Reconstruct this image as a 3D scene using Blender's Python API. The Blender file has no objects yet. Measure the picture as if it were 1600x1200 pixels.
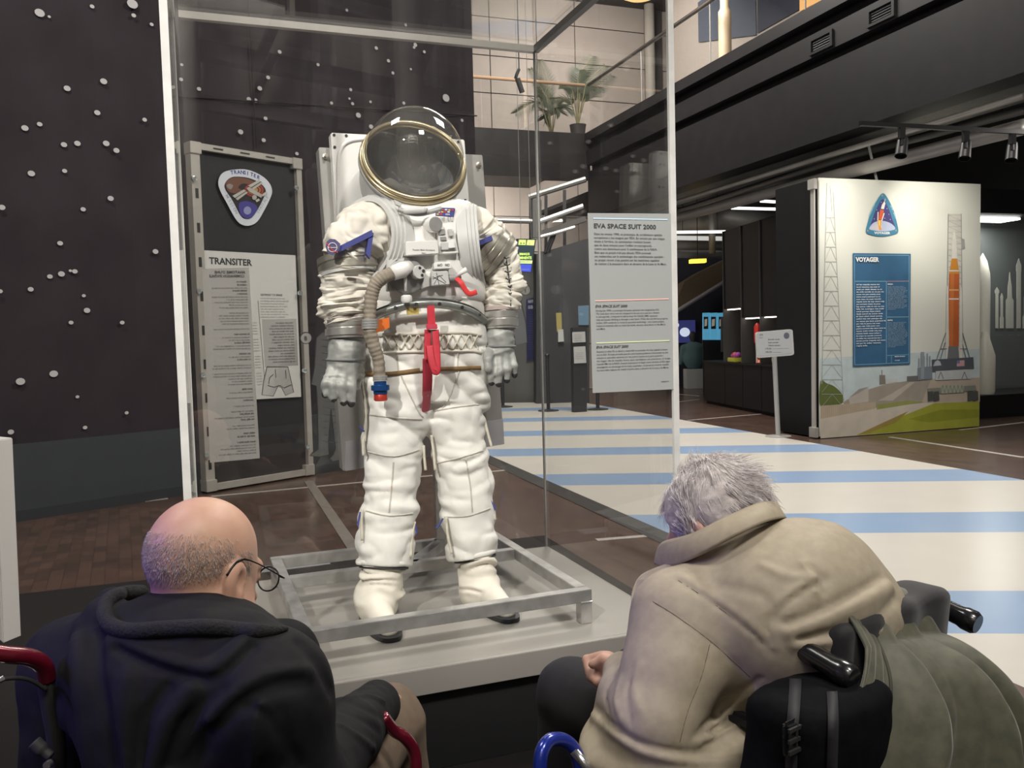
import bpy, bmesh, math, random
import numpy as np
from mathutils import Vector, Matrix, noise as mnoise

# ------------------------------------------------------------------ camera, world, lights, exposure
SC = bpy.context.scene
COL = SC.collection
FPX, PITCH, ROLL, EYE = 1307.9, 0.0584, -0.0266, 1.42
_cp, _sp, _cr, _sr = math.cos(PITCH), math.sin(PITCH), math.cos(ROLL), math.sin(ROLL)
FW = np.array([0, _cp, -_sp]); _up = np.array([0, _sp, _cp]); _rt = np.array([1.0, 0, 0])
RT = _cr * _rt + _sr * _up
UP = -_sr * _rt + _cr * _up
O = np.array([0, 0, EYE])
cd = bpy.data.cameras.new('camera'); cam = bpy.data.objects.new('camera', cd); COL.objects.link(cam)
cd.sensor_width = 36.0; cd.sensor_fit = 'HORIZONTAL'; cd.lens = FPX / 1600 * 36.0
cd.clip_start = 0.02; cd.clip_end = 200
cam.matrix_world = Matrix(((RT[0], UP[0], -FW[0], O[0]), (RT[1], UP[1], -FW[1], O[1]), (RT[2], UP[2], -FW[2], O[2]), (0, 0, 0, 1)))
SC.camera = cam
SC.view_settings.view_transform = 'Standard'
SC.view_settings.look = 'None'
SC.view_settings.gamma = 1.0
SC.view_settings.exposure = 0.28
SC.view_settings.use_curve_mapping = False

wd = bpy.data.worlds.new('hall_ambience'); SC.world = wd; wd.use_nodes = True
bg = wd.node_tree.nodes['Background']; bg.inputs[0].default_value = (1.0, 0.96, 0.93, 1); bg.inputs[1].default_value = 0.10

def lamp(name, kind, loc, target, energy, color=(1, 0.95, 0.89), size=0.3, spot=60, blend=0.5, sizey=None):
    l = bpy.data.lights.new(name, kind); l.energy = energy; l.color = color
    if kind == 'AREA':
        l.size = size
        if sizey: l.shape = 'RECTANGLE'; l.size_y = sizey
    else:
        l.shadow_soft_size = size
        if kind == 'SPOT': l.spot_size = math.radians(spot); l.spot_blend = blend
    o = bpy.data.objects.new(name, l); COL.objects.link(o)
    o.location = loc
    d = Vector(target) - Vector(loc)
    o.rotation_euler = d.to_track_quat('-Z', 'Y').to_euler()
    return o

# hall ceiling luminaires (high above the hall), track spots on the show case, the poster stand and the sides; added fills are marked
lamp('hall_light', 'AREA', (-3.2, 3.0, 7.6), (-3.0, 6.5, 1.5), 170, size=1.6)
lamp('hall_light', 'AREA', (3.4, 5.5, 7.6), (2.6, 6.5, 0), 350, size=2.0)
lamp('hall_light', 'AREA', (1.0, 12.5, 8.4), (1.0, 13.5, 0), 800, size=2.5)
lamp('hall_light', 'AREA', (2.2, 17.6, 8.8), (2.2, 19.5, 7.0), 190, size=2.0)  # added fill, brightens the pale wall behind the gallery
lamp('hall_light', 'AREA', (1.6, -0.6, 6.2), (0.5, 1.7, 0.8), 150, size=1.0)
lamp('hall_light', 'AREA', (-0.5, -3.6, 8.3), (-0.5, -6.0, 6.0), 800, size=1.6)  # added lamp, lights the unseen wall behind so the glass reflects it
lamp('case_spot', 'SPOT', (-1.9, -1.4, 4.6), (-0.35, 3.35, 1.45), 950, size=0.05, spot=28)
lamp('case_spot', 'SPOT', (1.7, -0.4, 5.4), (-0.3, 3.35, 1.4), 380, size=0.05, spot=30)
lamp('violet_show_light', 'SPOT', (-2.2, 0.75, 1.7), (-0.66, 1.4, 0.98), 60, (0.20, 0.13, 1.0), 0.10, 24)
lamp('poster_spot', 'SPOT', (4.05, 9.35, 3.25), (4.45, 10.8, 2.75), 85, (1, 0.95, 0.84), 0.05, 78, .9)
lamp('poster_spot', 'SPOT', (5.45, 9.75, 3.25), (5.55, 11.2, 2.75), 85, (1, 0.95, 0.84), 0.05, 78, .9)
lamp('far_wall_fill', 'AREA', (-0.4, 18.2, 4.3), (-0.6, 20.5, 2.6), 110, size=1.0)  # added fill, no fitting here; brightens the wall under the far gallery arm
lamp('under_gallery_light', 'AREA', (6.2, 8.2, 3.5), (6.0, 9.0, 0), 40, size=0.8)

# ------------------------------------------------------------------ helpers
def ray(x, y): return FW + RT * ((x - 800) / FPX) + UP * ((600 - y) / FPX)
def fz(x, y, z=0.0):
    d = ray(x, y); return O + d * ((z - EYE) / d[2])
def fy(x, y, Y):
    d = ray(x, y); return O + d * (Y / d[1])
def proj(P):
    d = np.asarray(P, float) - O; k = d @ FW
    return np.array([800 + FPX * (d @ RT) / k, 600 - FPX * (d @ UP) / k])
class PL:
    """a vertical plane through pt running in direction yaw; off = towards the camera side"""
    def __init__(s, pt, yaw):
        s.o = np.array([pt[0], pt[1], 0.0]); s.u = np.array([math.cos(yaw), math.sin(yaw), 0]); s.n = np.array([math.sin(yaw), -math.cos(yaw), 0]); s.yaw = yaw
    def p(s, x, y, off=0.0):
        d = ray(x, y); q = s.o + s.n * off
        return O + d * (((q - O) @ s.n) / (d @ s.n))
    def w(s, a, z, off=0.0): return s.o + s.u * a + s.n * off + np.array([0, 0, z])
    def a(s, P): return (np.asarray(P) - s.o) @ s.u
def nrm(v): v = np.asarray(v, float); return v / (np.linalg.norm(v) + 1e-12)

MATS = {}
def M(name, col=(0.5, 0.5, 0.5), rough=0.6, metal=0.0, noise=0.0, scale=20.0, bump=0.0, col2=None, emit=0.0, spec=0.5, coat=0.0, sheen=0.0, trans=0.0):
    if name in MATS: return MATS[name]
    m = bpy.data.materials.new(name); m.use_nodes = True; nt = m.node_tree; b = nt.nodes['Principled BSDF']
    b.inputs['Base Color'].default_value = (*col, 1); b.inputs['Roughness'].default_value = rough; b.inputs['Metallic'].default_value = metal
    b.inputs['Specular IOR Level'].default_value = spec; b.inputs['Coat Weight'].default_value = coat; b.inputs['Sheen Weight'].default_value = sheen
    if emit: b.inputs['Emission Color'].default_value = (*col, 1); b.inputs['Emission Strength'].default_value = emit
    tc = nt.nodes.new('ShaderNodeTexCoord'); n = nt.nodes.new('ShaderNodeTexNoise'); n.inputs['Scale'].default_value = scale; n.inputs['Detail'].default_value = 5
    nt.links.new(tc.outputs['Object'], n.inputs['Vector'])
    r = nt.nodes.new('ShaderNodeMixRGB')
    c2 = col2 if col2 else tuple(c * (1 - noise) for c in col)
    r.inputs[1].default_value = (*col, 1); r.inputs[2].default_value = (*c2, 1)
    cr = nt.nodes.new('ShaderNodeValToRGB'); cr.color_ramp.elements[0].position = 0.35; cr.color_ramp.elements[1].position = 0.65
    nt.links.new(n.outputs['Fac'], cr.inputs[0]); nt.links.new(cr.outputs[0], r.inputs[0]); nt.links.new(r.outputs[0], b.inputs['Base Color'])
    if bump:
        bp = nt.nodes.new('ShaderNodeBump'); bp.inputs['Strength'].default_value = bump; bp.inputs['Distance'].default_value = 0.01
        nt.links.new(n.outputs['Fac'], bp.inputs['Height']); nt.links.new(bp.outputs[0], b.inputs['Normal'])
    MATS[name] = m
    return m
def glass(name, refl=0.07, tint=(0.975, 0.977, 0.972), rough=0.0, body=0.0, bcol=(0.6, 0.62, 0.62)):
    """thin sheet glass: clear with a fresnel reflection, optionally a printed translucent film or painted haze"""
    if name in MATS: return MATS[name]
    m = bpy.data.materials.new(name); m.use_nodes = True; nt = m.node_tree; nt.nodes.remove(nt.nodes['Principled BSDF'])
    out = nt.nodes['Material Output']
    tr = nt.nodes.new('ShaderNodeBsdfTransparent'); tr.inputs[0].default_value = (*tint, 1)
    gl = nt.nodes.new('ShaderNodeBsdfGlossy'); gl.inputs[0].default_value = (1, 1, 1, 1); gl.inputs['Roughness'].default_value = rough
    lw = nt.nodes.new('ShaderNodeLayerWeight'); lw.inputs[0].default_value = 0.5
    mp = nt.nodes.new('ShaderNodeMath'); mp.operation = 'POWER'; mp.inputs[1].default_value = 4.0
    ma = nt.nodes.new('ShaderNodeMath'); ma.operation = 'MULTIPLY_ADD'; ma.inputs[1].default_value = 0.6; ma.inputs[2].default_value = refl; ma.use_clamp = True
    mx = nt.nodes.new('ShaderNodeMixShader')
    nt.links.new(lw.outputs['Facing'], mp.inputs[0]); nt.links.new(mp.outputs[0], ma.inputs[0]); nt.links.new(ma.outputs[0], mx.inputs[0])
    first = tr.outputs[0]
    if body:
        df = nt.nodes.new('ShaderNodeBsdfDiffuse'); df.inputs[0].default_value = (*bcol, 1)
        m2 = nt.nodes.new('ShaderNodeMixShader'); m2.inputs[0].default_value = body
        nt.links.new(tr.outputs[0], m2.inputs[1]); nt.links.new(df.outputs[0], m2.inputs[2]); first = m2.outputs[0]
    nt.links.new(first, mx.inputs[1]); nt.links.new(gl.outputs[0], mx.inputs[2]); nt.links.new(mx.outputs[0], out.inputs[0])
    MATS[name] = m
    return m

def thing(name, label, cat, loc=(0, 0, 0), group=None, kind=None):
    o = bpy.data.objects.new(name, None); COL.objects.link(o); o.location = [float(c) for c in loc]; o.empty_display_size = 0.1
    tag(o, label, cat, group, kind); return o
def tag(o, label=None, cat=None, group=None, kind=None):
    if label: o['label'] = label
    if cat: o['category'] = cat
    if group: o['group'] = group
    if kind: o['kind'] = kind
    return o
def origin(p):
    v = np.zeros(3)
    while p is not None:
        v += np.array(p.location); p = p.parent
    return v
class G:
    """collects world-space geometry that becomes ONE mesh object"""
    def __init__(s): s.v = []; s.f = []
    def add(s, vs, fs):
        b = len(s.v); s.v += [tuple(map(float, p)) for p in vs]; s.f += [tuple(b + i for i in f) for f in fs]; return s
    def box8(s, c): return s.add(c, [(0, 3, 2, 1), (4, 5, 6, 7), (0, 1, 5, 4), (1, 2, 6, 5), (2, 3, 7, 6), (3, 0, 4, 7)])
    def box(s, c, ux, uy, uz, dx, dy, dz):
        c = np.asarray(c, float); ux = np.asarray(ux, float) * dx / 2; uy = np.asarray(uy, float) * dy / 2; uz = np.asarray(uz, float) * dz / 2
        return s.box8([c - ux - uy - uz, c + ux - uy - uz, c + ux + uy - uz, c - ux + uy - uz, c - ux - uy + uz, c + ux - uy + uz, c + ux + uy + uz, c - ux + uy + uz])
    def abox(s, x0, x1, y0, y1, z0, z1): return s.box(((x0 + x1) / 2, (y0 + y1) / 2, (z0 + z1) / 2), (1, 0, 0), (0, 1, 0), (0, 0, 1), x1 - x0, y1 - y0, z1 - z0)
    def bar(s, p, q, w, h, up=(0, 0, 1)):
        p = np.asarray(p, float); q = np.asarray(q, float); d = nrm(q - p); x = nrm(np.cross(d, up)); y = np.cross(x, d)
        return s.box((p + q) / 2, x, y, -d, w, h, np.linalg.norm(q - p))
    def prism(s, pts, off):
        """polygon pts (3-D, flat) pushed by vector off"""
        n = len(pts); off = np.asarray(off, float); a = [np.asarray(p, float) for p in pts]; b = [p + off for p in a]
        return s.add(a + b, [tuple(range(n))[::-1], tuple(range(n, 2 * n))] + [(i, (i + 1) % n, n + (i + 1) % n, n + i) for i in range(n)])
    def flat(s, pts): return s.add(pts, [tuple(range(len(pts)))])
    def tube(s, pts, r, n=10, caps=True, flatten=1.0, up=None):
        pts = [np.asarray(p, float) for p in pts]; N = len(pts)
        rs = r if hasattr(r, '__len__') else [r] * N
        vs = []; fs = []; prev = None
        for i in range(N):
            t = nrm((pts[min(i + 1, N - 1)] - pts[max(i - 1, 0)]))
            if prev is None:
                a = np.asarray(up, float) if up is not None else (np.array([0, 0, 1.0]) if abs(t[2]) < 0.9 else np.array([1.0, 0, 0]))
                prev = a
            x = nrm(prev - t * (prev @ t)); y = np.cross(t, x); prev = x
            for k in range(n):
                an = 2 * math.pi * k / n
                vs.append(pts[i] + (x * math.cos(an) * flatten + y * math.sin(an)) * rs[i])
        for i in range(N - 1):
            for k in range(n): fs.append((i * n + k, i * n + (k + 1) % n, (i + 1) * n + (k + 1) % n, (i + 1) * n + k))
        if caps: fs += [tuple(range(n))[::-1], tuple(range((N - 1) * n, N * n))]
        return s.add(vs, fs)
    def lathe(s, c, axis, prof, n=32, up=None, caps=True):
        """prof: list of (radius, distance along axis)"""
        c = np.asarray(c, float); ax = nrm(axis); a = np.array([0, 0, 1.0]) if abs(ax[2]) < 0.9 else np.array([1.0, 0, 0])
        if up is not None: a = np.asarray(up, float)
        x = nrm(a - ax * (a @ ax)); y = np.cross(ax, x); vs = []; fs = []
        for r, t in prof:
            for k in range(n):
                an = 2 * math.pi * k / n; vs.append(c + ax * t + (x * math.cos(an) + y * math.sin(an)) * r)
        for i in range(len(prof) - 1):
            for k in range(n): fs.append((i * n + k, i * n + (k + 1) % n, (i + 1) * n + (k + 1) % n, (i + 1) * n + k))
        if caps: fs += [tuple(range(n))[::-1], tuple(range((len(prof) - 1) * n, len(prof) * n))]
        return s.add(vs, fs)
    def ball(s, c, r, n=12, m=8, ax=None):
        c = np.asarray(c, float); r = np.asarray(r if hasattr(r, '__len__') else (r, r, r), float); vs = []; fs = []
        for i in range(m + 1):
            th = math.pi * i / m
            for k in range(n):
                an = 2 * math.pi * k / n; vs.append(c + r * np.array([math.sin(th) * math.cos(an), math.sin(th) * math.sin(an), math.cos(th)]))
        for i in range(m):
            for k in range(n): fs.append((i * n + k, (i + 1) * n + k, (i + 1) * n + (k + 1) % n, i * n + (k + 1) % n))
        return s.add(vs, fs)
    def build(s, name, mat, parent=None, smooth=False, bevel=0.0, label=None, kind=None, fix=True):
        o0 = origin(parent)
        me = bpy.data.meshes.new(name); me.from_pydata([(p[0] - o0[0], p[1] - o0[1], p[2] - o0[2]) for p in s.v], [], s.f)
        bm = bmesh.new(); bm.from_mesh(me)
        if fix:
            bmesh.ops.remove_doubles(bm, verts=bm.verts, dist=1e-6)
            bmesh.ops.recalc_face_normals(bm, faces=bm.faces)
        if bevel:
            es = [e for e in bm.edges if len(e.link_faces) == 2 and e.calc_face_angle(0) > 0.5]
            bmesh.ops.bevel(bm, geom=es, offset=bevel, segments=2, affect='EDGES', clamp_overlap=True)
        bm.to_mesh(me); bm.free()
        if smooth:
            me.polygons.foreach_set('use_smooth', [True] * len(me.polygons))
        o = bpy.data.objects.new(name, me); COL.objects.link(o); o.data.materials.append(mat); o.parent = parent
        if smooth == 'auto':
            md = o.modifiers.new('smooth_by_angle', 'EDGE_SPLIT'); md.split_angle = math.radians(40)
        if label: o['label'] = label
        if kind: o['kind'] = kind
        return o
def struct(o, label, cat='structure'): return tag(o, label, cat, kind='structure')
def copy_tree(o, parent=None, loc=None, rotz=None):
    c = o.copy(); COL.objects.link(c); c.parent = parent
    if loc is not None: c.location = [float(x) for x in loc]
    if rotz is not None: c.rotation_euler = (0, 0, rotz)
    for ch in list(o.children): copy_tree(ch, c)
    return c
def text(name, s, org, ux, uy, size, mat, parent, bold=0.0, width=None, align='LEFT', spacing=1.0, line=1.0, shear=0.0, thick=0.0):
    """lettering as a mesh; org = baseline start, ux / uy = writing and up directions (world), size = cap-line font size"""
    cu = bpy.data.curves.new(name, 'FONT'); cu.body = s; cu.size = 1.0; cu.offset = bold; cu.align_x = align; cu.space_character = spacing; cu.space_line = line; cu.shear = shear; cu.resolution_u = 2
    t = bpy.data.objects.new(name, cu); me = bpy.data.meshes.new_from_object(t)
    bpy.data.objects.remove(t); bpy.data.curves.remove(cu)
    n = len(me.vertices); co = np.zeros(n * 3); me.vertices.foreach_get('co', co); co = co.reshape(-1, 3)
    sx = size
    if width and n: sx = width / (co[:, 0].max() - co[:, 0].min())
    ux = np.asarray(ux, float); uy = np.asarray(uy, float); org = np.asarray(org, float) - origin(parent)
    W = org + co[:, :1] * ux * sx + co[:, 1:2] * uy * size
    me.vertices.foreach_set('co', W.astype(np.float32).ravel()); me.update(); me.name = name
    me.materials.clear(); me.materials.append(mat)
    o = bpy.data.objects.new(name, me); COL.objects.link(o); o.parent = parent
    return o
def smoothpath(pts, n=8, closed=False):
    """Catmull-Rom through pts"""
    P = [np.asarray(p, float) for p in pts]; out = []; N = len(P)
    for i in range(N if closed else N - 1):
        if closed: p0, p1, p2, p3 = P[i - 1], P[i], P[(i + 1) % N], P[(i + 2) % N]
        else: p0, p1, p2, p3 = P[max(i - 1, 0)], P[i], P[i + 1], P[min(i + 2, N - 1)]
        for k in range(n):
            t = k / n; out.append(0.5 * ((2 * p1) + (-p0 + p2) * t + (2 * p0 - 5 * p1 + 4 * p2 - p3) * t * t + (-p0 + 3 * p1 - 3 * p2 + p3) * t ** 3))
    if not closed: out.append(P[-1])
    return out
Z = np.array([0, 0, 1.0])
YAW = 0.349
A = np.array([math.cos(YAW), math.sin(YAW), 0]); B = np.array([math.sin(YAW), -math.cos(YAW), 0])   # along / out of the front of the show case
# ================================================================== THE SETTING
m_floor = M('dark_parquet', (0.085, 0.050, 0.038), 0.24, col2=(0.045, 0.028, 0.022), scale=3.0, bump=0.05)
def parquet(m):
    nt = m.node_tree; b = nt.nodes['Principled BSDF']
    tc = nt.nodes['Texture Coordinate']; mp = nt.nodes.new('ShaderNodeMapping'); mp.inputs['Rotation'].default_value = (0, 0, 0.35 + 0.785)
    br = nt.nodes.new('ShaderNodeTexBrick'); br.inputs['Scale'].default_value = 3.2; br.inputs['Mortar Size'].default_value = 0.006
    br.inputs['Color1'].default_value = (0.115, 0.068, 0.050, 1); br.inputs['Color2'].default_value = (0.055, 0.034, 0.026, 1); br.inputs['Mortar'].default_value = (0.02, 0.014, 0.012, 1)
    nt.links.new(tc.outputs['Object'], mp.inputs[0]); nt.links.new(mp.outputs[0], br.inputs[0])
    mx = nt.nodes.new('ShaderNodeMixRGB'); mx.inputs[0].default_value = 0.5
    old = b.inputs['Base Color'].links[0].from_socket
    nt.links.new(old, mx.inputs[1]); nt.links.new(br.outputs[0], mx.inputs[2]); nt.links.new(mx.outputs[0], b.inputs['Base Color'])
parquet(m_floor)
floor = G().abox(-9, 14, -5, 27, -0.1, 0).build('floor', m_floor); struct(floor, 'dark brown glossy parquet floor of the hall', 'floor')
m_line = M('floor_line_paint', (0.42, 0.38, 0.34), 0.4, noise=0.25, scale=30)
def floorline(p, q, w): G().bar(np.array(p) + Z * 0.002, np.array(q) + Z * 0.002, w, 0.003).build('floor_line', m_line, floor)
for p, q, w in [((205, 786), (262, 779), .05), ((330, 776), (700, 741), .05), ((757, 738), (800, 734), .05), ((932, 844), (1032, 836), .06), ((1390, 683), (1600, 715), .07),
                ((1075, 657), (1190, 647), .06), ((1060, 616), (1093, 619), .05), ((1500, 672), (1600, 660), .05), ((1060, 628), (1093, 624), .03)]:
    floorline(fz(*p), fz(*q), w)
G().bar(fz(482, 752) + Z * .0035, fz(556, 862) + Z * .0035, 0.085, 0.003).build('cable_tape', M('cable_tape', (0.17, 0.145, 0.125), 0.5, noise=0.2), floor)

# black carpet the show case stands on
S0 = np.array([-0.401, 3.364, 0.0])                     # middle of the suit's frame on the floor
def loc(u, v, z=0.0): return S0 + A * u + B * v + Z * z
carpet = G().prism([loc(-4.2, -2.17), loc(1.40, -2.10), loc(1.28, 4.2), loc(-4.2, 4.2)], Z * 0.008).build('carpet', M('black_carpet', (0.016, 0.014, 0.014), 0.95, noise=0.4, scale=300, spec=0.2))
tag(carpet, 'black carpet laid on the parquet under the show case', 'carpet')
G().bar(loc(-.66, -2.04, .010), loc(-.1, -2.06, .010), 0.14, 0.004).build('edge_tape', M('grey_tape', (0.22, 0.23, 0.24), 0.5), carpet)

# star curtain wall with a low slate panel
WALL = PL((-3.98, 6.9517), 0.7986)
t1 = WALL.a(WALL.p(746, 300)); t0 = -6.5
m_curt = M('night_sky_print', (0.040, 0.032, 0.038), 0.85, noise=0.25, scale=2.0, spec=0.25)
wall = G()
nf = 90
vs = []
for i in range(nf + 1):
    t = t0 + (t1 - t0) * i / nf
    fold = 0.012 * math.sin(t * 5.1) + 0.008 * math.sin(t * 11.3 + 1)
    vs += [WALL.w(t, 0.0, -0.03 + fold), WALL.w(t, 7.6, -0.03 + fold)]
wall.add(vs, [(2 * i, 2 * i + 2, 2 * i + 3, 2 * i + 1) for i in range(nf)])
wall.add([WALL.w(t0, 0, -.25), WALL.w(t1, 0, -.25), WALL.w(t1, 7.6, -.25), WALL.w(t0, 7.6, -.25), WALL.w(t0, 0, -.06), WALL.w(t1, 0, -.06), WALL.w(t1, 7.6, -.06), WALL.w(t0, 7.6, -.06)],
         [(0, 1, 2, 3), (1, 5, 6, 2), (0, 3, 7, 4), (3, 2, 6, 7)])
wall_left = wall.build('wall_left', m_curt, smooth=False, fix=False); struct(wall_left, 'dark night-sky curtain printed with white dots, left wall', 'wall')
dado = G().prism([WALL.w(t0, 0, .05), WALL.w(t1 - .05, 0, .05), WALL.w(t1 - .05, .63, .05), WALL.w(t0, .63, .05)], WALL.n * -0.09).build('low_panel', M('slate_panel', (0.040, 0.047, 0.052), 0.6, noise=0.1, scale=6), wall_left)
G().prism([WALL.w(t0, 0.0, .056), WALL.w(t1 - .05, 0, .056), WALL.w(t1 - .05, .09, .056), WALL.w(t0, .09, .056)], WALL.n * -0.01).build('plinth_strip', M('slate_dark', (0.028, 0.032, 0.036), 0.6), wall_left)
m_star = M('white_dot', (0.55, 0.53, 0.53), 0.8, noise=0.05)
stars = [(62, 20, 5.6), (77, 26, 1.8), (144, 10, 2.7), (207, 6, 6.4), (209, 24, 2.8), (237, 38, 2.4), (105, 138, 3.9), (162, 127, 4.1), (152, 176, 3.6), (226, 187, 2.8), (39, 200, 4.0), (62, 194, 3.1), (100, 226, 3.6), (121, 224, 3.7), (166, 224, 3.9), (182, 235, 3.6),
         (49, 271, 4.1), (101, 267, 2.9), (3, 324, 3.8), (173, 310, 3.6), (130, 327, 3.1), (94, 380, 3.3), (243, 393, 3.5), (78, 432, 3.2), (96, 428, 3.9), (110, 423, 1.9), (117, 424, 3.2), (48, 452, 3.3), (0, 455, 3), (131, 462, 2.3), (136, 485, 3.8), (111, 504, 2.8), (191, 504, 2.8),
         (32, 596, 5.2), (84, 584, 4.9), (121, 620, 2.2), (198, 645, 2.4), (133, 668, 2.7), (17, 675, 3.6),
         (284, 101, 2), (283, 124, 2.5), (311, 139, 2.7), (437, 81, 2.6), (497, 101, 2.2), (419, 121, 2.6), (406, 138, 3.1), (389, 155, 3), (399, 157, 3), (415, 185, 2.6), (376, 206, 3.5), (412, 219, 2.8), (464, 240, 2.4), (634, 39, 2), (542, 16, 2), (588, 75, 2.4), (607, 95, 2.4), (614, 114, 2.2), (649, 70, 2.8), (647, 74, 2), (663, 81, 2.2), (642, 108, 1.6),
         (548, 140, 2.2), (546, 154, 1.6), (518, 161, 2.2), (551, 162, 2.2), (579, 159, 1.8), (631, 161, 2.2), (560, 180, 3.6), (580, 198, 3.2), (697, 153, 5.4), (722, 188, 2.2)]
disc = bpy.data.meshes.new('star_dot'); disc.from_pydata([(math.cos(2 * math.pi * k / 14), 0, math.sin(2 * math.pi * k / 14)) for k in range(14)], [], [tuple(range(14))]); disc.materials.append(m_star)
for x, y, r in stars:
    P = WALL.p(x, y, -0.005)
    if P[2] < 0.62: P = WALL.p(x, y, 0.052)
    o = bpy.data.objects.new('star_dot', disc); COL.objects.link(o); o.parent = wall_left; o.location = P
    o.rotation_euler = (0, 0, WALL.yaw); R = r * (P[1] * _cp) / FPX; o.scale = (R * 1.28, 1, R * 1.06)
for a, b in [((388, 0), (401, 232)), ((272, 150), (745, 181))]:
    G().tube([WALL.p(*a, -0.004), WALL.p(*b, -0.004)], 0.008, 6).build('seam', M('seam_dark', (0.012, 0.01, 0.011), 0.9), wall_left)

# gallery (mezzanine) : black fascia along B, far arm along A
FA = PL((1.66, 17.312), -1.2300); FA.n = -FA.n if (FA.n @ np.array([-1, 0, 0])) < 0 else FA.n
m_black = M('black_paint', (0.0125, 0.0115, 0.012), 0.45, noise=0.2, scale=5, spec=.25)
m_black2 = M('black_matt', (0.010, 0.009, 0.010), 0.8)  # plain matt black for vent slats and kick board
L = 13.5
fas = G()
def fband(z0, z1, off, thick=0.25):
    fas.prism([FA.w(-0.0, z0, off), FA.w(L, z0, off), FA.w(L, z1, off), FA.w(0, z1, off)], FA.n * -thick)
fband(5.30, 5.47, 0.05); fband(5.12, 5.30, -0.10); fband(4.83, 5.12, 0.03); fband(4.68, 4.83, -0.10)
gallery = fas.build('gallery_edge', m_black); struct(gallery, 'stepped black edge of the upper gallery', 'gallery')
beam = G().prism([FA.w(0, 3.78, 0), FA.w(L, 3.78, 0), FA.w(L, 4.70, 0), FA.w(0, 4.70, 0)], FA.n * -0.35).build('beam', m_black, gallery)
G().prism([FA.w(-.2, 3.78, -.35), FA.w(L, 3.78, -.35), FA.w(L, 3.78, -1.0), FA.w(-.2, 3.78, -1.0)], Z * .05).build('beam_flange', M('grey_flange', (0.10, 0.095, 0.088), 0.5, noise=.3), gallery)
for x0, y0, x1, y1 in [(1266, 84, 1302, 57), (1356, 41, 1399, 5)]:
    pa = FA.p(x0, y0, .032); a0 = FA.a(pa); a1 = FA.a(FA.p(x1, y1, .032))
    v = thing('air_vent', 'small black slotted vent in the gallery edge, ' + ('nearer the glass case' if x0 < 1300 else 'higher up towards the top of the picture'), 'vent', pa)
    g = G()
    for (b0, b1, c0, c1) in [(a0, a1, 5.03, 5.06), (a0, a1, 4.86, 4.89), (a0, a0 + .04, 4.89, 5.03), (a1 - .04, a1, 4.89, 5.03)]:
        g.prism([FA.w(b0, c0, .055), FA.w(b1, c0, .055), FA.w(b1, c1, .055), FA.w(b0, c1, .055)], FA.n * -.03)
    g.build('frame', m_black, v)
    for k in range(4):
        z = 4.905 + k * .03
        G().prism([FA.w(a0 + .06, z, .042), FA.w(a1 - .06, z, .042), FA.w(a1 - .06, z + .015, .036), FA.w(a0 + .06, z + .015, .036)], FA.n * -.01).build('slat', m_black2, v)
# gallery slab + far arm
FB = PL((1.66, 17.312), 0.3408)
slab = G().prism([FA.w(0, 5.25, -.2), FA.w(L, 5.25, -.2), FA.w(L, 5.25, -9), FA.w(-6, 5.25, -9)], Z * .2)
slab.prism([FB.w(-9, 5.0, 0), FB.w(.1, 5.0, 0), FB.w(.1, 5.0, -5), FB.w(-9, 5.0, -5)], Z * .47)
gslab = slab.build('gallery_floor', m_black, gallery)
G().prism([FB.w(-9, 4.55, .02), FB.w(.05, 4.55, .02), FB.w(.05, 5.02, .02), FB.w(-9, 5.02, .02)], FB.n * -.3).build('far_fascia', m_black, gallery)
# undercroft ceiling
struct(G().prism([FA.w(-8, 4.35, -.3), FA.w(L, 4.35, -.3), FA.w(L, 4.35, -12), FA.w(-8, 4.35, -12)], Z * .08).build('ceiling', M('dark_ceiling', (0.022, 0.021, 0.021), 0.9)), 'dark underside of the gallery carrying pipes', 'ceiling')
# hall ceiling high above with beams (seen only in the glass)
m_ceil = M('hall_ceiling', (0.10, 0.095, 0.09), 0.8, noise=.3, scale=2)
hc = G().abox(-9, 14, -6, 27, 9.6, 9.8).build('ceiling', m_ceil); struct(hc, 'high ceiling of the hall with dark beams', 'ceiling')
for i in range(5):
    G().abox(-9, 14, -4.5 + i * 5.5, -4.1 + i * 5.5, 8.9, 9.6).build('beam', M('ceiling_beam', (0.05, 0.048, 0.046), 0.7), hc)
# unseen hall added behind the viewer for its reflections : dark below, pale bays, pillars and trusses above (they show in the show case glass)
wf = struct(G().abox(-9, 14, -6.3, -6.1, 0, 4.4).build('wall_front', M('front_dark', (.05, .047, .045), .8)), 'unseen dark wall added behind the viewer for glass reflections', 'wall')
m_bay = M('bay_pale', (.42, .40, .37), .7, noise=.15, scale=2)
for i in range(12): G().abox(-9 + i * 1.9, -7.35 + i * 1.9, -6.3, -6.12, 4.45, 9.6).build('reflected_bay', m_bay, wf)
for i in range(7): G().tube([(-8 + i * 3.3, -5.6, 0), (-8 + i * 3.3, -5.6, 9.6)], .22, 16).build('pillar', M('pillar_grey', (.30, .285, .265), .6), wf, True)
for z in (5.0, 6.3, 7.6): G().abox(-9, 14, -5.95, -5.75, z, z + .22).build('truss', M('ceiling_beam', (0.05, 0.048, 0.046), 0.7), wf)
for i in range(9): G().bar((-9 + i * 2.4, -5.85, 5.1), (-7.8 + i * 2.4, -5.85, 7.7), .12, .12).build('brace', MATS['ceiling_beam'], wf)
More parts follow.
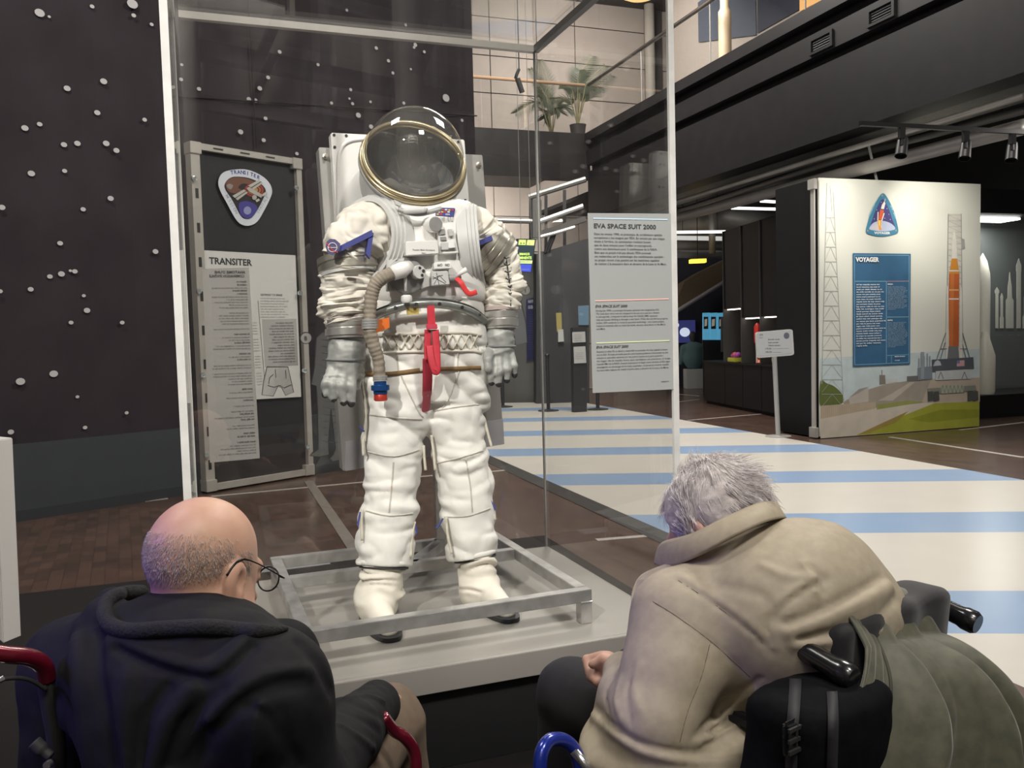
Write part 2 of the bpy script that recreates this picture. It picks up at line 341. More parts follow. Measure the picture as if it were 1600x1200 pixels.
# panelled light wall behind the gallery
FW_ = PL((1.66, 17.312) + FB.n[:2] * -3.6, 0.3408)
m_cream = M('cream_panel', (0.50, 0.43, 0.385), 0.6, noise=0.06, scale=3)
m_joint = M('panel_joint', (0.10, 0.085, 0.075), 0.8)
aL = FW_.a(FW_.p(690, 300)); aR = FW_.a(FW_.p(1330, 60))
bw = struct(G().prism([FW_.w(aL, 0, -.05), FW_.w(aR, 0, -.05), FW_.w(aR, 12, -.05), FW_.w(aL, 12, -.05)], FW_.n * -.2).build('wall_back', m_joint), 'pale stone panelled wall beyond the gallery', 'wall')
xs = [FW_.a(FW_.p(x, y)) for x, y in ((690, 100), (838, 60), (898, 60), (1007, 60))]
cols = [xs[0], xs[0] + .5 * (xs[1] - xs[0]), xs[1], xs[2], xs[3]]
while cols[-1] < aR: cols.append(cols[-1] + 2.6)
rows = [0, 1.15, 2.3, 3.45, 4.3, 5.45, 6.35, 7.22, 8.1, 9.0, 10.2, 11.4]
for i in range(len(cols) - 1):
    for j in range(len(rows) - 1):
        G().prism([FW_.w(cols[i] + .012, rows[j] + .012, 0), FW_.w(cols[i + 1] - .012, rows[j] + .012, 0), FW_.w(cols[i + 1] - .012, rows[j + 1] - .012, 0), FW_.w(cols[i] + .012, rows[j + 1] - .012, 0)], FW_.n * -.04).build('panel', m_cream, bw)
# ================================================================== shaping tools
def _h(i, j, k):
    n = (i * 374761393 + j * 668265263 + k * 2147483647) & 0xffffffff
    n = ((n ^ (n >> 13)) * 1274126177) & 0xffffffff
    return ((n ^ (n >> 16)) & 0xffff) / 65535.0
def vnoise(p):
    p = np.asarray(p, float); i = np.floor(p).astype(np.int64); f = p - i; f = f * f * (3 - 2 * f); out = 0.0
    for a in (0, 1):
        for b in (0, 1):
            for c in (0, 1):
                w = (f[..., 0] if a else 1 - f[..., 0]) * (f[..., 1] if b else 1 - f[..., 1]) * (f[..., 2] if c else 1 - f[..., 2])
                out = out + w * _h(i[..., 0] + a, i[..., 1] + b, i[..., 2] + c)
    return out * 2 - 1
def fbm(p, o=3):
    s = 0.0; a = 1.0
    for k in range(o): s = s + a * vnoise(p * (2.03 ** k) + 17.3 * k); a *= 0.5
    return s
def ridge(p): return 1 - np.abs(vnoise(p)) * 2          # sharp crests
def billow(p): return np.abs(vnoise(p)) * 2 - .38       # round hills, sharp valleys
def smin(a, b, k):
    h = np.clip(0.5 + 0.5 * (b - a) / k, 0, 1); return b + (a - b) * h - k * h * (1 - h)
def smax(a, b, k): return -smin(-a, -b, k)
def cap(p, a, b, ra, rb=None):
    rb = ra if rb is None else rb
    a = np.asarray(a, float); b = np.asarray(b, float); ba = b - a; q = p - a
    h = np.clip(q @ ba / (ba @ ba + 1e-12), 0, 1)
    return np.sqrt(((q - h[:, None] * ba) ** 2).sum(1)) - (ra + (rb - ra) * h)
def chain(p, pts, k=0.02):
    """pts: list of (point, radius)"""
    d = None
    for (a, ra), (b, rb) in zip(pts[:-1], pts[1:]):
        c = cap(p, a, b, ra, rb); d = c if d is None else np.minimum(d, c) if k == 0 else smin(d, c, k)
    return d
def ell(p, c, r, ax=None):
    q = p - np.asarray(c, float)
    if ax is not None: q = q @ np.asarray(ax, float).T          # rows of ax = local axes
    r = np.asarray(r, float); k0 = np.sqrt(((q / r) ** 2).sum(1)); k1 = np.sqrt(((q / r ** 2) ** 2).sum(1)) + 1e-9
    return k0 * (k0 - 1) / k1
def axes(fwd, up=(0, 0, 1)):
    """rows: side, forward, up"""
    f = nrm(fwd); s = nrm(np.cross(f, up)); return np.array([s, f, np.cross(s, f)])
def sdf_mesh(fn, lo, hi, h, blk=8):
    lo = np.asarray(lo, float); hi = np.asarray(hi, float)
    nb = np.ceil((hi - lo) / (h * blk)).astype(int); n = nb * blk
    gx, gy, gz = np.meshgrid(*[np.arange(k) for k in nb], indexing='ij')
    cen = lo + (np.stack([gx, gy, gz], -1).reshape(-1, 3) + 0.5) * h * blk
    d = fn(cen); act = np.abs(d) < blk * h * 1.25
    V = np.where(d < 0, -1.0, 1.0).astype(np.float32).reshape(nb)
    V = np.repeat(np.repeat(np.repeat(V, blk, 0), blk, 1), blk, 2)
    oi = np.stack(np.meshgrid(*[np.arange(blk)] * 3, indexing='ij'), -1).reshape(-1, 3)
    bi = np.stack([gx, gy, gz], -1).reshape(-1, 3)[act]
    for s in range(0, len(bi), 400):
        I = (bi[s:s + 400, None, :] * blk + oi[None]).reshape(-1, 3)
        V[I[:, 0], I[:, 1], I[:, 2]] = fn(lo + (I + 0.5) * h)
    V[[0, -1], :, :] = 1; V[:, [0, -1], :] = 1; V[:, :, [0, -1]] = 1
    S = V < 0
    cnt = np.zeros(tuple(n - 1), np.int8)
    for a in (0, 1):
        for b in (0, 1):
            for c in (0, 1): cnt += S[a:n[0] - 1 + a, b:n[1] - 1 + b, c:n[2] - 1 + c]
    C = np.argwhere((cnt > 0) & (cnt < 8)); idx = -np.ones(tuple(n - 1), np.int64); idx[C[:, 0], C[:, 1], C[:, 2]] = np.arange(len(C))
    acc = np.zeros((len(C), 3)); num = np.zeros(len(C))
    cs = [(a, b, c) for a in (0, 1) for b in (0, 1) for c in (0, 1)]
    for e0 in cs:
        for ax in range(3):
            if e0[ax]: continue
            e1 = list(e0); e1[ax] = 1
            v0 = V[C[:, 0] + e0[0], C[:, 1] + e0[1], C[:, 2] + e0[2]]; v1 = V[C[:, 0] + e1[0], C[:, 1] + e1[1], C[:, 2] + e1[2]]
            x = (v0 < 0) != (v1 < 0); t = np.where(x, v0 / np.where(np.abs(v0 - v1) < 1e-9, 1, v0 - v1), 0)
            pos = np.tile(np.array(e0, float), (len(C), 1)); pos[:, ax] += t
            acc += pos * x[:, None]; num += x
    P = lo + (C + acc / num[:, None] + 0.5) * h
    Q = []
    for ax in range(3):
        a0 = [slice(None)] * 3; a1 = [slice(None)] * 3; a0[ax] = slice(0, -1); a1[ax] = slice(1, None)
        E = np.argwhere(S[tuple(a0)] != S[tuple(a1)])
        b, c = [(1, 2), (2, 0), (0, 1)][ax]
        E = E[(E[:, b] > 0) & (E[:, c] > 0)]
        fl = S[E[:, 0], E[:, 1], E[:, 2]]
        def ci(db, dc):
            q = E.copy(); q[:, b] -= db; q[:, c] -= dc; q = np.minimum(q, n - 2); return idx[q[:, 0], q[:, 1], q[:, 2]]
        q = np.stack([ci(1, 1), ci(0, 1), ci(0, 0), ci(1, 0)], 1)
        q[~fl] = q[~fl][:, ::-1]
        Q.append(q)
    return P, np.concatenate(Q)
def mesh_np(name, P, Q, mat, parent=None, smooth=True, label=None, relax=0):
    o0 = origin(parent)
    if relax:
        E = np.concatenate([Q[:, [0, 1]], Q[:, [1, 2]], Q[:, [2, 3]], Q[:, [3, 0]]])
        for _ in range(relax):
            acc = np.zeros_like(P); num = np.zeros(len(P))
            np.add.at(acc, E[:, 0], P[E[:, 1]]); np.add.at(num, E[:, 0], 1); np.add.at(acc, E[:, 1], P[E[:, 0]]); np.add.at(num, E[:, 1], 1)
            P = 0.5 * P + 0.5 * acc / np.maximum(num, 1)[:, None]
    me = bpy.data.meshes.new(name)
    me.vertices.add(len(P)); me.vertices.foreach_set('co', (P - o0).astype(np.float32).ravel())
    k = Q.shape[1]; me.loops.add(len(Q) * k); me.loops.foreach_set('vertex_index', Q.astype(np.int32).ravel())
    me.polygons.add(len(Q)); me.polygons.foreach_set('loop_start', np.arange(0, len(Q) * k, k, dtype=np.int32)); me.polygons.foreach_set('loop_total', np.full(len(Q), k, np.int32))
    me.update(calc_edges=True); me.validate()
    if smooth: me.polygons.foreach_set('use_smooth', np.ones(len(Q), bool))
    o = bpy.data.objects.new(name, me); COL.objects.link(o); o.data.materials.append(mat); o.parent = parent
    if label: o['label'] = label
    return o
def loft(name, cen, rad, mat, parent, nr=56, ns=10, disp=None, squash=1.0, up=None, caps=True, label=None):
    """a tube through centres cen with radii rad; disp(s, theta, P) moves the skin outwards; squash scales the second axis"""
    C = np.array(smoothpath(cen, ns)); Rr = np.array(smoothpath([[r, r, r] for r in rad], ns))[:, 0]
    N = len(C); T = np.gradient(C, axis=0); T /= np.linalg.norm(T, axis=1)[:, None]
    x = np.asarray(up if up is not None else A, float); X = []
    for i in range(N):
        x = nrm(x - T[i] * (x @ T[i])); X.append(x)
    X = np.array(X); Y = np.cross(T, X)
    th = np.linspace(0, 2 * math.pi, nr, endpoint=False)
    D = X[:, None, :] * np.cos(th)[None, :, None] + Y[:, None, :] * np.sin(th)[None, :, None] * squash
    P = C[:, None, :] + D * Rr[:, None, None]
    if disp is not None:
        s = np.linspace(0, 1, N); P = P + D * disp(s[:, None] + 0 * th[None], th[None] + 0 * s[:, None], P)[..., None]
    P = P.reshape(-1, 3); i, k = np.meshgrid(np.arange(N - 1), np.arange(nr), indexing='ij'); k2 = (k + 1) % nr
    Q = np.stack([i * nr + k, i * nr + k2, (i + 1) * nr + k2, (i + 1) * nr + k], -1).reshape(-1, 4)
    if caps:
        P = np.vstack([P, C[0], C[-1]]); kk = np.arange(nr); k2 = (kk + 1) % nr
        Q = np.vstack([Q, np.stack([kk * 0 + N * nr, k2, kk, kk * 0 + N * nr], 1)[:0], ])
        caps_f = [tuple(range(nr))[::-1], tuple(range((N - 1) * nr, N * nr))]
        g = G(); g.v = [tuple(p) for p in P[:-2]]; g.f = [tuple(q) for q in Q] + caps_f
        return g.build(name, mat, parent, True, label=label)
    return mesh_np(name, P, Q, mat, parent, label=label)

# ================================================================== SHOW CASE
ZP = 0.36; TOP = 2.808
BR = np.array([0.1562, 4.1427, 0]); CW, CD = 1.6388, 1.2525
BL = BR - A * CW; FR = BR + B * CD; FL = BL + B * CD
CC = (BR + FL) / 2
plinth = thing('plinth', 'low plinth with a pale grey top on a black base under the glass show case', 'plinth', CC)
m_lam = M('grey_laminate', (0.30, 0.285, 0.262), 0.35, noise=0.05, scale=4)
G().prism([BL + Z * .275, BR + Z * .275, FR + Z * .275 + B * .02, FL + Z * .275 + B * .02], Z * (ZP - .275)).build('top_board', m_lam, plinth, bevel=.002)
i_ = .05
G().prism([BL + A * i_ + B * i_ + Z * .0095, BR - A * i_ + B * i_ + Z * .0095, FR - A * i_ - B * .01 + Z * .0095, FL + A * i_ - B * .01 + Z * .0095], Z * .2655).build('base', M('plinth_black', (0.012, 0.012, 0.013), 0.6), plinth)

case = thing('show_case', 'tall frameless glass show case around the space suit', 'show case', CC + Z * ZP)
gl = glass('case_glass', 0.035)
def pane(p, q, n, z0, z1, t=.010): return G().prism([p + Z * z0, q + Z * z0, q + Z * z1, p + Z * z1], n * t).build('glass_pane', gl, case)
pane(FL + A * .012, FR - A * .012, -B, ZP, TOP); pane(BL + A * .012, BR - A * .012, B, ZP, TOP); pane(FL, BL, A, ZP, TOP); pane(FR, BR, -A, ZP, TOP)
G().prism([FL + Z * TOP, FR + Z * TOP, BR + Z * TOP, BL + Z * TOP], Z * .010).build('glass_lid', gl, case)
m_edge = M('polished_glass_edge', (0.62, 0.62, 0.60), 0.25, noise=.1)
for c, sx, w in ((FR, -1, .022), (FL, 1, .022), (BR, -1, .008), (BL, 1, .012)):
    G().box(c + A * sx * .006 + Z * (ZP + TOP) / 2, A, B, Z, w, .014, TOP - ZP).build('glass_edge', m_edge, case)
m_rim = M('brushed_rim', (0.62, 0.60, 0.56), 0.35, 0.2)
G().bar(BL + A * .03 + Z * (TOP - .012), BR + Z * (TOP - .012), .03, .03).build('rim_bar', m_rim, case)
G().bar(BR + Z * (TOP - .012), FR + Z * (TOP - .012), .03, .03).build('rim_bar', M('rim_dark', (0.16, 0.15, 0.145), 0.4, .3), case)
G().bar(BL + Z * (TOP - .012), FL + Z * (TOP - .012), .03, .03).build('rim_bar', m_rim, case)

# printed films on the glass
FP = PL(FL, YAW); BP = PL(BL, YAW)
m_txt = M('print_dark', (0.045, 0.055, 0.055), 0.7, noise=.05)
m_film = glass('grey_film', 0.02, body=0.80, bcol=(0.40, 0.42, 0.415))
film = G().prism([FP.p(*q, .004) for q in ((918, 333), (1051, 334), (1055, 608), (926, 614))], B * .002).build('text_film', m_film, case, label='grey translucent text film on the front glass, space suit caption')
def words(n, seed, lo=3, hi=9):
    r = random.Random(seed); syl = 'la de con tra su pe mi ra no ti ve so lun bi ma re sta po'.split(); out = []
    while len(' '.join(out)) < n: out.append(''.join(r.choice(syl) for _ in range(r.randint(1, 3)))[:r.randint(lo, hi)])
    return ' '.join(out)[:n]
def pline(pl, x, y, off, s, mat, parent, size_px, width_px=None, bold=0.0, shear=0.0, name='lettering', flip=False, y2=None):
    """one printed line on the plane: pixel start, pixel letter height, pixel width (measured in the photo)"""
    P = pl.p(x, y, off); h = size_px * ((P - O) @ FW) / FPX
    w = None
    if width_px: w = np.linalg.norm(pl.p(x + width_px, y if y2 is None else y2, off) - P)
    ux = pl.u
    if flip: ux = -pl.u; P = pl.p(x + width_px, y, off)
    return text(name, s, P, ux, Z, h * 1.37, mat, parent, bold=bold, width=w, shear=shear)
pline(FP, 927.5, 356, .0075, 'EVA SPACE SUIT 2000', m_txt, film, 7.2, 97, .025)
para = ["Dans les années 1990, un prototype de combinaison spatiale", "européenne a été imaginé par l'ESA. En entrant par une trappe", "située à l'arrière, les astronautes n'avaient besoin", "que de deux minutes pour l'enfiler en microgravité,",
        "contre une demi-heure pour la combinaison de la NASA.", "Bien que ce projet n'ait pas abouti, l'ESA poursuit", "ses recherches sur la technologie des combinaisons spatiales :", "un projet récent s'est penché sur les matériaux capables", "de résister à la poussière dure et abrasive de la Lune et de Mars."]
wid = [106, 110, 88, 90, 98, 88, 109, 101, 112]
for k, s in enumerate(para): pline(FP, 928.2 + k * .12, 366.8 + 5.85 * k, .0075, s, m_txt, film, 3.5, wid[k], .006)
en = ["During the 1990s, a prototype European spacesuit was imagined by ESA.", "The back-door entry suit was designed to be put on in just two minutes", "in microgravity, compared to half an hour for NASA's EMU spacesuit", "with astronauts climbing in through a rear hatch. While the suit did not progress", "further, ESA continues to research spacesuit technology : one recent project", "looked at materials able to resist the harsh, abrasive dust found on the Moon", "and Mars."]
es = ["Durante los años 90, se diseñó y desarrolló un prototipo de traje espacial europeo", "con la ESA. El traje permitía que los astronautas pudieran colocárselo en dos", "minutos en gravedad, entrando por una puerta trasera en la parte posterior,", "en lugar de la media hora que tardaban en ponerse el traje", "espacial EMU de la NASA. Aunque el proyecto no llegó a buen término, la ESA sigue", "investigando en tecnología de los trajes espaciales : un proyecto reciente estudió", "los materiales capaces de resistir el polvo duro y abrasivo de la Luna y de Marte."]
pline(FP, 930, 480.5, .0075, 'EVA SPACE SUIT 2000', m_txt, film, 4.0, 50, .02, .25)
for k, s in enumerate(en): pline(FP, 931 + k * .15, 486.6 + 4.75 * k, .0075, s, m_txt, film, 2.7, [99, 99, 96, 112, 106, 108, 14][k], .004)
pline(FP, 931.5, 544.5, .0075, 'EVA SPACE SUIT 2000', m_txt, film, 4.0, 50, .02, .25)
for k, s in enumerate(es): pline(FP, 932 + k * .12, 550.8 + 4.85 * k, .0075, s, m_txt, film, 2.7, [111, 112, 104, 115, 114, 112, 112][k], .004)
pline(FP, 1033, 597, .0075, 'espace', m_txt, film, 2.2, 12, .01)
for c, (x0, y0, x1, y1) in {(.55, .72, .86): (927, 341, 1043, 343), (.80, .48, .42): (930, 470, 1045, 467), (.66, .70, .45): (931.5, 536, 1046, 532)}.items():
    G().prism([FP.p(x0, y0 - .8, .007), FP.p(x1, y1 - .8, .007), FP.p(x1, y1 + 1, .007), FP.p(x0, y0 + 1, .007)], B * .0006).build('rule_line', M('rule_%d' % int(c[0] * 100), c, .6), film)
# back glass: mirrored captions and drawings, read from the other side
m_film2 = glass('grey_film_back', 0.02, body=0.78, bcol=(0.33, 0.32, 0.305))
bf = G().prism([BP.p(*q, .014) for q in ((316, 420), (389, 418), (406, 716), (328, 723))], -B * .001).build('text_film', m_film2, case, label='tall grey text film on the back glass, lettering mirrored')
m_txt2 = M('print_dark_back', (0.05, 0.05, 0.05), .7)
pline(BP, 335, 427, .017, "ANATOMIE D'UNE", m_txt2, bf, 4.2, 48, .02, flip=True); pline(BP, 327, 433, .017, 'COMBINAISON SPATIALE', m_txt2, bf, 4.2, 55, .02, flip=True)
rr = random.Random(4); y = 441
while y < 708:
    hd = rr.random() < .28; k = (y - 420) / 300
    xr = 386 + 17 * k - 2; w = rr.uniform(14, 30) if hd else rr.uniform(26, 62)
    pline(BP, xr - w, y, .017, words(int(w * .62), int(y * 7)), m_txt2, bf, 2.9 if hd else 2.3, w, .02 if hd else .004, flip=True)
    y += 4.2 if not hd else 4.8
    if rr.random() < .18: y += 4
bf2 = G().prism([BP.p(*q, .014) for q in ((409, 499), (463, 498), (466, 571), (414, 574))], -B * .001).build('text_film', m_film2, case, label='small grey text film on the back glass, lettering mirrored')
y = 505
while y < 567:
    w = rr.uniform(20, 42); pline(BP, 458 + (y - 500) * .05 - w, y, .017, words(int(w * .6), int(y * 3)), m_txt2, bf2, 2.4, w, .012, flip=True); y += 4.3
def drawing(name, pts, lab, col=(.30, .30, .295), ln=True):
    P = [BP.p(x, y, .0145) for x, y in pts]
    o = G().prism(P, -B * .001).build(name, glass('film_%s' % name, .02, body=.62, bcol=col), case, label=lab)
    if ln: G().tube([BP.p(x, y, .0165) for x, y in pts + pts[:1]], .0016, 5, False).build('outline', m_txt2, o)
    return o
dr = drawing('shorts_drawing', [(417, 573), (450, 573), (459, 613), (446, 618), (440, 606), (434, 604), (427, 619), (409, 617), (412, 595)], 'grey line drawing of suit shorts on the back glass', (.40, .39, .375))
for q in ([(418, 602), (428, 605), (437, 602), (444, 606), (455, 601)], [(430, 577), (431, 590)], [(446, 578), (447, 591)], [(420, 600), (421, 590), (427, 585)]): G().tube([BP.p(x, y, .0165) for x, y in q], .0014, 5).build('stroke', m_txt2, dr)
d2 = drawing('undersuit_drawing', [(494, 527), (504, 518), (520, 520), (540, 525), (540, 600), (536, 640), (534, 690), (540, 712), (534, 718), (520, 721), (514, 716), (519, 712), (524, 700), (517, 640), (513, 690), (514, 710), (500, 714), (484, 712), (488, 707), (497, 702), (496, 640), (494, 603), (486, 600), (491, 575)], 'grey drawing of a ribbed undersuit on the back glass, beside the suit glove', (.20, .20, .20))
G().tube([BP.p(478 + 9 * math.cos(t), 528 + 9 * math.sin(t), .0165) for t in np.linspace(0, 6.283, 24)], .0018, 5, False).build('callout_ring', m_txt2, d2)
G().prism([BP.p(478 + 9 * math.cos(t), 528 + 9 * math.sin(t), .0146) for t in np.linspace(0, 6.283, 24)[:-1]], -B * .001).build('callout_disc', glass('film_callout', .02, body=.7, bcol=(.42, .41, .40)), d2)
pline(BP, 475, 532, .017, '8', m_txt2, d2, 7, None, .02)
for k in range(16):
    y = 530 + k * 10.6
    G().tube([BP.p(503 + k * .2, y, .0165), BP.p(522, y + 3, .0165), BP.p(535, y, .0165)], .0008, 4).build('rib_stroke', M('stroke_soft', (.13, .13, .13), .7), d2)
d3 = drawing('sleeve_drawing', [(806, 464), (813, 466), (822, 505), (824, 535), (806, 540), (800, 500)], 'pale outline drawing of a suit part on the back glass, beside the far glove', (.25, .26, .28))
G().prism([BP.p(821 + 8 * math.cos(t), 453 + 8 * math.sin(t), .0146) for t in np.linspace(0, 6.283, 24)[:-1]], -B * .001).build('callout_disc', MATS['film_callout'], d3)
pline(BP, 819, 457, .017, '1', m_txt2, d3, 6.5, None, .02)
G().tube([BP.p(821 + 8 * math.cos(t), 453 + 8 * math.sin(t), .0165) for t in np.linspace(0, 6.283, 24)], .0015, 5, False).build('callout_ring', m_txt2, d3)

# ================================================================== ALUMINIUM FRAME UNDER THE SUIT
m_alu = M('raw_aluminium', (0.66, 0.65, 0.64), 0.30, 0.7, col2=(0.46, 0.455, 0.45), scale=14, bump=.15)
ZF = ZP + .125; tw = .045
f0, f1, f2, f3 = fz(468, 989, ZF), fz(922, 919, ZF), fz(778, 829, ZF), fz(432, 868, ZF)
ua = nrm(nrm(f1 - f0) + nrm(f2 - f3)); wa = np.linalg.norm(f1 - f0); vb = nrm(np.array([ua[1], -ua[0], 0])); db = .5 * (np.linalg.norm(f3 - f0) + np.linalg.norm(f2 - f1))
def fr(u, v, z): return f0 + ua * u - vb * v + Z * (z - ZF)
frame = thing('support_frame', 'welded raw aluminium frame on the plinth around the suit boots', 'frame', fr(wa / 2, db / 2, ZP))
h2 = tw / 2
for a_, b_ in ((fr(0, h2, ZF - h2), fr(wa, h2, ZF - h2)), (fr(0, db - h2, ZF - h2), fr(wa, db - h2, ZF - h2)), (fr(h2, tw, ZF - h2), fr(h2, db - tw, ZF - h2)), (fr(wa - h2, tw, ZF - h2), fr(wa - h2, db - tw, ZF - h2)), (fr(tw, db * .66, ZF - h2), fr(wa - tw, db * .66, ZF - h2))):
    G().bar(a_, b_, tw, tw).build('rail', m_alu, frame, bevel=.002)
for u, v in ((h2, h2), (wa - h2, h2), (h2, db - h2), (wa - h2, db - h2)):
    G().box(fr(u, v, (ZP + ZF - tw) / 2), ua, vb, Z, tw, tw, ZF - tw - ZP).build('leg', m_alu, frame, bevel=.002)
    G().tube([fr(u - h2, v + h2 if v > .5 else v - h2, ZF - tw), fr(u + h2, v + h2 if v > .5 else v - h2, ZF - tw)], .0035, 6).build('weld_bead', m_alu, frame)
SP = PL(S0, YAW)
def sp(x, y, v=0.0): return SP.p(x, y, v)
def pxr(x, y, v, hw): return hw * ((sp(x, y, v) - O) @ FW) / FPX
# uprights carrying the suit's back panel
pu = sp(690, 886, -.425)
G().box((pu[0], pu[1], (ZP + 1.6) / 2), A, B, Z, .045, .045, 1.6 - ZP).build('upright', m_alu, frame)
G().bar(fr(wa / 2 + .02, db * .66, ZF - h2), np.array([pu[0], pu[1], ZF - h2]), tw, tw).build('rail', m_alu, frame)
# ================================================================== SPACE SUIT
m_fab = M('suit_fabric', (0.72, 0.69, 0.62), 0.8, noise=0.10, scale=9, bump=.12, col2=(0.64, 0.60, 0.53))
m_fabw = M('suit_fabric_white', (0.80, 0.79, 0.75), 0.75, noise=0.05, scale=8, bump=.10)
m_shell = M('suit_shell', (0.80, 0.79, 0.77), 0.32, noise=0.03, scale=3, coat=.2)
m_met = M('suit_metal', (0.62, 0.59, 0.52), 0.3, .85, noise=.2, scale=30)
m_gry = M('suit_grey', (0.36, 0.36, 0.355), 0.5, .2, noise=.15, scale=25)
m_lg = M('suit_light_grey', (0.58, 0.58, 0.57), 0.45, noise=.06, scale=20)
m_gold = M('helmet_ring_brass', (0.62, 0.52, 0.33), 0.28, .75, noise=.15, scale=12)
m_dk = M('suit_dark', (0.03, 0.03, 0.032), 0.5, noise=.2)
m_cord = M('suit_cord', (0.66, 0.62, 0.52), 0.85, noise=.2, scale=60)
m_red = M('suit_red', (0.62, 0.035, 0.06), 0.6, noise=.15, scale=40)
m_blue = M('suit_blue', (0.06, 0.07, 0.28), 0.7, noise=.1)
suit = thing('space_suit', 'white spacesuit with bubble helmet standing in the glass show case', 'space suit', S0 + Z * ZP)
# --- back panel, white plate
V0 = -.27
bpl = G().prism([sp(*q, V0) for q in ((498, 230), (754, 242), (788, 694), (536, 736))], -B * .10).build('backpack_panel', M('backpack_aluminium', (0.50, 0.49, 0.47), 0.35, .55, noise=.15, scale=5), suit, bevel=.003)
G().prism([sp(*q, V0 + .006) for q in ((540, 690), (786, 655), (788, 694), (540, 736))], -B * .12).build('lower_cover', M('backpack_cover', (0.36, 0.35, 0.37), 0.6, noise=.1), bpl)
for x, y in ((508, 245), (747, 258)):
    G().lathe(sp(x, y, V0), B, [(.012, 0), (.012, .01), (.006, .012), (.006, .03)], 10).build('bolt', m_met, bpl)
wp = G().prism([sp(*q, V0 + .07) for q in ((517, 207), (726, 218), (748, 520), (538, 520))], -B * .07).build('white_plate', m_shell, suit, bevel=.004)
for x, y in ((522, 211), (541, 212), (523, 230), (716, 222), (719, 241), (723, 280), (727, 313)):
    G().lathe(sp(x, y, V0 + .071), B, [(.006, -.004), (.006, .002)], 10).build('bolt_hole', m_dk, wp)
rp = smoothpath([sp(530, 420, V0 + .074), sp(528, 270, V0 + .074), sp(532, 235, V0 + .074), sp(545, 221, V0 + .074), sp(570, 217, V0 + .074), sp(600, 218, V0 + .074)], 6)
G().tube(rp, .007, 8).build('plate_rib', m_shell, wp, True)
# --- hard torso
rows_ = [(316, 654, 80, .16), (322, 654, 85, .178), (340, 656, 91, .19), (370, 658, 93, .20), (400, 659, 92, .205), (430, 661, 92, .205), (460, 663, 94, .20), (484, 664, 97, .20)]
vs = []; fs = []; n = 72
for y, cx, hw, b in rows_:
    c = sp(cx, y, -.02); a = pxr(cx, y, -.02, hw)
    for k in range(n):
        t = 2 * math.pi * k / n; co, si = math.cos(t), math.sin(t); e = 2 / 2.7
        vs.append(c + A * a * math.copysign(abs(co) ** e, co) + B * b * math.copysign(abs(si) ** e, si))
for i in range(len(rows_) - 1):
    for k in range(n): fs.append((i * n + k, i * n + (k + 1) % n, (i + 1) * n + (k + 1) % n, (i + 1) * n + k))
fs += [tuple(range(n)), tuple(range((len(rows_) - 1) * n, len(rows_) * n))]
tor = G().add(vs, fs).build('torso_shell', m_shell, suit, True)
md = tor.modifiers.new('sub', 'SUBSURF'); md.levels = 1; md.render_levels = 1
# --- armhole bearings
def ring_stack(name, c, ax, r, prof, mat, parent, squash=None, n=48, up=None):
    return G().lathe(c, ax, [(r * a, t) for a, t in prof], n, up=up, caps=False).build(name, mat, parent, 'auto')
axl = nrm(-A * .80 + B * .55 + Z * .10)
cl = sp(576, 377, .07)
ring_stack('armhole_bearing', cl, axl, .185, [(.80, -.06), (1.0, -.05), (1.0, -.01), (.96, -.01), (.96, .004), (.92, .004), (.92, .018), (.88, .018), (.88, .03), (.80, .03), (.80, -.02)], m_lg, suit)
axr = nrm(A * .92 + B * .36 + Z * .08)
cr_ = sp(741, 385, .04)
ring_stack('armhole_bearing', cr_, axr, .185, [(.80, -.06), (1.0, -.05), (1.0, -.01), (.96, -.01), (.96, .004), (.92, .004), (.92, .018), (.88, .018), (.88, .03), (.80, .03), (.80, -.02)], m_lg, suit)
# --- sleeves : creased fabric tubes
def wrinkle(fr_, amp, twist=1.2, seed=0.0, fine=.35):
    def d(s, th, P):
        q = np.stack([s * fr_ + 1.0 * vnoise(P * 9 + seed * 3) + .55 * np.sin(th + seed) * twist + .35 * np.sin(2 * th + seed * 2), np.cos(th) * .9 + seed, np.sin(th) * .9], -1)
        f = billow(q) * 1.0 + fine * billow(q * np.array([2.1, 2.2, 2.2]) + 5.7)
        return amp * f + amp * .45 * billow(P * 24 + seed)
    return d
def sleeve(name, pts, mat, amp, fr_, seed, squash=.92, v=None, **kw):
    C = [sp(x, y, vv) for x, y, hw, vv in pts]; R = [pxr(x, y, vv, hw) for x, y, hw, vv in pts]
    return loft(name, C, R, mat, suit, 96, 22, wrinkle(fr_, amp, seed=seed), squash, **kw)
sleeve('upper_sleeve', [(598, 352, 44, .05), (580, 357, 45, .07), (562, 371, 45, .085), (549, 389, 41, .09), (543, 407, 40, .09)], m_fab, .017, 6.5, 1.3)
sleeve('upper_sleeve', [(728, 352, 34, .02), (742, 358, 35, .03), (754, 369, 34, .035), (764, 384, 35, .04), (769, 394, 35, .04)], m_fab, .013, 6.5, 4.1)
sleeve('fore_sleeve', [(543, 421, 39, .09), (542, 436, 40, .09), (541, 452, 38, .09), (541, 468, 39, .09), (541, 484, 37, .09), (542, 496, 33, .09), (543, 503, 31, .09)], m_fab, .015, 11, 2.2)
sleeve('fore_sleeve', [(768, 392, 34, .04), (778, 405, 33, .045), (787, 420, 28, .05), (789, 437, 27, .06), (789, 453, 27, .065), (786, 469, 28, .07), (783, 482, 25, .07), (782, 487, 23, .07)], m_fab, .014, 12, 7.4)
def cuff(x, y, hw, v, ax, prof, mat=None, nm='bearing_ring'):
    return ring_stack(nm, sp(x, y, v), ax, pxr(x, y, v, hw), prof, mat or m_met, suit)
dn = -Z
cuff(543, 411, 44.5, .09, nrm(dn + A * .12 + B * .12), [(.9, -.03), (1.03, -.026), (1.05, -.004), (1.0, -.002), (1.0, .004), (1.05, .006), (1.05, .026), (.97, .03), (.9, .034)])
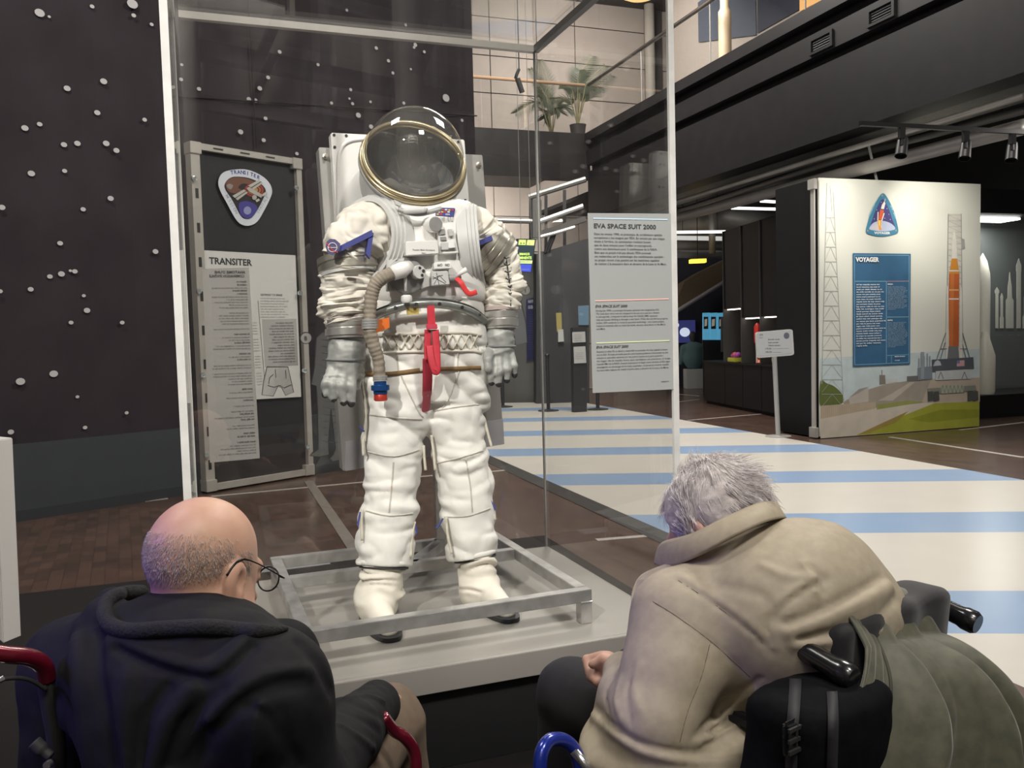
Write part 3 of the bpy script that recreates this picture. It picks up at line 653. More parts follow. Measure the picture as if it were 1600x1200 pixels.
cuff(543, 424, 42.5, .09, nrm(dn + A * .12 + B * .12), [(.9, -.008), (1.03, -.006), (1.03, .012), (.9, .014)], m_lg, 'strap_band')
G().box(sp(549, 429, .20), A, B, Z, .05, .012, .012).build('buckle', m_met, suit, bevel=.002)
axe = nrm(-Z * .62 + A * .78 + B * .1)
cuff(768, 393, 39, .04, axe, [(.9, -.05), (1.03, -.046), (1.04, -.02), (.99, -.018), (.99, -.012), (1.04, -.010), (1.04, .014), (.98, .016), (.98, .022), (1.03, .024), (1.02, .042), (.9, .046)])
for (x, y, hw, v) in ((543, 500, 33, .09), (782, 486, 25, .07)):
    w_ = pxr(x, y, v, hw)
    cuff(x, y, hw, v, nrm(dn + B * .06), [(.88, -.02), (1.0, -.014), (1.02, -.002), (.98, 0)], M('suit_mauve_band', (0.40, 0.33, 0.31), .7), 'cuff_band')
for (x, y, hw, v) in ((543, 512, 34, .09), (783, 498, 26.5, .07)):
    cuff(x, y, hw, v, nrm(dn + B * .06), [(.86, -.03), (1.0, -.028), (1.0, -.006), (.95, -.004), (.95, .002), (1.02, .004), (1.02, .030), (.95, .032), (.95, .04), (.85, .042)], M('wrist_metal', (.66, .65, .62), .28, .8), 'wrist_ring')
# --- lacing down the far sleeve
G().tube(smoothpath([sp(790, 395, .11), sp(794, 425, .125), sp(797, 450, .13), sp(798, 478, .14)], 6), .0022, 6).build('lace_seam', m_dk, suit)
for k in range(7): 
    y = 402 + k * 11; x = 791 + k * 1.1
    G().tube([sp(x - 4, y, .13), sp(x, y + 2, .142), sp(x + 4, y, .13)], .003, 6).build('lace', m_dk, suit)
# --- gloves : one skin each with separate fingers
def glove(cuffs, palm, fingers, thumb, v, name, seed):
    C = [sp(x, y, v) for x, y, hw in cuffs]; R = [pxr(x, y, v, hw) for x, y, hw in cuffs]
    pr = [(sp(x, y, v + dv), pxr(x, y, v, hw)) for x, y, hw, dv in palm]
    fg = [[(sp(x, y, v + dv), pxr(x, y, v, hw)) for x, y, hw, dv in f] for f in fingers]
    th = [(sp(x, y, v + dv), pxr(x, y, v, hw)) for x, y, hw, dv in thumb]
    def fn(p):
        d = None
        for (a, ra), (b, rb) in zip(list(zip(C, R))[:-1], list(zip(C, R))[1:]):
            q = cap((p - a) * 1.0, a - a, b - a, ra * .92, rb * .92); d = q if d is None else smin(d, q, .008)
        for a, b in zip(pr[:-1], pr[1:]): d = smin(d, cap(p, a[0], b[0], a[1], b[1]), .012)
        for f in fg: d = smin(d, chain(p, f, .006), .006)
        d = smin(d, chain(p, th, .006), .008)
        w = ridge(np.stack([p[:, 2] * 34 + vnoise(p * 9 + seed) * 1.6, p @ A * 10, p @ B * 10], 1) + seed)
        return d - .0035 * w - .0015 * vnoise(p * 75)
    allp = np.array([c for c in C] + [q[0] for q in pr] + [q[0] for f in fg for q in f] + [q[0] for q in th])
    P, Q = sdf_mesh(fn, allp.min(0) - .1, allp.max(0) + .1, .0042)
    o = mesh_np(name, P, Q, M('glove_silver', (0.42, 0.43, 0.41), .5, .15, col2=(.30, .31, .30), scale=25, bump=.2), suit)
    for f in fg:
        a, ra = f[-1]; G().ball(a - Z * .004, (ra * 1.02, ra * 1.02, ra * 1.12), 12, 8).build('fingertip', m_dk, o, True)
    G().tube(smoothpath([sp(cuffs[2][0] + math.cos(t) * cuffs[2][2] * 1.0, cuffs[2][1], v) + B * math.sin(t) * pxr(540, 560, v, cuffs[2][2]) for t in np.linspace(0, 6.28, 13)], 4), .005, 6).build('cuff_cord', M('glove_band', (.20, .20, .20), .6), o, True)
    return o
glove([(543, 530, 29), (542, 545, 31), (541, 562, 30), (541, 575, 29)],
      [(527, 577, 15, .0), (514, 592, 9, .01)][:1] + [(541, 585, 17, .0), (552, 580, 14, .0)],
      [[(520, 580, 10, .02), (510, 597, 7.5, .045), (508, 614, 5.8, .04)], [(528, 583, 10, .03), (520, 602, 7.5, .055), (521, 620, 6, .05)], [(538, 583, 11, .035), (534, 604, 8, .06), (537, 626, 6.2, .055)], [(548, 582, 11, .03), (547, 603, 8, .055), (549, 628, 6.4, .05)]],
      [(558, 572, 9, -.02), (562, 588, 7.5, .0), (557, 603, 6, .03)], .09, 'glove', 1.0)
glove([(782, 515, 23), (781, 527, 24), (781, 541, 23), (780, 550, 22)],
      [(769, 553, 11, .0), (781, 557, 13, .0), (793, 552, 11, .0)],
      [[(771, 560, 8, .02), (768, 580, 6.5, .04), (768, 596, 5, .035)], [(780, 562, 8.5, .03), (780, 582, 6.5, .05), (779, 598, 5.2, .045)], [(789, 560, 8.5, .03), (792, 578, 6.3, .05), (792, 592, 5, .045)], [(797, 557, 8, .02), (802, 572, 6, .04), (804, 584, 4.8, .035)]],
      [(765, 548, 8, .02), (762, 562, 6.5, .05), (763, 576, 5.2, .06)], .07, 'glove', 9.0)
# --- trousers : one skin, hips + two legs, creased
def vv(y): return .17 * (y - 520) / 360 - .01
legs = {0: [(613, 560, 45), (616, 610, 48), (617, 650, 48), (615, 700, 44.5), (612, 750, 42), (607, 800, 42), (602, 850, 40), (600, 884, 38)],
        1: [(708, 560, 45), (709, 610, 46), (711, 650, 45), (717, 700, 41.5), (724, 750, 41), (731, 800, 38.5), (738, 846, 36), (742, 870, 33)]}
LG = {k: [(sp(x, y, vv(y)), pxr(x, y, vv(y), hw)) for x, y, hw in L_] for k, L_ in legs.items()}
hipc = [(664, 496, 92), (664, 520, 93), (663, 545, 94), (662, 580, 93), (661, 612, 92)]
HP = [(sp(x, y, -.01), pxr(x, y, -.01, hw)) for x, y, hw in hipc]
def trousers_fn(p):
    # hips: an elliptical column
    z = p[:, 2]; zs = np.array([h[0][2] for h in HP])[::-1]; cu = np.array([h[0] @ A for h in HP])[::-1]; cv = np.array([h[0] @ B for h in HP])[::-1]; rr_ = np.array([h[1] for h in HP])[::-1]
    c_u = np.interp(z, zs, cu); c_v = np.interp(z, zs, cv); r_ = np.interp(z, zs, rr_)
    u = p @ A - c_u; v = p @ B - c_v; b_ = r_ * .74
    k0 = np.sqrt((u / r_) ** 2 + (v / b_) ** 2); d = (k0 - 1) * b_ * .95
    d = np.maximum(d, np.maximum(z - (zs[-1] + .05), (zs[0] - .02) - z))
    out = d
    for k in (0, 1):
        out = smin(out, chain(p, LG[k], .02), .022)
    # creases
    zz = p[:, 2]; ang = p @ A * 8
    kn = np.exp(-((zz - .84) / .10) ** 2)                      # knee ruffles
    w1 = billow(np.stack([zz * 24 + .9 * vnoise(p * 5) + .5 * np.sin(ang), p @ A * 2.6, p @ B * 2.6], 1))
    w2 = vnoise(np.stack([p @ A * 7 + zz * 6, zz * 5, p @ B * 6], 1) + 3.3)
    w3 = billow(np.stack([zz * 9 + p @ A * 8, p @ A * 2.2 - zz * 2.5, p @ B * 2.5], 1) + 8.1)
    out = out - (.020 * kn * w1 + .006 * w2 + .016 * (1 - kn) * w3 + .006 * billow(p * np.array([11, 11, 22.]) + 2.2) + .0015 * vnoise(p * 45))
    # clean hem planes
    for k in (0, 1):
        e = LG[k][-1][0]; ax_ = nrm(LG[k][-1][0] - LG[k][-2][0]); dd = np.sqrt(((p - e) ** 2).sum(1))
        out = np.where(dd < .22, smax(out, (p - e) @ ax_, .006), out)
    return out
allp = np.array([q[0] for k in (0, 1) for q in LG[k]] + [h[0] for h in HP])
P_, Q_ = sdf_mesh(trousers_fn, allp.min(0) - .32, allp.max(0) + np.array([.32, .32, .08]), .006)
tr = mesh_np('trousers', P_, Q_, m_fabw, suit)
def march_many(fn, pix, t0=.5, t1=6.0):
    """rays through many pixels walked together to the skin of a shape; None where they miss"""
    D = np.array([nrm(ray(q[0], q[1])) for q in pix]); t = np.full(len(D), t0); done = np.zeros(len(D), bool)
    for _ in range(110):
        k = np.flatnonzero(~done & (t < t1))
        if not len(k): break
        s = fn(O + D[k] * t[k, None]); hit = s < .0015
        done[k[hit]] = True; t[k[~hit]] += np.maximum(s[~hit] * .8, .0015)
    return [O + D[i] * t[i] if done[i] else None for i in range(len(D))]
def onskin(fn, pts, lift=.004, n=5):
    """pixel polyline laid on the skin of a shape"""
    P = smoothpath([np.array([x, y, 0.0]) for x, y in pts], n)
    return [h - nrm(h - O) * lift for h in march_many(fn, P) if h is not None]
def band(name, fn, pts, w_px, mat, parent, thick=.004, lift=.002, n=6):
    """flat webbing lying on the skin along a pixel path"""
    c = smoothpath([np.array([x, y, 0.0]) for x, y in pts], n); pa = []; pb = []
    for i, q in enumerate(c):
        t = nrm(c[min(i + 1, len(c) - 1)] - c[max(i - 1, 0)]); nx = np.array([-t[1], t[0], 0]) * w_px / 2; pa.append(q + nx); pb.append(q - nx)
    L_ = []; R_ = []
    for a, b in zip(march_many(fn, pa), march_many(fn, pb)):
        if a is None or b is None: continue
        L_.append(a - nrm(a - O) * (lift + thick)); R_.append(b - nrm(b - O) * (lift + thick))
    k = len(L_); back = [p + nrm(p - O) * thick for p in L_ + R_]
    g = G().add(L_ + R_ + back, [(i, i + 1, k + i + 1, k + i) for i in range(k - 1)] + [(2 * k + i, 3 * k + i, 3 * k + i + 1, 2 * k + i + 1) for i in range(k - 1)] + [(i, 2 * k + i, 2 * k + i + 1, i + 1) for i in range(k - 1)] + [(k + i, k + i + 1, 3 * k + i + 1, 3 * k + i) for i in range(k - 1)])
    return g.build(name, mat, parent, True)
TF = trousers_fn
m_seam = M('suit_seam', (0.60, 0.57, 0.51), .85, noise=.2, scale=80)
band('brown_belt', TF, [(569, 584), (610, 584), (660, 578), (710, 576), (752, 575)], 6.5, M('belt_brown', (0.22, 0.13, 0.05), .7, noise=.2, scale=30), tr)
band('belt_clasp', TF, [(656, 577), (672, 575), (688, 575)], 7, m_fab, tr, .007)
for s in ([(626, 585), (640, 615), (655, 645), (662, 652)], [(718, 578), (705, 615), (690, 640)], [(575, 648), (620, 653), (660, 655)], [(680, 642), (715, 636), (748, 632)], [(575, 706), (615, 713), (655, 703)], [(682, 724), (720, 715), (755, 704)], [(572, 798), (608, 806), (645, 802)], [(694, 808), (732, 806), (766, 794)], [(615, 722), (612, 760), (608, 800)], [(728, 718), (735, 760), (738, 800)], [(620, 552), (623, 582)], [(716, 550), (714, 578)]):
    pp = onskin(TF, s, .001)
    if len(pp) > 3: G().tube(pp, .0028, 6).build('seam', m_seam, tr)
# hems, ankle zips
for k in (0, 1):
    e, r_ = LG[k][-1]; ax_ = nrm(LG[k][-1][0] - LG[k][-2][0])
    G().lathe(e, ax_, [(r_ * .9, -.022), (r_ * 1.04, -.02), (r_ * 1.05, -.004), (r_ * .9, 0)], 40, caps=False).build('hem_band', m_fabw, tr, True)
    G().lathe(e, ax_, [(r_ * .85, .002), (r_ * 1.01, .003), (r_ * 1.01, .009), (r_ * .85, .01)], 40, caps=False).build('zip', m_dk, tr, True)
# waist lacing between two rolled edges
for yo, w_ in ((521, 5), (549, 5)):
    pp = onskin(TF, [(580, yo + 6), (600, yo + 2), (664, yo), (730, yo - 1), (752, yo + 3)], .003)
    G().tube(pp, .006, 8).build('rolled_edge', m_fab, tr, True)
k = 0
x = 600.0
while x < 742:
    for (xa, ya, xb, yb) in ((x, 523, x + 12, 546), (x + 12, 523, x, 546)):
        pp = onskin(TF, [(xa, ya), ((xa + xb) / 2, (ya + yb) / 2), (xb, yb)], .006, 3)
        if len(pp) > 1: G().tube(pp, .0032, 6).build('waist_lace', m_cord, tr, True)
    x += 13.5
# side cords hanging from the trousers
for s, c in (([(570, 560), (566, 600), (572, 640), (570, 690)], m_cord), ([(571, 676), (567, 690), (568, 712)], m_cord), ([(662, 696), (663, 715), (665, 735)], m_cord), ([(674, 680), (677, 705), (680, 735)], m_cord), ([(757, 655), (763, 680), (768, 698)], m_cord), ([(763, 778), (768, 795), (774, 812)], m_cord), ([(566, 795), (565, 815), (566, 845)], m_cord), ([(648, 815), (644, 840), (642, 870)], m_cord), ([(697, 808), (700, 840), (706, 865)], m_cord),
             ([(563, 800), (560, 815), (559, 822)], m_blue), ([(648, 818), (651, 830), (650, 835)], m_blue), ([(692, 810), (686, 820), (681, 826)], m_blue), ([(765, 780), (771, 790), (774, 797)], m_blue), ([(562, 666), (566, 672), (570, 674)], m_blue)):
    G().tube(smoothpath([sp(x, y, vv(y) + .06) for x, y in s], 5), .0055 if c is m_cord else .004, 7).build('side_cord', c, tr, True)
# --- boots : shaft + foot, one skin each
def boot(shaft, ax_f, toe, heel, r_foot, seed):
    sh = [(sp(x, y, v), pxr(x, y, v, hw)) for x, y, hw, v in shaft]; toe = np.asarray(toe, float); heel = np.asarray(heel, float); fwd = nrm(toe - heel)
    def fn(p):
        d = chain(p, sh, .01)
        w = billow(np.stack([p[:, 2] * 40 + vnoise(p * 9 + seed) * 1.4, p @ A * 6, p @ B * 6], 1) + seed) + .5
        d = d - .015 * (w - .35) * np.clip((p[:, 2] - .41) / .04, 0, 1) - .002 * vnoise(p * 40)
        f = smin(cap(p, heel + fwd * .055 + Z * .055, toe - fwd * .05 + Z * .040, .056, .037), cap(p, heel + fwd * .06 + Z * .10, toe - fwd * .15 + Z * .055, .056, .036), .03)
        f = smin(f, cap(p, sh[-1][0], heel + fwd * .09 + Z * .08, sh[-1][1] * .84, .056), .03)
        d = smin(d, f, .02)
        return np.maximum(d, ZP + .014 - p[:, 2])
    pts = np.array([q[0] for q in sh] + [toe, heel])
    P, Q = sdf_mesh(fn, pts.min(0) - .13, pts.max(0) + .13, .006)
    o = mesh_np('boot', P, Q, M('boot_hide', (0.76, 0.72, 0.63), .75, noise=.08, scale=15, bump=.15), suit)
    sd = nrm(np.cross(fwd, Z)); g = G(); N = 40; ring = []
    for i in range(N):
        t = 2 * math.pi * i / N; L_ = np.linalg.norm(toe - heel) / 2 + .006; c = (toe + heel) / 2; wv = .058 + .006 * math.cos(t)
        ring.append(c * [1, 1, 0] + fwd * math.cos(t) * L_ + sd * math.copysign(abs(math.sin(t)) ** .75, math.sin(t)) * wv + Z * (ZP + .001))
    g.prism(ring, Z * .016); g.build('sole', m_dk, o)
    return o
boot([(600, 893, 30, .175), (598, 908, 30, .185), (595, 925, 30, .20), (590, 945, 31, .21)], None, loc(-.205, .455, ZP), loc(-.235, .10, ZP), .06, 1.7)
boot([(744, 880, 26, .16), (747, 893, 26, .17), (748, 908, 26, .185), (745, 925, 28, .2)], None, loc(.245, .445, ZP), loc(.195, .10, ZP), .06, 5.1)
# --- waist ring between hard torso and trousers
wr = [sp(x, y, v) for x, y, v in ((561, 519, .0), (566, 508, .08), (590, 492, .17), (625, 480, .215), (660, 475, .23), (700, 477, .215), (735, 487, .17), (757, 503, .08), (763, 515, .0))]
back = [sp(740, 520, -.16), sp(664, 522, -.2), sp(590, 520, -.16)]
wpth = smoothpath(wr + back, 7, closed=True); wpth.append(wpth[0])
wring = G().tube(wpth, .019, 10, False, .75).build('waist_ring', M('ring_green_grey', (.36, .38, .36), .35, .5, noise=.2), suit, True)
G().tube([p + Z * .016 + nrm(np.array([p[0] - S0[0], p[1] - S0[1], 0])) * .004 for p in wpth], .006, 8, False).build('ring_lip', m_dk, wring, True)
for k in range(9):
    p = wpth[8 + k * 6]; d = nrm(np.array([p[0] - S0[0], p[1] - S0[1], 0])); G().lathe(p + d * .016, d, [(.007, 0), (.007, .006)], 8).build('ring_bolt', m_dk, wring)
# skirt under the ring with labels
G().prism([sp(x, y, .225) for x, y in ((586, 500), (608, 496), (609, 512), (588, 520))], -B * .004).build('orange_label', M('orange_label', (.72, .16, .02), .6, noise=.1), suit)
G().prism([sp(x, y, .235) for x, y in ((634, 474), (654, 472), (655, 491), (636, 492))], -B * .004).build('yellow_label', M('yellow_label', (.58, .44, .12), .6, noise=.1), suit)
# red strap with buckle and loop
G().prism([sp(x, y, .262) for x, y in ((667, 478), (678, 477), (680, 511), (668, 512))], B * .006).build('red_strap', m_red, suit)
G().prism([sp(x, y, .27) for x, y in ((665, 507), (682, 506), (683, 514), (666, 515))], B * .010).build('strap_buckle', M('red_buckle', (.60, .06, .10), .4), suit, bevel=.002)
G().prism([sp(x, y, .266) for x, y in ((673, 516), (677, 516), (677, 545), (674, 545))], B * .004).build('buckle_tongue', m_met, suit)
for pts in ([(669, 515, .262), (668, 545, .262), (669, 562, .265)], [(680, 515, .268), (682, 545, .275), (683, 575, .285), (680, 580, .285), (674, 562, .28), (671, 540, .27)]):
    G().tube(smoothpath([sp(*q) for q in pts], 6), .014, 8, True, .18, up=B).build('red_strap', m_red, suit, True)
G().tube(smoothpath([sp(668, 560, .25), sp(668, 595, .235), sp(667, 620, .2), sp(665, 643, .16)], 6), [.019] * 12 + [.016] * 6 + [.012], 8, True, .15, up=B).build('red_strap', M('suit_red_dark', (.38, .02, .045), .65), suit, True)
# --- helmet
hc_ = sp(646, 254, .06); rR = pxr(646, 254, .06, 80.5)
vd = nrm(O - hc_); upv = nrm(Z - vd * (vd @ Z)); rtv = np.cross(upv, vd)
if rtv @ A < 0: rtv = -rtv
hn = nrm(vd * .70 + (upv * .965 + rtv * .26) * .71)
def hring(name, r, t, tr_, mat, **kw):
    a = nrm(A - hn * (A @ hn)); b = np.cross(hn, a)
    return G().tube([hc_ + hn * t + (a * math.cos(x) + b * math.sin(x)) * r for x in np.linspace(0, 2 * math.pi, 73)], tr_, 10, False, up=hn).build(name, mat, suit, True)
G().lathe(hc_, hn, [(rR * 1.0, .004), (rR * 1.02, -.02), (rR * 1.0, -.06), (rR * .98, -.12), (rR * .94, -.16)], 64, caps=False).build('neck_collar', m_lg, suit, True)
hring('helmet_ring', rR * 1.0, .0, .0105, m_gold); hring('helmet_ring', rR * .985, .018, .008, m_gold); hring('helmet_ring', rR * 1.01, -.022, .009, m_gry)
G().lathe(hc_, hn, [(rR * .97, .0), (rR * .93, -.05), (rR * .80, -.11), (rR * .5, -.15), (0.001, -.16)], 48, caps=False).build('neck_lining', M('helmet_inside', (.055, .055, .057), .6, noise=.3, scale=10), suit, True)
dome_r = rR * .945
prof = [(dome_r * math.sin(t), dome_r * math.cos(t) * 1.0 + .030) for t in np.linspace(math.pi / 2 + .02, 0.002, 26)]
G().lathe(hc_, hn, prof, 64, caps=False).build('helmet_dome', glass('helmet_bubble', .10, (.93, .93, .91), body=.05, bcol=(.7, .68, .64)), suit, True)  # whitish haze mixed into the bubble so the dome reads
# latch under the helmet
lt = G(); lt.prism([sp(x, y, .2) for x, y in ((614, 312), (627, 318), (625, 324), (617, 321))], B * .012); lt.build('latch_bracket', m_lg, suit, bevel=.002)
G().tube(smoothpath([sp(622, 327, .205), sp(640, 333, .215), sp(660, 334, .22), sp(690, 326, .22)], 6), .009, 8, True, .6, up=B).build('latch_bar', m_gry, suit, True)
G().tube(smoothpath([sp(630, 330, .225), sp(660, 328, .235), sp(664, 325, .235)], 5), .012, 8, True, .5, up=B).build('latch_lever', m_lg, suit, True)
# --- chest equipment
def cbox(name, q, v, d, mat, parent=suit, bev=.003): return G().prism([sp(x, y, v + d) for x, y in q], -B * d).build(name, mat, parent, bevel=bev)
VF = .175
cb = cbox('control_box', ((634, 377), (684, 375), (686, 397), (635, 400)), VF, .07, m_shell)
pline(SP, 644.5, 391.5, VF + .0712, 'Tassalor Bains Aerospace', m_txt, cb, 2.6, 35, .01); pline(SP, 659, 396, VF + .0712, 'Espace', m_txt, cb, 1.8, 6, .01)
fp = cbox('flag_patch', ((681, 324), (712, 325), (709, 340), (679, 338)), .165, .008, m_blue)
rr = random.Random(2)
for i, (x, y) in enumerate([(690, 326.5), (695, 326.5), (700, 327), (705, 327), (684, 330), (689, 330), (694, 330), (699, 330), (682, 333.5), (687, 333.5)]):
    G().prism([sp(x + a, y + b, .174) for a, b in ((0, 0), (3.8, 0), (3.8, 2.2), (0, 2.2))], B * .0006).build('flag_print', [M('pr_red', (.6, .05, .05), .6), M('pr_white', (.7, .7, .7), .6), M('pr_yel', (.65, .45, .08), .6)][i % 3], fp)
pline(SP, 696, 336, .1745, 'ESA', MATS['pr_white'], fp, 2.6, 7, .02)
for k in range(6):
    if k == 3: continue
    cbox('toggle_bar', ((683 + k * 4.3, 339), (686.6 + k * 4.3, 339), (686.4 + k * 4.3, 346), (682.8 + k * 4.3, 346)), .165, .010, m_lg, bev=.001)
pb = cbox('switch_panel', ((684, 357), (709, 356), (717, 396), (688, 398)), VF, .035, m_shell)
for q in (((686.5, 358.5), (695, 358), (696, 366), (687, 367)), ((688, 370), (697, 369.5), (698, 375.5), (689, 376))): cbox('key', q, VF + .035, .006, m_gry, pb, .001)
cbox('rocker', ((700, 358), (706.5, 357.5), (709, 369), (702, 369.5)), VF + .035, .012, m_lg, pb, .002)
cbox('rocker', ((689, 379), (711, 378), (713, 390), (690, 391)), VF + .035, .008, m_lg, pb, .002)
cbox('rocker', ((700, 379), (710, 378.5), (711.5, 387), (701, 388)), VF + .043, .006, M('rocker_white', (.85, .85, .85), .4), pb, .001)
gx = sp(668, 351, VF - .02)
ga = G().lathe(gx, nrm(B + A * .16 - Z * .10), [(.030, 0), (.031, .07), (.029, .075), (.027, .075)], 28).build('gauge', m_shell, suit, 'auto')
gt = gx + nrm(B + A * .16 - Z * .10) * .0762
G().lathe(gt, nrm(B + A * .16 - Z * .10), [(.0265, -.001), (.0265, .001)], 28).build('gauge_face', m_gry, ga)
cbox('gauge_foot', ((658, 352), (681, 354), (682, 378), (656, 377)), .165, .02, m_shell)
mp_ = cbox('hose_plate', ((604, 405), (632, 403), (658, 418), (662, 452), (606, 455)), VF - .01, .04, m_lg)
cd_ = sp(634, 431, VF + .03)
cd2 = G().lathe(cd_, B, [(.068, 0), (.068, .012), (.062, .016)], 40).build('connector_disc', M('disc_grey', (.30, .30, .295), .45, .3, noise=.2), suit, 'auto')
c5 = sp(650, 426, VF + .045)
s5 = G().lathe(c5, nrm(B + A * .2), [(.026, 0), (.027, .03), (.025, .034)], 10).build('socket', m_lg, suit, 'auto')
for k in range(5):
    t = k * 2 * math.pi / 5 + .3; q = c5 + nrm(B + A * .2) * .034 + (A * math.cos(t) + Z * math.sin(t)) * .0145
    G().lathe(q, nrm(B + A * .2), [(.0055, -.004), (.0055, .0012)], 10).build('socket_hole', m_dk, s5)
G().lathe(sp(621, 409, VF + .04), B, [(.008, 0), (.008, .004)], 10).build('red_dot', m_dk, mp_)
G().tube([sp(634, 408, VF + .06), sp(634, 455, VF + .075)], .0055, 8).build('lever', m_lg, suit, True)
G().tube([sp(633, 415, VF + .07), sp(632, 452, VF + .055)], .004, 8).build('lever', m_lg, suit, True)
G().lathe(sp(635, 461, VF + .09), -Z, [(.012, 0), (.02, .004), (.021, .02), (.016, .028)], 16).build('lever_knob', M('knob_white', (.82, .82, .8), .5), suit, 'auto')
G().lathe(sp(612, 397, VF - .005), nrm(B - A * .3), [(.017, 0), (.017, .008), (.006, .009), (.006, .003)], 18).build('eyelet', m_shell, suit, 'auto')
onb = cbox('switch_box', ((675, 424), (700, 423), (703, 445), (675, 447)), VF - .01, .06, m_lg)
cbox('switch_bracket', ((656, 427), (676, 425), (676, 447), (657, 452)), VF - .01, .03, m_shell)
lb = cbox('switch_label', ((678, 410), (705, 409), (706, 420), (679, 421)), VF, .05, M('label_white', (.82, .82, .8), .5))
PU = sp(702.5, 412.2, VF + .0512); text('lettering', 'ON   OFF', PU, -A, -Z, .014, m_txt, lb, .02, width=pxr(690, 412, VF, 19.5))
for q in ([(676, 436), (684, 432), (692, 430)], [(678, 444), (686, 430), (697, 441)], [(682, 426), (684, 436), (686, 445)], [(676, 432), (690, 440), (696, 443)]): G().tube([sp(x, y, VF + .0515) for x, y in q], .0008, 4).build('scribble', m_txt, onb)
G().lathe(sp(704, 435, VF + .02), A, [(.015, -.01), (.015, .03), (.012, .034), (.012, .04)], 14).build('plug', m_gry, suit, 'auto')
G().tube([sp(712, 433, VF + .03), sp(718, 428, VF + .04), sp(729, 421, VF + .06)], [.006, .007, .011], 10).build('pin', m_shell, suit, True)
G().tube(smoothpath([sp(713, 435, VF + .04), sp(720, 441, VF + .06), sp(727, 453, VF + .06), sp(734, 459, VF + .06), sp(745, 456, VF + .06)], 6), .010, 8, True, .22, up=B).build('red_tag', M('tag_red', (.72, .05, .05), .6), suit, True)
# --- breathing hose
hp = [sp(628, 423, VF + .08), sp(612, 427, VF + .085), sp(597, 434, VF + .085), sp(586, 446, VF + .08), sp(580, 465, VF + .075), sp(578, 490, VF + .075), sp(578, 515, VF + .08), sp(584, 540, VF + .08), sp(591, 562, VF + .075), sp(594, 594, VF + .07)]
hr = [pxr(590, 480, .25, k) for k in (9.5, 10.5, 10.5, 10.5, 10.5, 10, 9.5, 10, 9.5, 9)]
def hd(s, th, P): return .0012 * np.sin(s * 170) + .0016 * vnoise(P * 60) + .004 * np.exp(-((s - .66) / .05) ** 2) * ridge(P * 55)
hose = loft('breathing_hose', hp[1:], hr[1:], M('hose_cloth', (.29, .25, .20), .8, noise=.15, scale=40, bump=.15), suit, 28, 14, hd)
G().tube([sp(640, 416, VF + .06), sp(628, 422, VF + .08), sp(613, 427, VF + .085)], [.022, .030, .027], 18).build('hose_elbow', m_shell, hose, True)
def hband(i0, r, mat, nm, hgt=.008): 
    G().lathe(i0, -Z, [(r * .8, -hgt), (r, -hgt), (r, hgt), (r * .8, hgt)], 24, caps=False).build(nm, mat, hose, 'auto')
for k in range(4): hband(sp(578, 500 + 4 * k, VF + .078), .030, m_gry, 'hose_clamp', .004)
for k in range(3): hband(sp(594, 588 + 3 * k, VF + .07), .0265, m_gry, 'hose_clamp', .003)
q = sp(594, 596, VF + .07)
mb = M('anodised_blue', (.02, .10, .33), .3, .6); mr_ = M('anodised_red', (.55, .05, .03), .35, .4)
G().lathe(q, -Z, [(.024, 0), (.024, .012), (.034, .014), (.034, .032), (.026, .034), (.026, .046)], 28).build('blue_coupling', mb, hose, 'auto')
G().lathe(q - Z * .046, -Z, [(.023, 0), (.025, .004), (.025, .022), (.020, .026)], 28).build('red_coupling', mr_, hose, 'auto')
# --- sleeve patch and blue bands
ub = G().prism([sp(x, y, .226) for x, y in ((523, 388), (528, 395), (583, 368), (581, 359))], -B * .03).build('blue_band', m_blue, suit)
G().prism([sp(x, y, .222) for x, y in ((577, 362), (584, 364), (578, 404), (572, 396))], -B * .03).build('blue_band', m_blue, suit)
G().prism([sp(x, y, .145) for x, y in ((745, 377), (749, 384), (770, 375), (768, 368))], -B * .02).build('blue_band', m_blue, suit)
pt = [(511, 377), (516, 373), (524, 374), (532, 381), (530, 391), (521, 399), (512, 395), (509, 385)]
pa = G().prism([sp(x, y, .236) for x, y in pt], -B * .006).build('shoulder_patch', M('patch_blue', (.09, .08, .20), .7), suit)
def pring(r, c, w): G().tube([sp(519.5 + r * math.cos(t), 386.5 + r * math.sin(t), .2375) for t in np.linspace(0, 6.283, 25)], w, 4, False).build('patch_print', c, pa)
pring(7, MATS['pr_white'], .0016); G().tube([sp(510, 380, .2375), sp(520, 392, .2375), sp(528, 395, .2375)], .0022, 4).build('patch_print', MATS['pr_red'], pa)
G().tube([sp(513, 387, .2375), sp(526, 387, .2375)], .0016, 4).build('patch_print', MATS['pr_white'], pa)
for s in ([(748, 393), (742, 405)], [(744, 389), (738, 402)]): G().tube([sp(s[0][0], s[0][1], .14), sp(s[1][0], s[1][1], .15)], .006, 6).build('red_tab', M('tab_red', (.45, .04, .03), .7), suit)
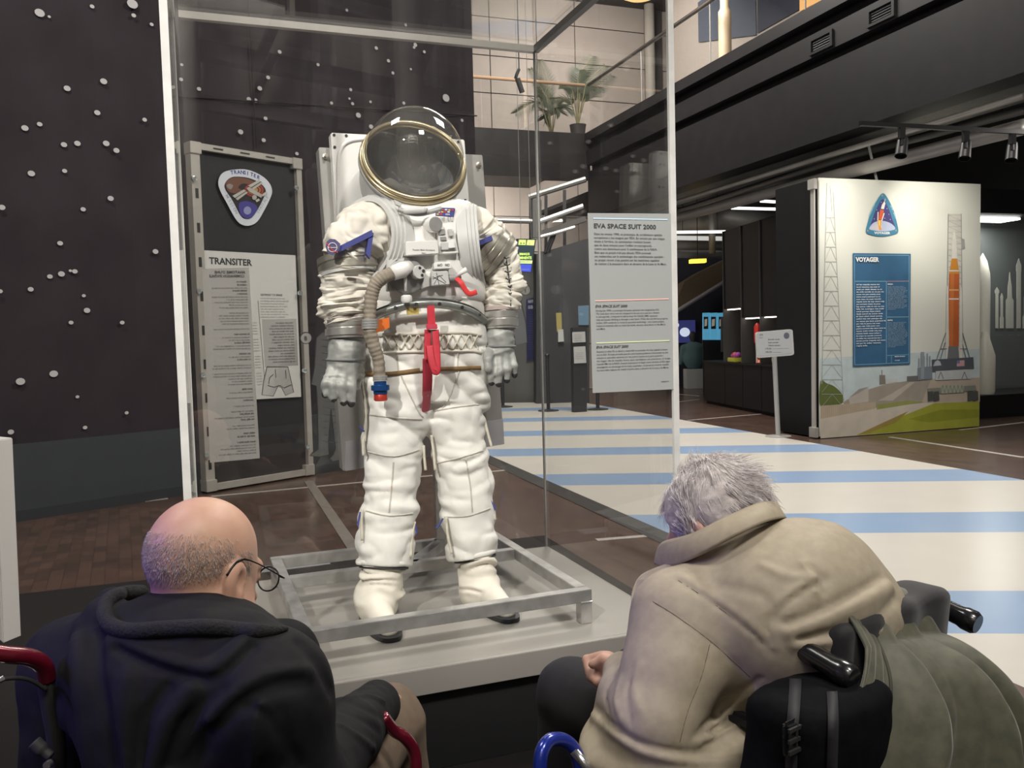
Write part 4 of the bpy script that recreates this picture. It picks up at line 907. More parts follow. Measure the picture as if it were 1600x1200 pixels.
# ================================================================== TRANSITER PANEL (modular aluminium frame, against the star wall)
TP = PL(fz(315, 770)[:2], math.atan2(*(fz(482, 742) - fz(315, 770))[1::-1][:2]) if False else math.atan2((fz(482, 742) - fz(315, 770))[1], (fz(482, 742) - fz(315, 770))[0]))
m_prof = M('frame_profile', (0.55, 0.52, 0.47), 0.4, .3, noise=.1, scale=10)
def modular_panel(pl, x0, y0, x1, y1, x2, y2, x3, y3, root, w=.06, d=.10):
    """aluminium frame from four photo corners (top left, top right, bottom right, bottom left)"""
    a0 = pl.a(pl.p(x3, y3)); a1 = pl.a(pl.p(x2, y2)); zt = .5 * (pl.p(x0, y0)[2] + pl.p(x1, y1)[2]); zb = max(.02, .5 * (pl.p(x2, y2)[2] + pl.p(x3, y3)[2]))
    for (b0, b1, c0, c1) in ((a0, a1, zt - w, zt), (a0, a1, zb, zb + w), (a0, a0 + w * 1.5, zb + w, zt - w), (a1 - w, a1, zb + w, zt - w)):
        G().prism([pl.w(b0, c0, d), pl.w(b1, c0, d), pl.w(b1, c1, d), pl.w(b0, c1, d)], -pl.n * d).build('frame_bar', m_prof, root)
    for (b, c) in ((a0, zb), (a1, zb), (a0, zt), (a1, zt)):
        G().box(pl.w(b + (.05 if b == a0 else -.05), c + (.05 if c == zb else -.05), d / 2), pl.u, pl.n, Z, .11, d + .03, .11).build('corner_block', m_prof, root, bevel=.004)
    return a0, a1, zb, zt
tp = thing('info_panel', 'tall aluminium framed mesh panel with triangular badge against the star curtain', 'info panel', TP.p(398, 756))
tp.location[2] = 0
a0, a1, zb, zt = modular_panel(TP, 287, 229, 465, 247, 482, 742, 315, 770, tp)
G().prism([TP.w(a0 + .05, zb + .05, .05), TP.w(a1 - .05, zb + .05, .05), TP.w(a1 - .05, zt - .05, .05), TP.w(a0 + .05, zt - .05, .05)], -TP.n * .02).build('mesh_sheet', M('dark_mesh', (0.034, 0.033, 0.035), .55, col2=(.018, .018, .02), scale=160), tp)
for k in range(9):
    z = zb + .25 + k * (zt - zb - .4) / 9
    G().box(TP.w(a0 + .045, z, .101), TP.u, TP.n, Z, .03, .004, .09).build('frame_slot', m_dk, tp)
for k in range(3): G().box(TP.w(a0 + .28 + k * .28, zt - .03, .101), TP.u, TP.n, Z, .10, .004, .014).build('frame_slot', m_dk, tp)
for x, y in ((310, 455), (316, 586), (322, 712), (302, 279), (468, 458), (475, 579), (480, 699), (462, 294)):
    G().lathe(TP.p(x, y, .115), TP.n, [(.025, 0), (.025, .02), (.012, .022)], 14).build('knob', M('chrome_knob', (.75, .8, .8), .2, .8), tp)
sh = G().prism([TP.p(*q, .075) for q in ((317, 391), (461, 399), (470, 620), (330, 628))], TP.n * .006).build('text_board', M('board_white', (.74, .73, .70), .55, noise=.03), tp, label='white text board headed in bold capitals')
pline(TP, 327, 412, .083, 'TRANSITER', m_txt, sh, 10.5, 67, .03)
pline(TP, 407, 462, .083, 'GATEWAY TO SPACE', m_txt, sh, 3.2, 34, .02)
rr = random.Random(8); y = 467
while y < 498:
    pline(TP, 407, y, .083, words(26, int(y)), M('print_grey', (.22, .22, .21), .7), sh, 2.3, rr.uniform(36, 44), .004); y += 4.2
for k in range(24):
    y = 505 + k * 4.4
    if k % 6 == 5: continue
    pline(TP, 393 + k * .4, y, .083, words(7, k + 70), MATS['print_grey'], sh, 2.2, 8, .004)
G().tube([TP.p(403, 470, .0825), TP.p(414, 600, .0825)], .003, 4).build('rule_line', MATS['print_grey'], sh)
# badge : rounded triangle
def tpoly(pts, off, col, nm, par, rough=.5, n=6, closed=True):
    P = smoothpath([np.array([x, y, 0.]) for x, y in pts], n, True) if n > 1 else [np.array([x, y, 0.]) for x, y in pts]
    m = col if not isinstance(col, tuple) else M('c_%d_%d_%d' % tuple(int(c * 255) for c in col), col, rough, noise=.04)
    return G().prism([TP.p(q[0], q[1], off) for q in P], TP.n * .002).build(nm, m, par)
bd = tpoly([(341, 284), (347, 271), (362, 265.5), (385, 265), (406, 273), (420, 285), (425, 298), (422, 310), (412, 330), (402, 346), (390, 352.5), (378, 351), (368, 342), (353, 315), (344, 298)], .08, (.74, .78, .85), 'badge', tp)
tpoly([(351.5, 287), (358, 279), (368, 276), (388, 278), (406, 286), (415, 297), (412, 309), (402, 328), (393, 340), (384, 342), (376, 337), (363, 313), (352, 296)], .083, (.030, .024, .026), 'badge_field', bd)
tpoly([(352.5, 287), (358, 280), (370, 277), (388, 280), (402, 287), (398, 290), (380, 287), (372, 293), (378, 298), (366, 302), (356, 298)], .0855, (.19, .085, .055), 'badge_print', bd)
tpoly([(354, 291), (358, 287), (364, 290), (360, 296)], .088, (.30, .27, .25), 'badge_print', bd)
for r, c in ((15, (.42, .05, .04)), (12.5, (.10, .05, .04)), (10.5, (.50, .15, .05)), (8, (.10, .05, .04)), (6, (.48, .30, .12))):
    tpoly([(397 + r * math.cos(t), 297 + r * .72 * math.sin(t)) for t in np.linspace(0, 6.283, 17)[:-1]], .0875 + (15 - r) * .0002, c, 'badge_print', bd, n=1)
tpoly([(373, 319), (384, 314), (398, 319), (402, 327), (393, 339), (384, 341), (376, 335)], .0872, (.07, .06, .30), 'badge_print', bd)
tpoly([(386.5 + 6 * math.cos(t), 329 + 6.5 * math.sin(t)) for t in np.linspace(0, 6.283, 17)[:-1]], .0895, (.30, .32, .55), 'badge_print', bd, n=1)
for q in (((388, 290), (404, 281), (411, 286), (396, 296)), ((363, 306), (381, 296), (387, 301), (371, 313))): tpoly(q, .0915, (.56, .55, .50), 'panel_print', bd, n=1)
for q in (((392, 293), (407.5, 283.5), (408.3, 284.2), (392.8, 293.7)), ((367, 309.5), (384, 298.5), (384.8, 299.2), (367.8, 310.2))): tpoly(q, .094, (.05, .05, .05), 'panel_print', bd, n=1)
tpoly(((385, 294), (389, 292), (411, 305), (408, 309), (390, 300)), .094, (.50, .47, .42), 'station_print', bd, n=1)
tpoly([(397.5 + 3.7 * math.cos(t), 308.5 + 4 * math.sin(t)) for t in np.linspace(0, 6.283, 13)[:-1]], .0945, (.45, .44, .42), 'station_print', bd, n=1)
tpoly(((399, 313), (404, 310), (406, 313), (401, 316)), .0945, (.60, .58, .50), 'station_print', bd, n=1)
tpoly(((409, 304), (416, 299), (418, 302), (411, 307)), .0945, (.60, .58, .50), 'station_print', bd, n=1)
for k, ch in enumerate('TRANSITER'):
    x = 361 + k * 5.0; t = k / 8; y = 274 - 3.2 * math.sin(math.pi * (t * .75 + .15)) + 5.5 * t * t
    an = -(-.22 + .5 * t); P = TP.p(x, y, .083); c, s = math.cos(an), math.sin(an)
    text('lettering', ch, P, TP.u * c + Z * s, Z * c - TP.u * s, .05, M('badge_navy', (.05, .07, .30), .6), bd, .03)
for st, x0, y0, x1, y1 in (('MISSION', 352, 305, 366, 330), ('SPATIALE', 404, 334, 418, 311)):
    for k, ch in enumerate(st):
        t = k / (len(st) - 1); P = TP.p(x0 + (x1 - x0) * t, y0 + (y1 - y0) * t, .083); P1 = TP.p(x1, y1, .083) - TP.p(x0, y0, .083); u = nrm(P1); v = np.cross(TP.n, u)
        text('lettering', ch, P, u, v, .042, M('badge_slate', (.38, .42, .50), .6), bd, .01)
# ================================================================== STRIPED PLATFORM
ZPL = .04
l0 = fz(757, 708, ZPL); l1 = fz(1600, 1074, ZPL); r0 = fz(1060, 655, ZPL); r1 = fz(1600, 750, ZPL)
ld = nrm(l1 - l0); rd = nrm(r1 - r0)
sd = np.array([math.cos(-.085), math.sin(-.085), 0]); sn = np.array([-sd[1], sd[0], 0])
def on_line(p, d, c):  # point of the line p + d t where perp coordinate = c
    t = (c - p @ sn) / (d @ sn); return p + d * t
far = 17.0; near = .6
plat = struct(G().prism([on_line(l0, ld, near) * [1, 1, 0], on_line(r0, rd, near) * [1, 1, 0], on_line(r0, rd, far) * [1, 1, 0], on_line(l0, ld, far) * [1, 1, 0]], Z * (ZPL - .004)).build('trim_1', M('platform_core', (.05, .045, .04), .6)), 'low platform carrying the striped cream and blue flooring', 'platform')
m_cr = M('floor_cream', (.56, .53, .475), .28, noise=.03, scale=3); m_bl = M('floor_blue', (.235, .335, .49), .28, noise=.04, scale=3)
c = near; edges = [near]
k0 = 3.81
while k0 - 1.88 > near: k0 -= 1.88
seq = []; lo = near
x = k0
while lo < far:
    if x > lo: seq.append((lo, min(x, far), m_cr))
    if x < far: seq.append((max(x, near), min(x + .62, far), m_bl))
    lo = x + .62; x += 1.88
for a_, b_, mm in seq:
    G().prism([on_line(l0, ld, a_) * [1, 1, 0] + Z * (ZPL - .004), on_line(r0, rd, a_) * [1, 1, 0] + Z * (ZPL - .004), on_line(r0, rd, b_) * [1, 1, 0] + Z * (ZPL - .004), on_line(l0, ld, b_) * [1, 1, 0] + Z * (ZPL - .004)], Z * .004).build('stripe_sheet', mm, plat)
# bevelled edge strip on the left side
pn = np.array([ld[1], -ld[0], 0]); pn = pn if pn[0] < 0 else -pn
e0 = on_line(l0, ld, far); e1 = on_line(l0, ld, near)
em = on_line(l0, ld, 4.3)
G().add([e0 * [1, 1, 0] + Z * (ZPL), em * [1, 1, 0] + Z * ZPL, em * [1, 1, 0] + pn * .11 + Z * .004, e0 * [1, 1, 0] + pn * .11 + Z * .004], [(0, 1, 2, 3)]).build('edge_ramp', M('ramp_dark', (.012, .012, .013), .75), plat)
G().add([em * [1, 1, 0] + Z * (ZPL), e1 * [1, 1, 0] + Z * ZPL, e1 * [1, 1, 0] + pn * .08 + Z * .012, em * [1, 1, 0] + pn * .08 + Z * .012], [(0, 1, 2, 3)]).build('edge_ramp', M('ramp_brown', (.075, .036, .022), .6), plat)
# ================================================================== VOYAGER STAND
v0 = fz(1281, 686); v1 = fz(1530, 667); vy = math.atan2((v1 - v0)[1], (v1 - v0)[0])
VP = PL(v0[:2], vy); vw = np.linalg.norm(v1 - v0); VH = 3.275; VD = .85
voy = thing('poster_stand', 'large free-standing black stand with a rocket launch photograph poster', 'stand', v0)
m_vb = M('stand_black', (.0075, .007, .0075), .55, noise=.15, scale=4, spec=.2)
G().prism([VP.w(0, .02, -.03), VP.w(vw, .02, -.03), VP.w(vw, VH, -.03), VP.w(0, VH, -.03)], -VP.n * VD).build('body', m_vb, voy)
m_pr2 = M('frame_profile2', (.42, .40, .37), .4, .4)
for z0, z1 in ((0.02, VH),):
    G().prism([VP.w(-.01, z0, -.05), VP.w(-.01, z0, -.12), VP.w(-.01, z1, -.12), VP.w(-.01, z1, -.05)], -VP.u * .02).build('frame_bar', m_pr2, voy)
for z in (.08, VH - .07): G().box(VP.w(-.03, z, -.08), VP.u, VP.n, Z, .05, .13, .13).build('corner_block', m_pr2, voy, bevel=.004)
post = G().prism([VP.w(.01, .03, 0), VP.w(vw, .03, 0), VP.w(vw, VH, 0), VP.w(.01, VH, 0)], -VP.n * .03).build('poster', M('poster_sky', (.58, .59, .53), .6, noise=.03, scale=1), voy, label='printed launch pad photograph under a pale sky')
lay = [0.0]
def vpoly(pts, col, nm='print', par=None, n=1, rough=.6):
    lay[0] += 1; off = .0012 + lay[0] * .00007
    P = smoothpath([np.array([x, y, 0.]) for x, y in pts], n, True) if n > 1 else [np.array([q[0], q[1], 0.]) for q in pts]
    m = col if not isinstance(col, tuple) else M('v_%d_%d_%d' % tuple(int(c * 255) for c in col), col, rough, noise=.12, scale=6)
    return G().flat([VP.p(q[0], q[1], off) for q in P]).build(nm, m, par or post, fix=False)
def vline(pts, w, col, nm='print', par=None):
    P = [np.array([x, y, 0.]) for x, y in pts]
    for a_, b_ in zip(P[:-1], P[1:]):
        t = nrm(b_ - a_); q = np.array([-t[1], t[0], 0]) * w / 2; vpoly([a_ + q, b_ + q, b_ - q, a_ - q], col, nm, par)
# sky darker to the bottom is blue haze printed, land, road, grass
vpoly([(1281, 560), (1531, 545), (1530, 666), (1282, 684)], (.46, .54, .55), 'print_sky')
vpoly([(1318, 628), (1345, 612), (1385, 600), (1420, 595), (1531, 590), (1530, 640), (1320, 652)], (.30, .27, .22), 'print_ramp')
vpoly([(1372, 626), (1395, 614), (1422, 597), (1430, 597), (1395, 626)], (.42, .38, .32), 'print_ramp')
vpoly([(1455, 592), (1531, 590), (1531, 628), (1440, 630)], (.40, .34, .27), 'print_ramp')
vpoly([(1282, 655), (1360, 638), (1440, 630), (1530, 627), (1530, 666), (1282, 685)], (.50, .45, .37), 'print_road')
vpoly([(1340, 680), (1370, 668), (1410, 650), (1460, 630), (1530, 627), (1530, 666)], (.30, .31, .035), 'print_grass')
vpoly([(1338, 680), (1372, 664), (1420, 642), (1400, 660), (1360, 676)], (.28, .21, .05), 'print_grass')
vpoly([(1420, 655), (1470, 640), (1530, 640), (1530, 652), (1450, 660)], (.22, .24, .02), 'print_grass')
vpoly([(1370, 632), (1420, 626), (1445, 628), (1370, 640)], (.25, .27, .08), 'print_grass')
vpoly([(1282, 596), (1292, 599), (1304, 604), (1316, 616), (1318, 628), (1305, 634), (1282, 636)], (.10, .13, .03), 'print_bush', n=4)
vpoly([(1282, 634), (1368, 628), (1368, 638), (1282, 655)], (.42, .35, .25), 'print_fence')
for k in range(28): vline([(1284 + k * 3, 634 - k * .22), (1284 + k * 3, 653 - k * .5)], .5, (.30, .24, .17), 'print_fence')
vpoly([(1326, 624), (1340, 610), (1357, 606), (1357, 628), (1328, 632)], (.42, .38, .33), 'print_shed'); vpoly([(1326, 622), (1342, 608), (1358, 604), (1342, 614)], (.28, .26, .24), 'print_shed')
vpoly([(1374, 586), (1383, 586), (1384, 600), (1374, 601)], (.20, .18, .15), 'print_block'); vline([(1378, 578), (1378, 590)], 1.2, (.2, .18, .16))
vpoly([(1385, 592), (1402, 591), (1402, 597), (1386, 598)], (.5, .5, .48), 'print_van'); vpoly([(1417, 588), (1434, 587), (1434, 595), (1417, 596)], (.13, .13, .13), 'print_box')
# service tower mast at the left
mc = (.36, .37, .35)
vline([(1292, 286), (1284, 600)], 1.2, mc); vline([(1302, 300), (1318, 630)], 1.0, mc); vline([(1297, 290), (1300, 330)], .7, mc)
for k in range(13):
    y = 340 + k * 23; xl = 1292 - 8 * (y - 286) / 314; xr = 1302 + 16 * (y - 300) / 330
    vline([(xl, y), (xr, y)], .8, mc)
    vline([(xl, y + 20), ((xl + xr) / 2, y), (xr, y + 20)], .5, mc)
# rocket on its launcher
wh = (.60, .58, .53); gy = (.30, .30, .29); dg = (.14, .15, .16)
vpoly([(1482, 334), (1502, 334), (1502, 560), (1478, 560)], (.52, .51, .46), 'print_tower')
for k in range(24):
    y = 336 + k * 9; vline([(1482, y), (1502, y)], .6, gy); vline([(1482, y), (1502, y + 9)], .5, gy)
vline([(1482, 334), (1479, 560)], 1.2, gy); vline([(1502, 334), (1504, 560)], 1.2, gy)
vpoly([(1502, 372), (1507, 374), (1508, 388), (1502, 390)], gy, 'print_tower')
vpoly([(1490, 362), (1492, 362), (1494.5, 378), (1495.5, 404), (1487, 404), (1488, 378)], wh, 'print_capsule')
vpoly([(1487, 404), (1495.5, 404), (1499, 428), (1483, 428)], (.52, .22, .03), 'print_stage')
vpoly([(1483, 428), (1499, 428), (1498, 541), (1481, 541)], (.42, .10, .025), 'print_stage')
vpoly([(1485, 428), (1491, 428), (1489, 541), (1483, 541)], (.50, .15, .035), 'print_stage')
for y in (422, 452, 466): vpoly([(1483, y), (1498, y), (1498, y + 2.2), (1483, y + 2.2)], (.60, .35, .15) if y == 452 else wh, 'print_stage')
for xa in (1479, 1500): vpoly([(xa, 450), (xa + 1.5, 446), (xa + 3, 450), (xa + 4, 566), (xa - 1.5, 566)], wh, 'print_booster')
vpoly([(1482, 541), (1497, 541), (1499, 562), (1480, 562)], dg, 'print_engine')
for p in ([(1478, 520), (1462, 566)], [(1477, 535), (1468, 566)], [(1504, 520), (1516, 562)], [(1504, 538), (1510, 562)], [(1470, 545), (1480, 545)], [(1500, 545), (1512, 545)]): vline(p, 1.2, dg)
vpoly([(1456, 562), (1521, 558), (1522, 576), (1457, 581)], (.075, .085, .10), 'print_platform')
vpoly([(1495, 563.5), (1507, 563), (1507, 572), (1495, 572.5)], (.50, .40, .40), 'print_flag')
for k in range(4): vline([(1495, 565.5 + k * 2), (1507, 565 + k * 2)], .7, (.55, .12, .12))
vpoly([(1495, 563.5), (1499.5, 563.3), (1499.5, 568), (1495, 568.2)], (.15, .16, .35), 'print_flag')
vpoly([(1458, 572), (1461, 565), (1465, 562.5), (1469, 565), (1471, 571)], (.40, .42, .46), 'print_dome')
vpoly([(1462, 580), (1515, 577), (1517, 592), (1462, 594)], (.44, .46, .46), 'print_legs')
for xa in (1470, 1507): vline([(xa, 581), (xa - 4, 592)], 1.2, dg); vline([(xa, 581), (xa + 4, 592)], 1.2, dg)
for xa in (1436, 1440, 1444, 1449, 1453): vline([(xa, 552 + (xa % 3) * 4), (xa, 592)], 1.6, (.22, .25, .28))
vpoly([(1434, 575), (1456, 572), (1457, 592), (1434, 594)], (.17, .20, .23), 'print_plant')
vpoly([(1439, 550), (1444, 550), (1444, 592), (1439, 592)], (.24, .27, .29), 'print_plant')
vpoly([(1449, 607), (1524, 602), (1526, 610), (1450, 616)], (.19, .20, .17), 'print_crawler'); vpoly([(1470, 603), (1506, 601), (1506, 613), (1470, 615)], (.33, .35, .28), 'print_crawler')
for k in range(6): vline([(1470 + k * 6, 614), (1473 + k * 6, 602), (1476 + k * 6, 614)], .8, (.15, .16, .12))
for xa in (1450, 1459, 1512, 1520): vpoly([(xa, 612), (xa + 8, 611), (xa + 9, 625), (xa, 627)], (.06, .065, .06), 'print_crawler')
# mission badge
bdg = vpoly([(1380, 302), (1386, 308), (1396, 328), (1402, 350), (1403.5, 362), (1398, 366), (1378, 369.5), (1358, 366), (1353, 361), (1355, 350), (1362, 328), (1374, 307)], (.045, .19, .30), 'badge', n=5)
vpoly([(1379, 311), (1388, 325), (1394, 342), (1398, 358), (1380, 361), (1360, 358), (1363, 343), (1369, 327)], (.05, .045, .17), 'badge_field', bdg, n=4)
vpoly([(1359.5, 354), (1366, 347.5), (1378, 345), (1390, 348), (1397.5, 354), (1397, 359), (1380, 361.5), (1360, 359)], (.42, .47, .62), 'badge_earth', bdg, n=4)
vpoly([(1361, 357), (1370, 350), (1378, 352), (1374, 360)], (.55, .50, .52), 'badge_earth', bdg, n=3)
vpoly([(1375.5, 327), (1381.5, 329), (1377, 343.5), (1372.5, 343)], (.62, .10, .03), 'badge_rocket', bdg)
vpoly([(1378, 320), (1382, 314), (1383.5, 318), (1381, 327), (1376.5, 326)], (.75, .72, .68), 'badge_rocket', bdg); vline([(1381.5, 316), (1383.5, 310.5)], .8, (.7, .7, .7), 'badge_rocket', bdg)
vline([(1372, 331), (1371.5, 346)], 1.6, (.75, .62, .5), 'badge_rocket', bdg); vline([(1381.5, 333), (1377.5, 346)], 1.6, (.75, .7, .62), 'badge_rocket', bdg)
vpoly([(1371, 344), (1377.5, 344), (1376, 354), (1378, 360), (1373.5, 359)], (.72, .30, .03), 'badge_flame', bdg); vpoly([(1372.5, 344), (1375.5, 344), (1375, 353), (1373.5, 352)], (.80, .62, .1), 'badge_flame', bdg)
for x, y in ((1377, 316), (1370, 328), (1386, 326), (1389, 335), (1391, 343), (1382.5, 341), (1366, 342)): vpoly([(x - .6, y), (x, y - .8), (x + .6, y), (x, y + .8)], (.7, .7, .75), 'badge_star', bdg)
mw = M('print_white', (.72, .72, .70), .6)
pline(VP, 1366.3, 365.5, .016, 'VOYAGER', mw, bdg, 3.6, 25, .04)
for st, x0, y0, x1, y1 in (('MISSION', 1359, 338, 1367, 321), ('SPATIALE', 1390.5, 321, 1399.5, 342)):
    u = nrm(VP.p(x1, y1, .016) - VP.p(x0, y0, .016)); v = -np.cross(u, VP.n)
    text('lettering', st, VP.p(x0, y0, .016), u, v, .036, M('badge_pale', (.35, .52, .60), .6), bdg, .01, width=np.linalg.norm(VP.p(x1, y1, .016) - VP.p(x0, y0, .016)))
for x, y in ((1378.5, 305.5), (1356, 360.5), (1400, 360)): vpoly([(x + 1.4 * math.cos(t), y + 1.6 * math.sin(t)) for t in np.linspace(0, 6.283, 9)[:-1]], (.28, .27, .22), 'badge_stud', bdg)
# blue caption
cap_ = vpoly([(1332.5, 395.5), (1423, 396.5), (1422, 569), (1333, 573)], (.030, .105, .205), 'caption')
VT = .034
def cl(pts, w, col): vline(pts, w, col, 'rule_line', cap_)
cb_ = (.20, .40, .52)
cl([(1335, 398.5), (1420.5, 399), (1420, 566.5), (1335.5, 570), (1335, 398.5)], .7, cb_); cl([(1336, 439.5), (1385, 439.5)], .8, cb_); cl([(1385, 439.5), (1385, 568)], .8, cb_); cl([(1386, 439.5), (1420, 439.2)], .8, (.50, .25, .28)); cl([(1386, 495.5), (1420, 495)], .8, (.25, .45, .48)); cl([(1386, 555.5), (1420, 554)], .7, cb_); cl([(1393, 555), (1393, 567)], .6, cb_)
pline(VP, 1337.5, 408.8, .032, 'VOYAGER', mw, cap_, 7.0, 36.5, .045)
rr = random.Random(31)
for k in range(26):
    w_ = rr.uniform(36, 46) if k < 25 else 17
    pline(VP, 1338, 445.6 + k * 3.83, .032, words(int(w_ * .62), 200 + k), mw, cap_, 2.1, w_, .02)
for y0, nn in ((445, 18), (501.5, 19)):
    pline(VP, 1387, y0, .032, 'ENGLISH' if y0 < 450 else 'ESPAÑOL', mw, cap_, 2.0, 8, .03)
    for k in range(nn): pline(VP, 1387, y0 + 3.2 + k * 2.1, .032, words(20, 400 + k + nn), M('print_pale', (.40, .48, .54), .6), cap_, 1.2, rr.uniform(24, 31) if k < nn - 1 else 12, .004)
pline(VP, 1398, 558, .032, 'MISSION SPATIALE', mw, cap_, 1.6, 16, .02); pline(VP, 1398, 564, .032, 'VOYAGER', mw, cap_, 1.6, 8, .02)
# ================================================================== BALUSTRADE, PLANTS AND LAMPS OF THE GALLERY
m_steel = M('steel_rail', (.45, .44, .43), .25, .9)
bal = thing('balustrade', 'glass balustrade with steel handrail along the upper gallery', 'balustrade', FA.w(0, 5.47, 0))
gb = glass('balustrade_glass', .05)
for k in range(6):
    G().prism([FA.w(.03 + k * 2.2, 5.48, -.06), FA.w(2.2 + k * 2.2, 5.48, -.06), FA.w(2.2 + k * 2.2, 6.40, -.06), FA.w(.03 + k * 2.2, 6.40, -.06)], -FA.n * .012).build('glass_pane', gb, bal)
    G().tube([FA.w(2.215 + k * 2.2, 5.48, -.06), FA.w(2.215 + k * 2.2, 6.42, -.06)], .011, 8).build('post', M('post_grey', (.2, .19, .18), .5), bal)
for k in range(3):
    G().prism([FB.w(-.03 - k * 2.2, 5.48, -.06), FB.w(-2.2 - k * 2.2, 5.48, -.06), FB.w(-2.2 - k * 2.2, 6.40, -.06), FB.w(-.03 - k * 2.2, 6.40, -.06)], -FB.n * .012).build('glass_pane', gb, bal)
G().tube([FA.w(12, 6.45, -.06), FA.w(0, 6.45, -.06)], .035, 10).build('handrail', M('rail_dark_steel', (.22, .21, .21), .22, .9), bal, True)
G().tube([FB.w(0, 6.45, -.06), FB.w(-7, 6.45, -.06)], .035, 10).build('handrail', M('rail_wood', (.42, .27, .17), .4), bal, True)
# palms on the gallery
m_leaf = M('palm_leaf', (.022, .036, .013), .55, noise=.35, scale=4, col2=(.045, .055, .025)); m_stem = M('palm_stem', (.18, .16, .07), .7)
def palm(px, py, off, fronds, lab, pot=True):
    base = FB.p(px, py, off); base[2] = 5.47
    t = thing('potted_palm', lab, 'plant', base, 'palms on the gallery')
    G().lathe(base, Z, [(.13, 0), (.17, .30), (.18, .32), (.155, .32), (.15, .27)], 20).build('pot', M('pot_dark', (.045, .04, .038), .6), t, 'auto')
    rr = random.Random(px)
    for (x, y, bend) in fronds:
        tip = FB.p(x, y, off + rr.uniform(-.2, .2)); root = base + Z * .3
        mid = (root + tip) / 2 + Z * (.18 + bend) + FB.u * ((tip - root) @ FB.u) * -.12
        c = smoothpath([root, root * .45 + mid * .55 + Z * .1, mid, tip], 8)
        st = G().tube(c, [.014 * (1 - .7 * i / len(c)) for i in range(len(c))], 5).build('stem', m_stem, t, True)
        g = G(); n0 = len(c)
        for i in range(int(n0 * .38), n0):
            for q in (0, .5):
                k = min(i + 1, n0 - 1); p = c[i] * (1 - q) + c[k] * q; d = nrm(c[k] - c[i - 1]); f = (i - n0 * .38) / (n0 * .62)
                L_ = .34 * math.sin(math.pi * min(1, .25 + f * .72)) + .05
                for s in (-1, 1):
                    sd_ = nrm(np.cross(d, Z + FB.n * .8)) * s; tip_ = p + sd_ * L_ * .75 + d * L_ * .62 - Z * L_ * .22; w = nrm(np.cross(sd_ + d, FB.n)) * .008
                    g.add([p - w * .5, p + (tip_ - p) * .45 - w, tip_, p + (tip_ - p) * .45 + w, p + w * .5], [(0, 1, 2, 3, 4)])
        g.build('frond', m_leaf, st, fix=False)
palm(903, 206, -.6, [(925, 88, .2), (945, 103, .1), (880, 132, .15), (955, 118, .05), (865, 155, .1), (905, 110, .2), (935, 135, .05), (915, 130, .1)], 'taller potted palm at the corner of the gallery')
palm(862, 206, -1.7, [(845, 96, .2), (830, 108, .15), (806, 176, .35), (875, 175, .2), (850, 185, .2), (893, 172, .25), (838, 125, .1)], 'shorter potted palm left of the gallery corner')
lp = fy(1000, -14, 15.0)
pl_ = thing('pendant_lamp', 'glowing orange dome pendant lamp at the top edge', 'lamp', lp)
G().lathe(lp, Z, [(.01, -.12), (.25, -.10), (.40, -.02), (.42, .05), (.36, .12), (.15, .2), (.02, .22)], 32, caps=False).build('shade', M('lamp_glow', (1.0, .62, .25), .5, emit=1.1), pl_, True)
G().tube([lp + Z * .2, lp + Z * 2.5], .01, 6).build('cord', m_dk, pl_)
# column and dark windows seen past the balustrade
for x0, x1, nm, col in ((1008, 1022, 'column', (.55, .50, .44)), (1023, 1043, 'recess', (.09, .08, .075))):
    q = FW_.p(x0, 60, .3); a_ = FW_.a(q); b_ = FW_.a(FW_.p(x1, 60, .3))
    if nm == 'column': struct(G().tube([FW_.w((a_ + b_) / 2, 5.3, .3), FW_.w((a_ + b_) / 2, 11, .3)], (b_ - a_) / 2, 20).build('trim_2', M('column_cream', col, .5), None, True), 'round pale column on the gallery', 'column')
    else: G().prism([FW_.w(a_, 5.4, .02), FW_.w(b_, 5.4, .02), FW_.w(b_, 11, .02), FW_.w(a_, 11, .02)], FW_.n * .01).build('recess_shade', M('recess_dark', col, .6), bw)  # flat dark sheet, the recess's shade put into its colour
W2 = PL(FA.w(3.0, 0, -3.2)[:2], FA.yaw)
_d = ray(1050, 60); w2a = W2.a(O + _d * (((W2.o - O) @ FA.n) / (_d @ FA.n)))
wr_ = struct(G().prism([W2.w(w2a, 5.4, 0), W2.w(12, 5.4, 0), W2.w(12, 11, 0), W2.w(w2a, 11, 0)], FA.n * -.2).build('wall_right', M('gallery_wall', (.46, .40, .35), .6, noise=.06)), 'pale wall along the upper gallery on the right', 'wall')
nW = FA.n
def w2q(pts, col, nm, off=.02, emit=0.0):
    P = []
    for x, y in pts:
        d = ray(x, y); q = W2.o + nW * off; P.append(O + d * (((q - O) @ nW) / (d @ nW)))
    return G().prism(P, nW * .01).build(nm, M('w2_' + nm, col, .4, emit=emit), wr_)
w2q([(1091, 4), (1180, -60), (1182, 55), (1092, 66)], (.10, .115, .15), 'window_1_pane'); w2q([(1184, -60), (1260, -60), (1258, 10), (1184, 52)], (.055, .06, .085), 'window_2_pane')
w2q([(1250, -60), (1300, -60), (1300, -8), (1250, 18)], (.75, .42, .16), 'amber_panel', .03, .5)
post_ = FA.p(1133, 82, -.4); post_[2] = 5.47
struct(G().lathe(post_, Z, [(.10, 0), (.10, .9), (.07, .95), (.07, 4.5)], 18).build('trim_3', M('post_cream', (.55, .42, .28), .5), None, 'auto'), 'slim cream post standing on the gallery edge', 'post')
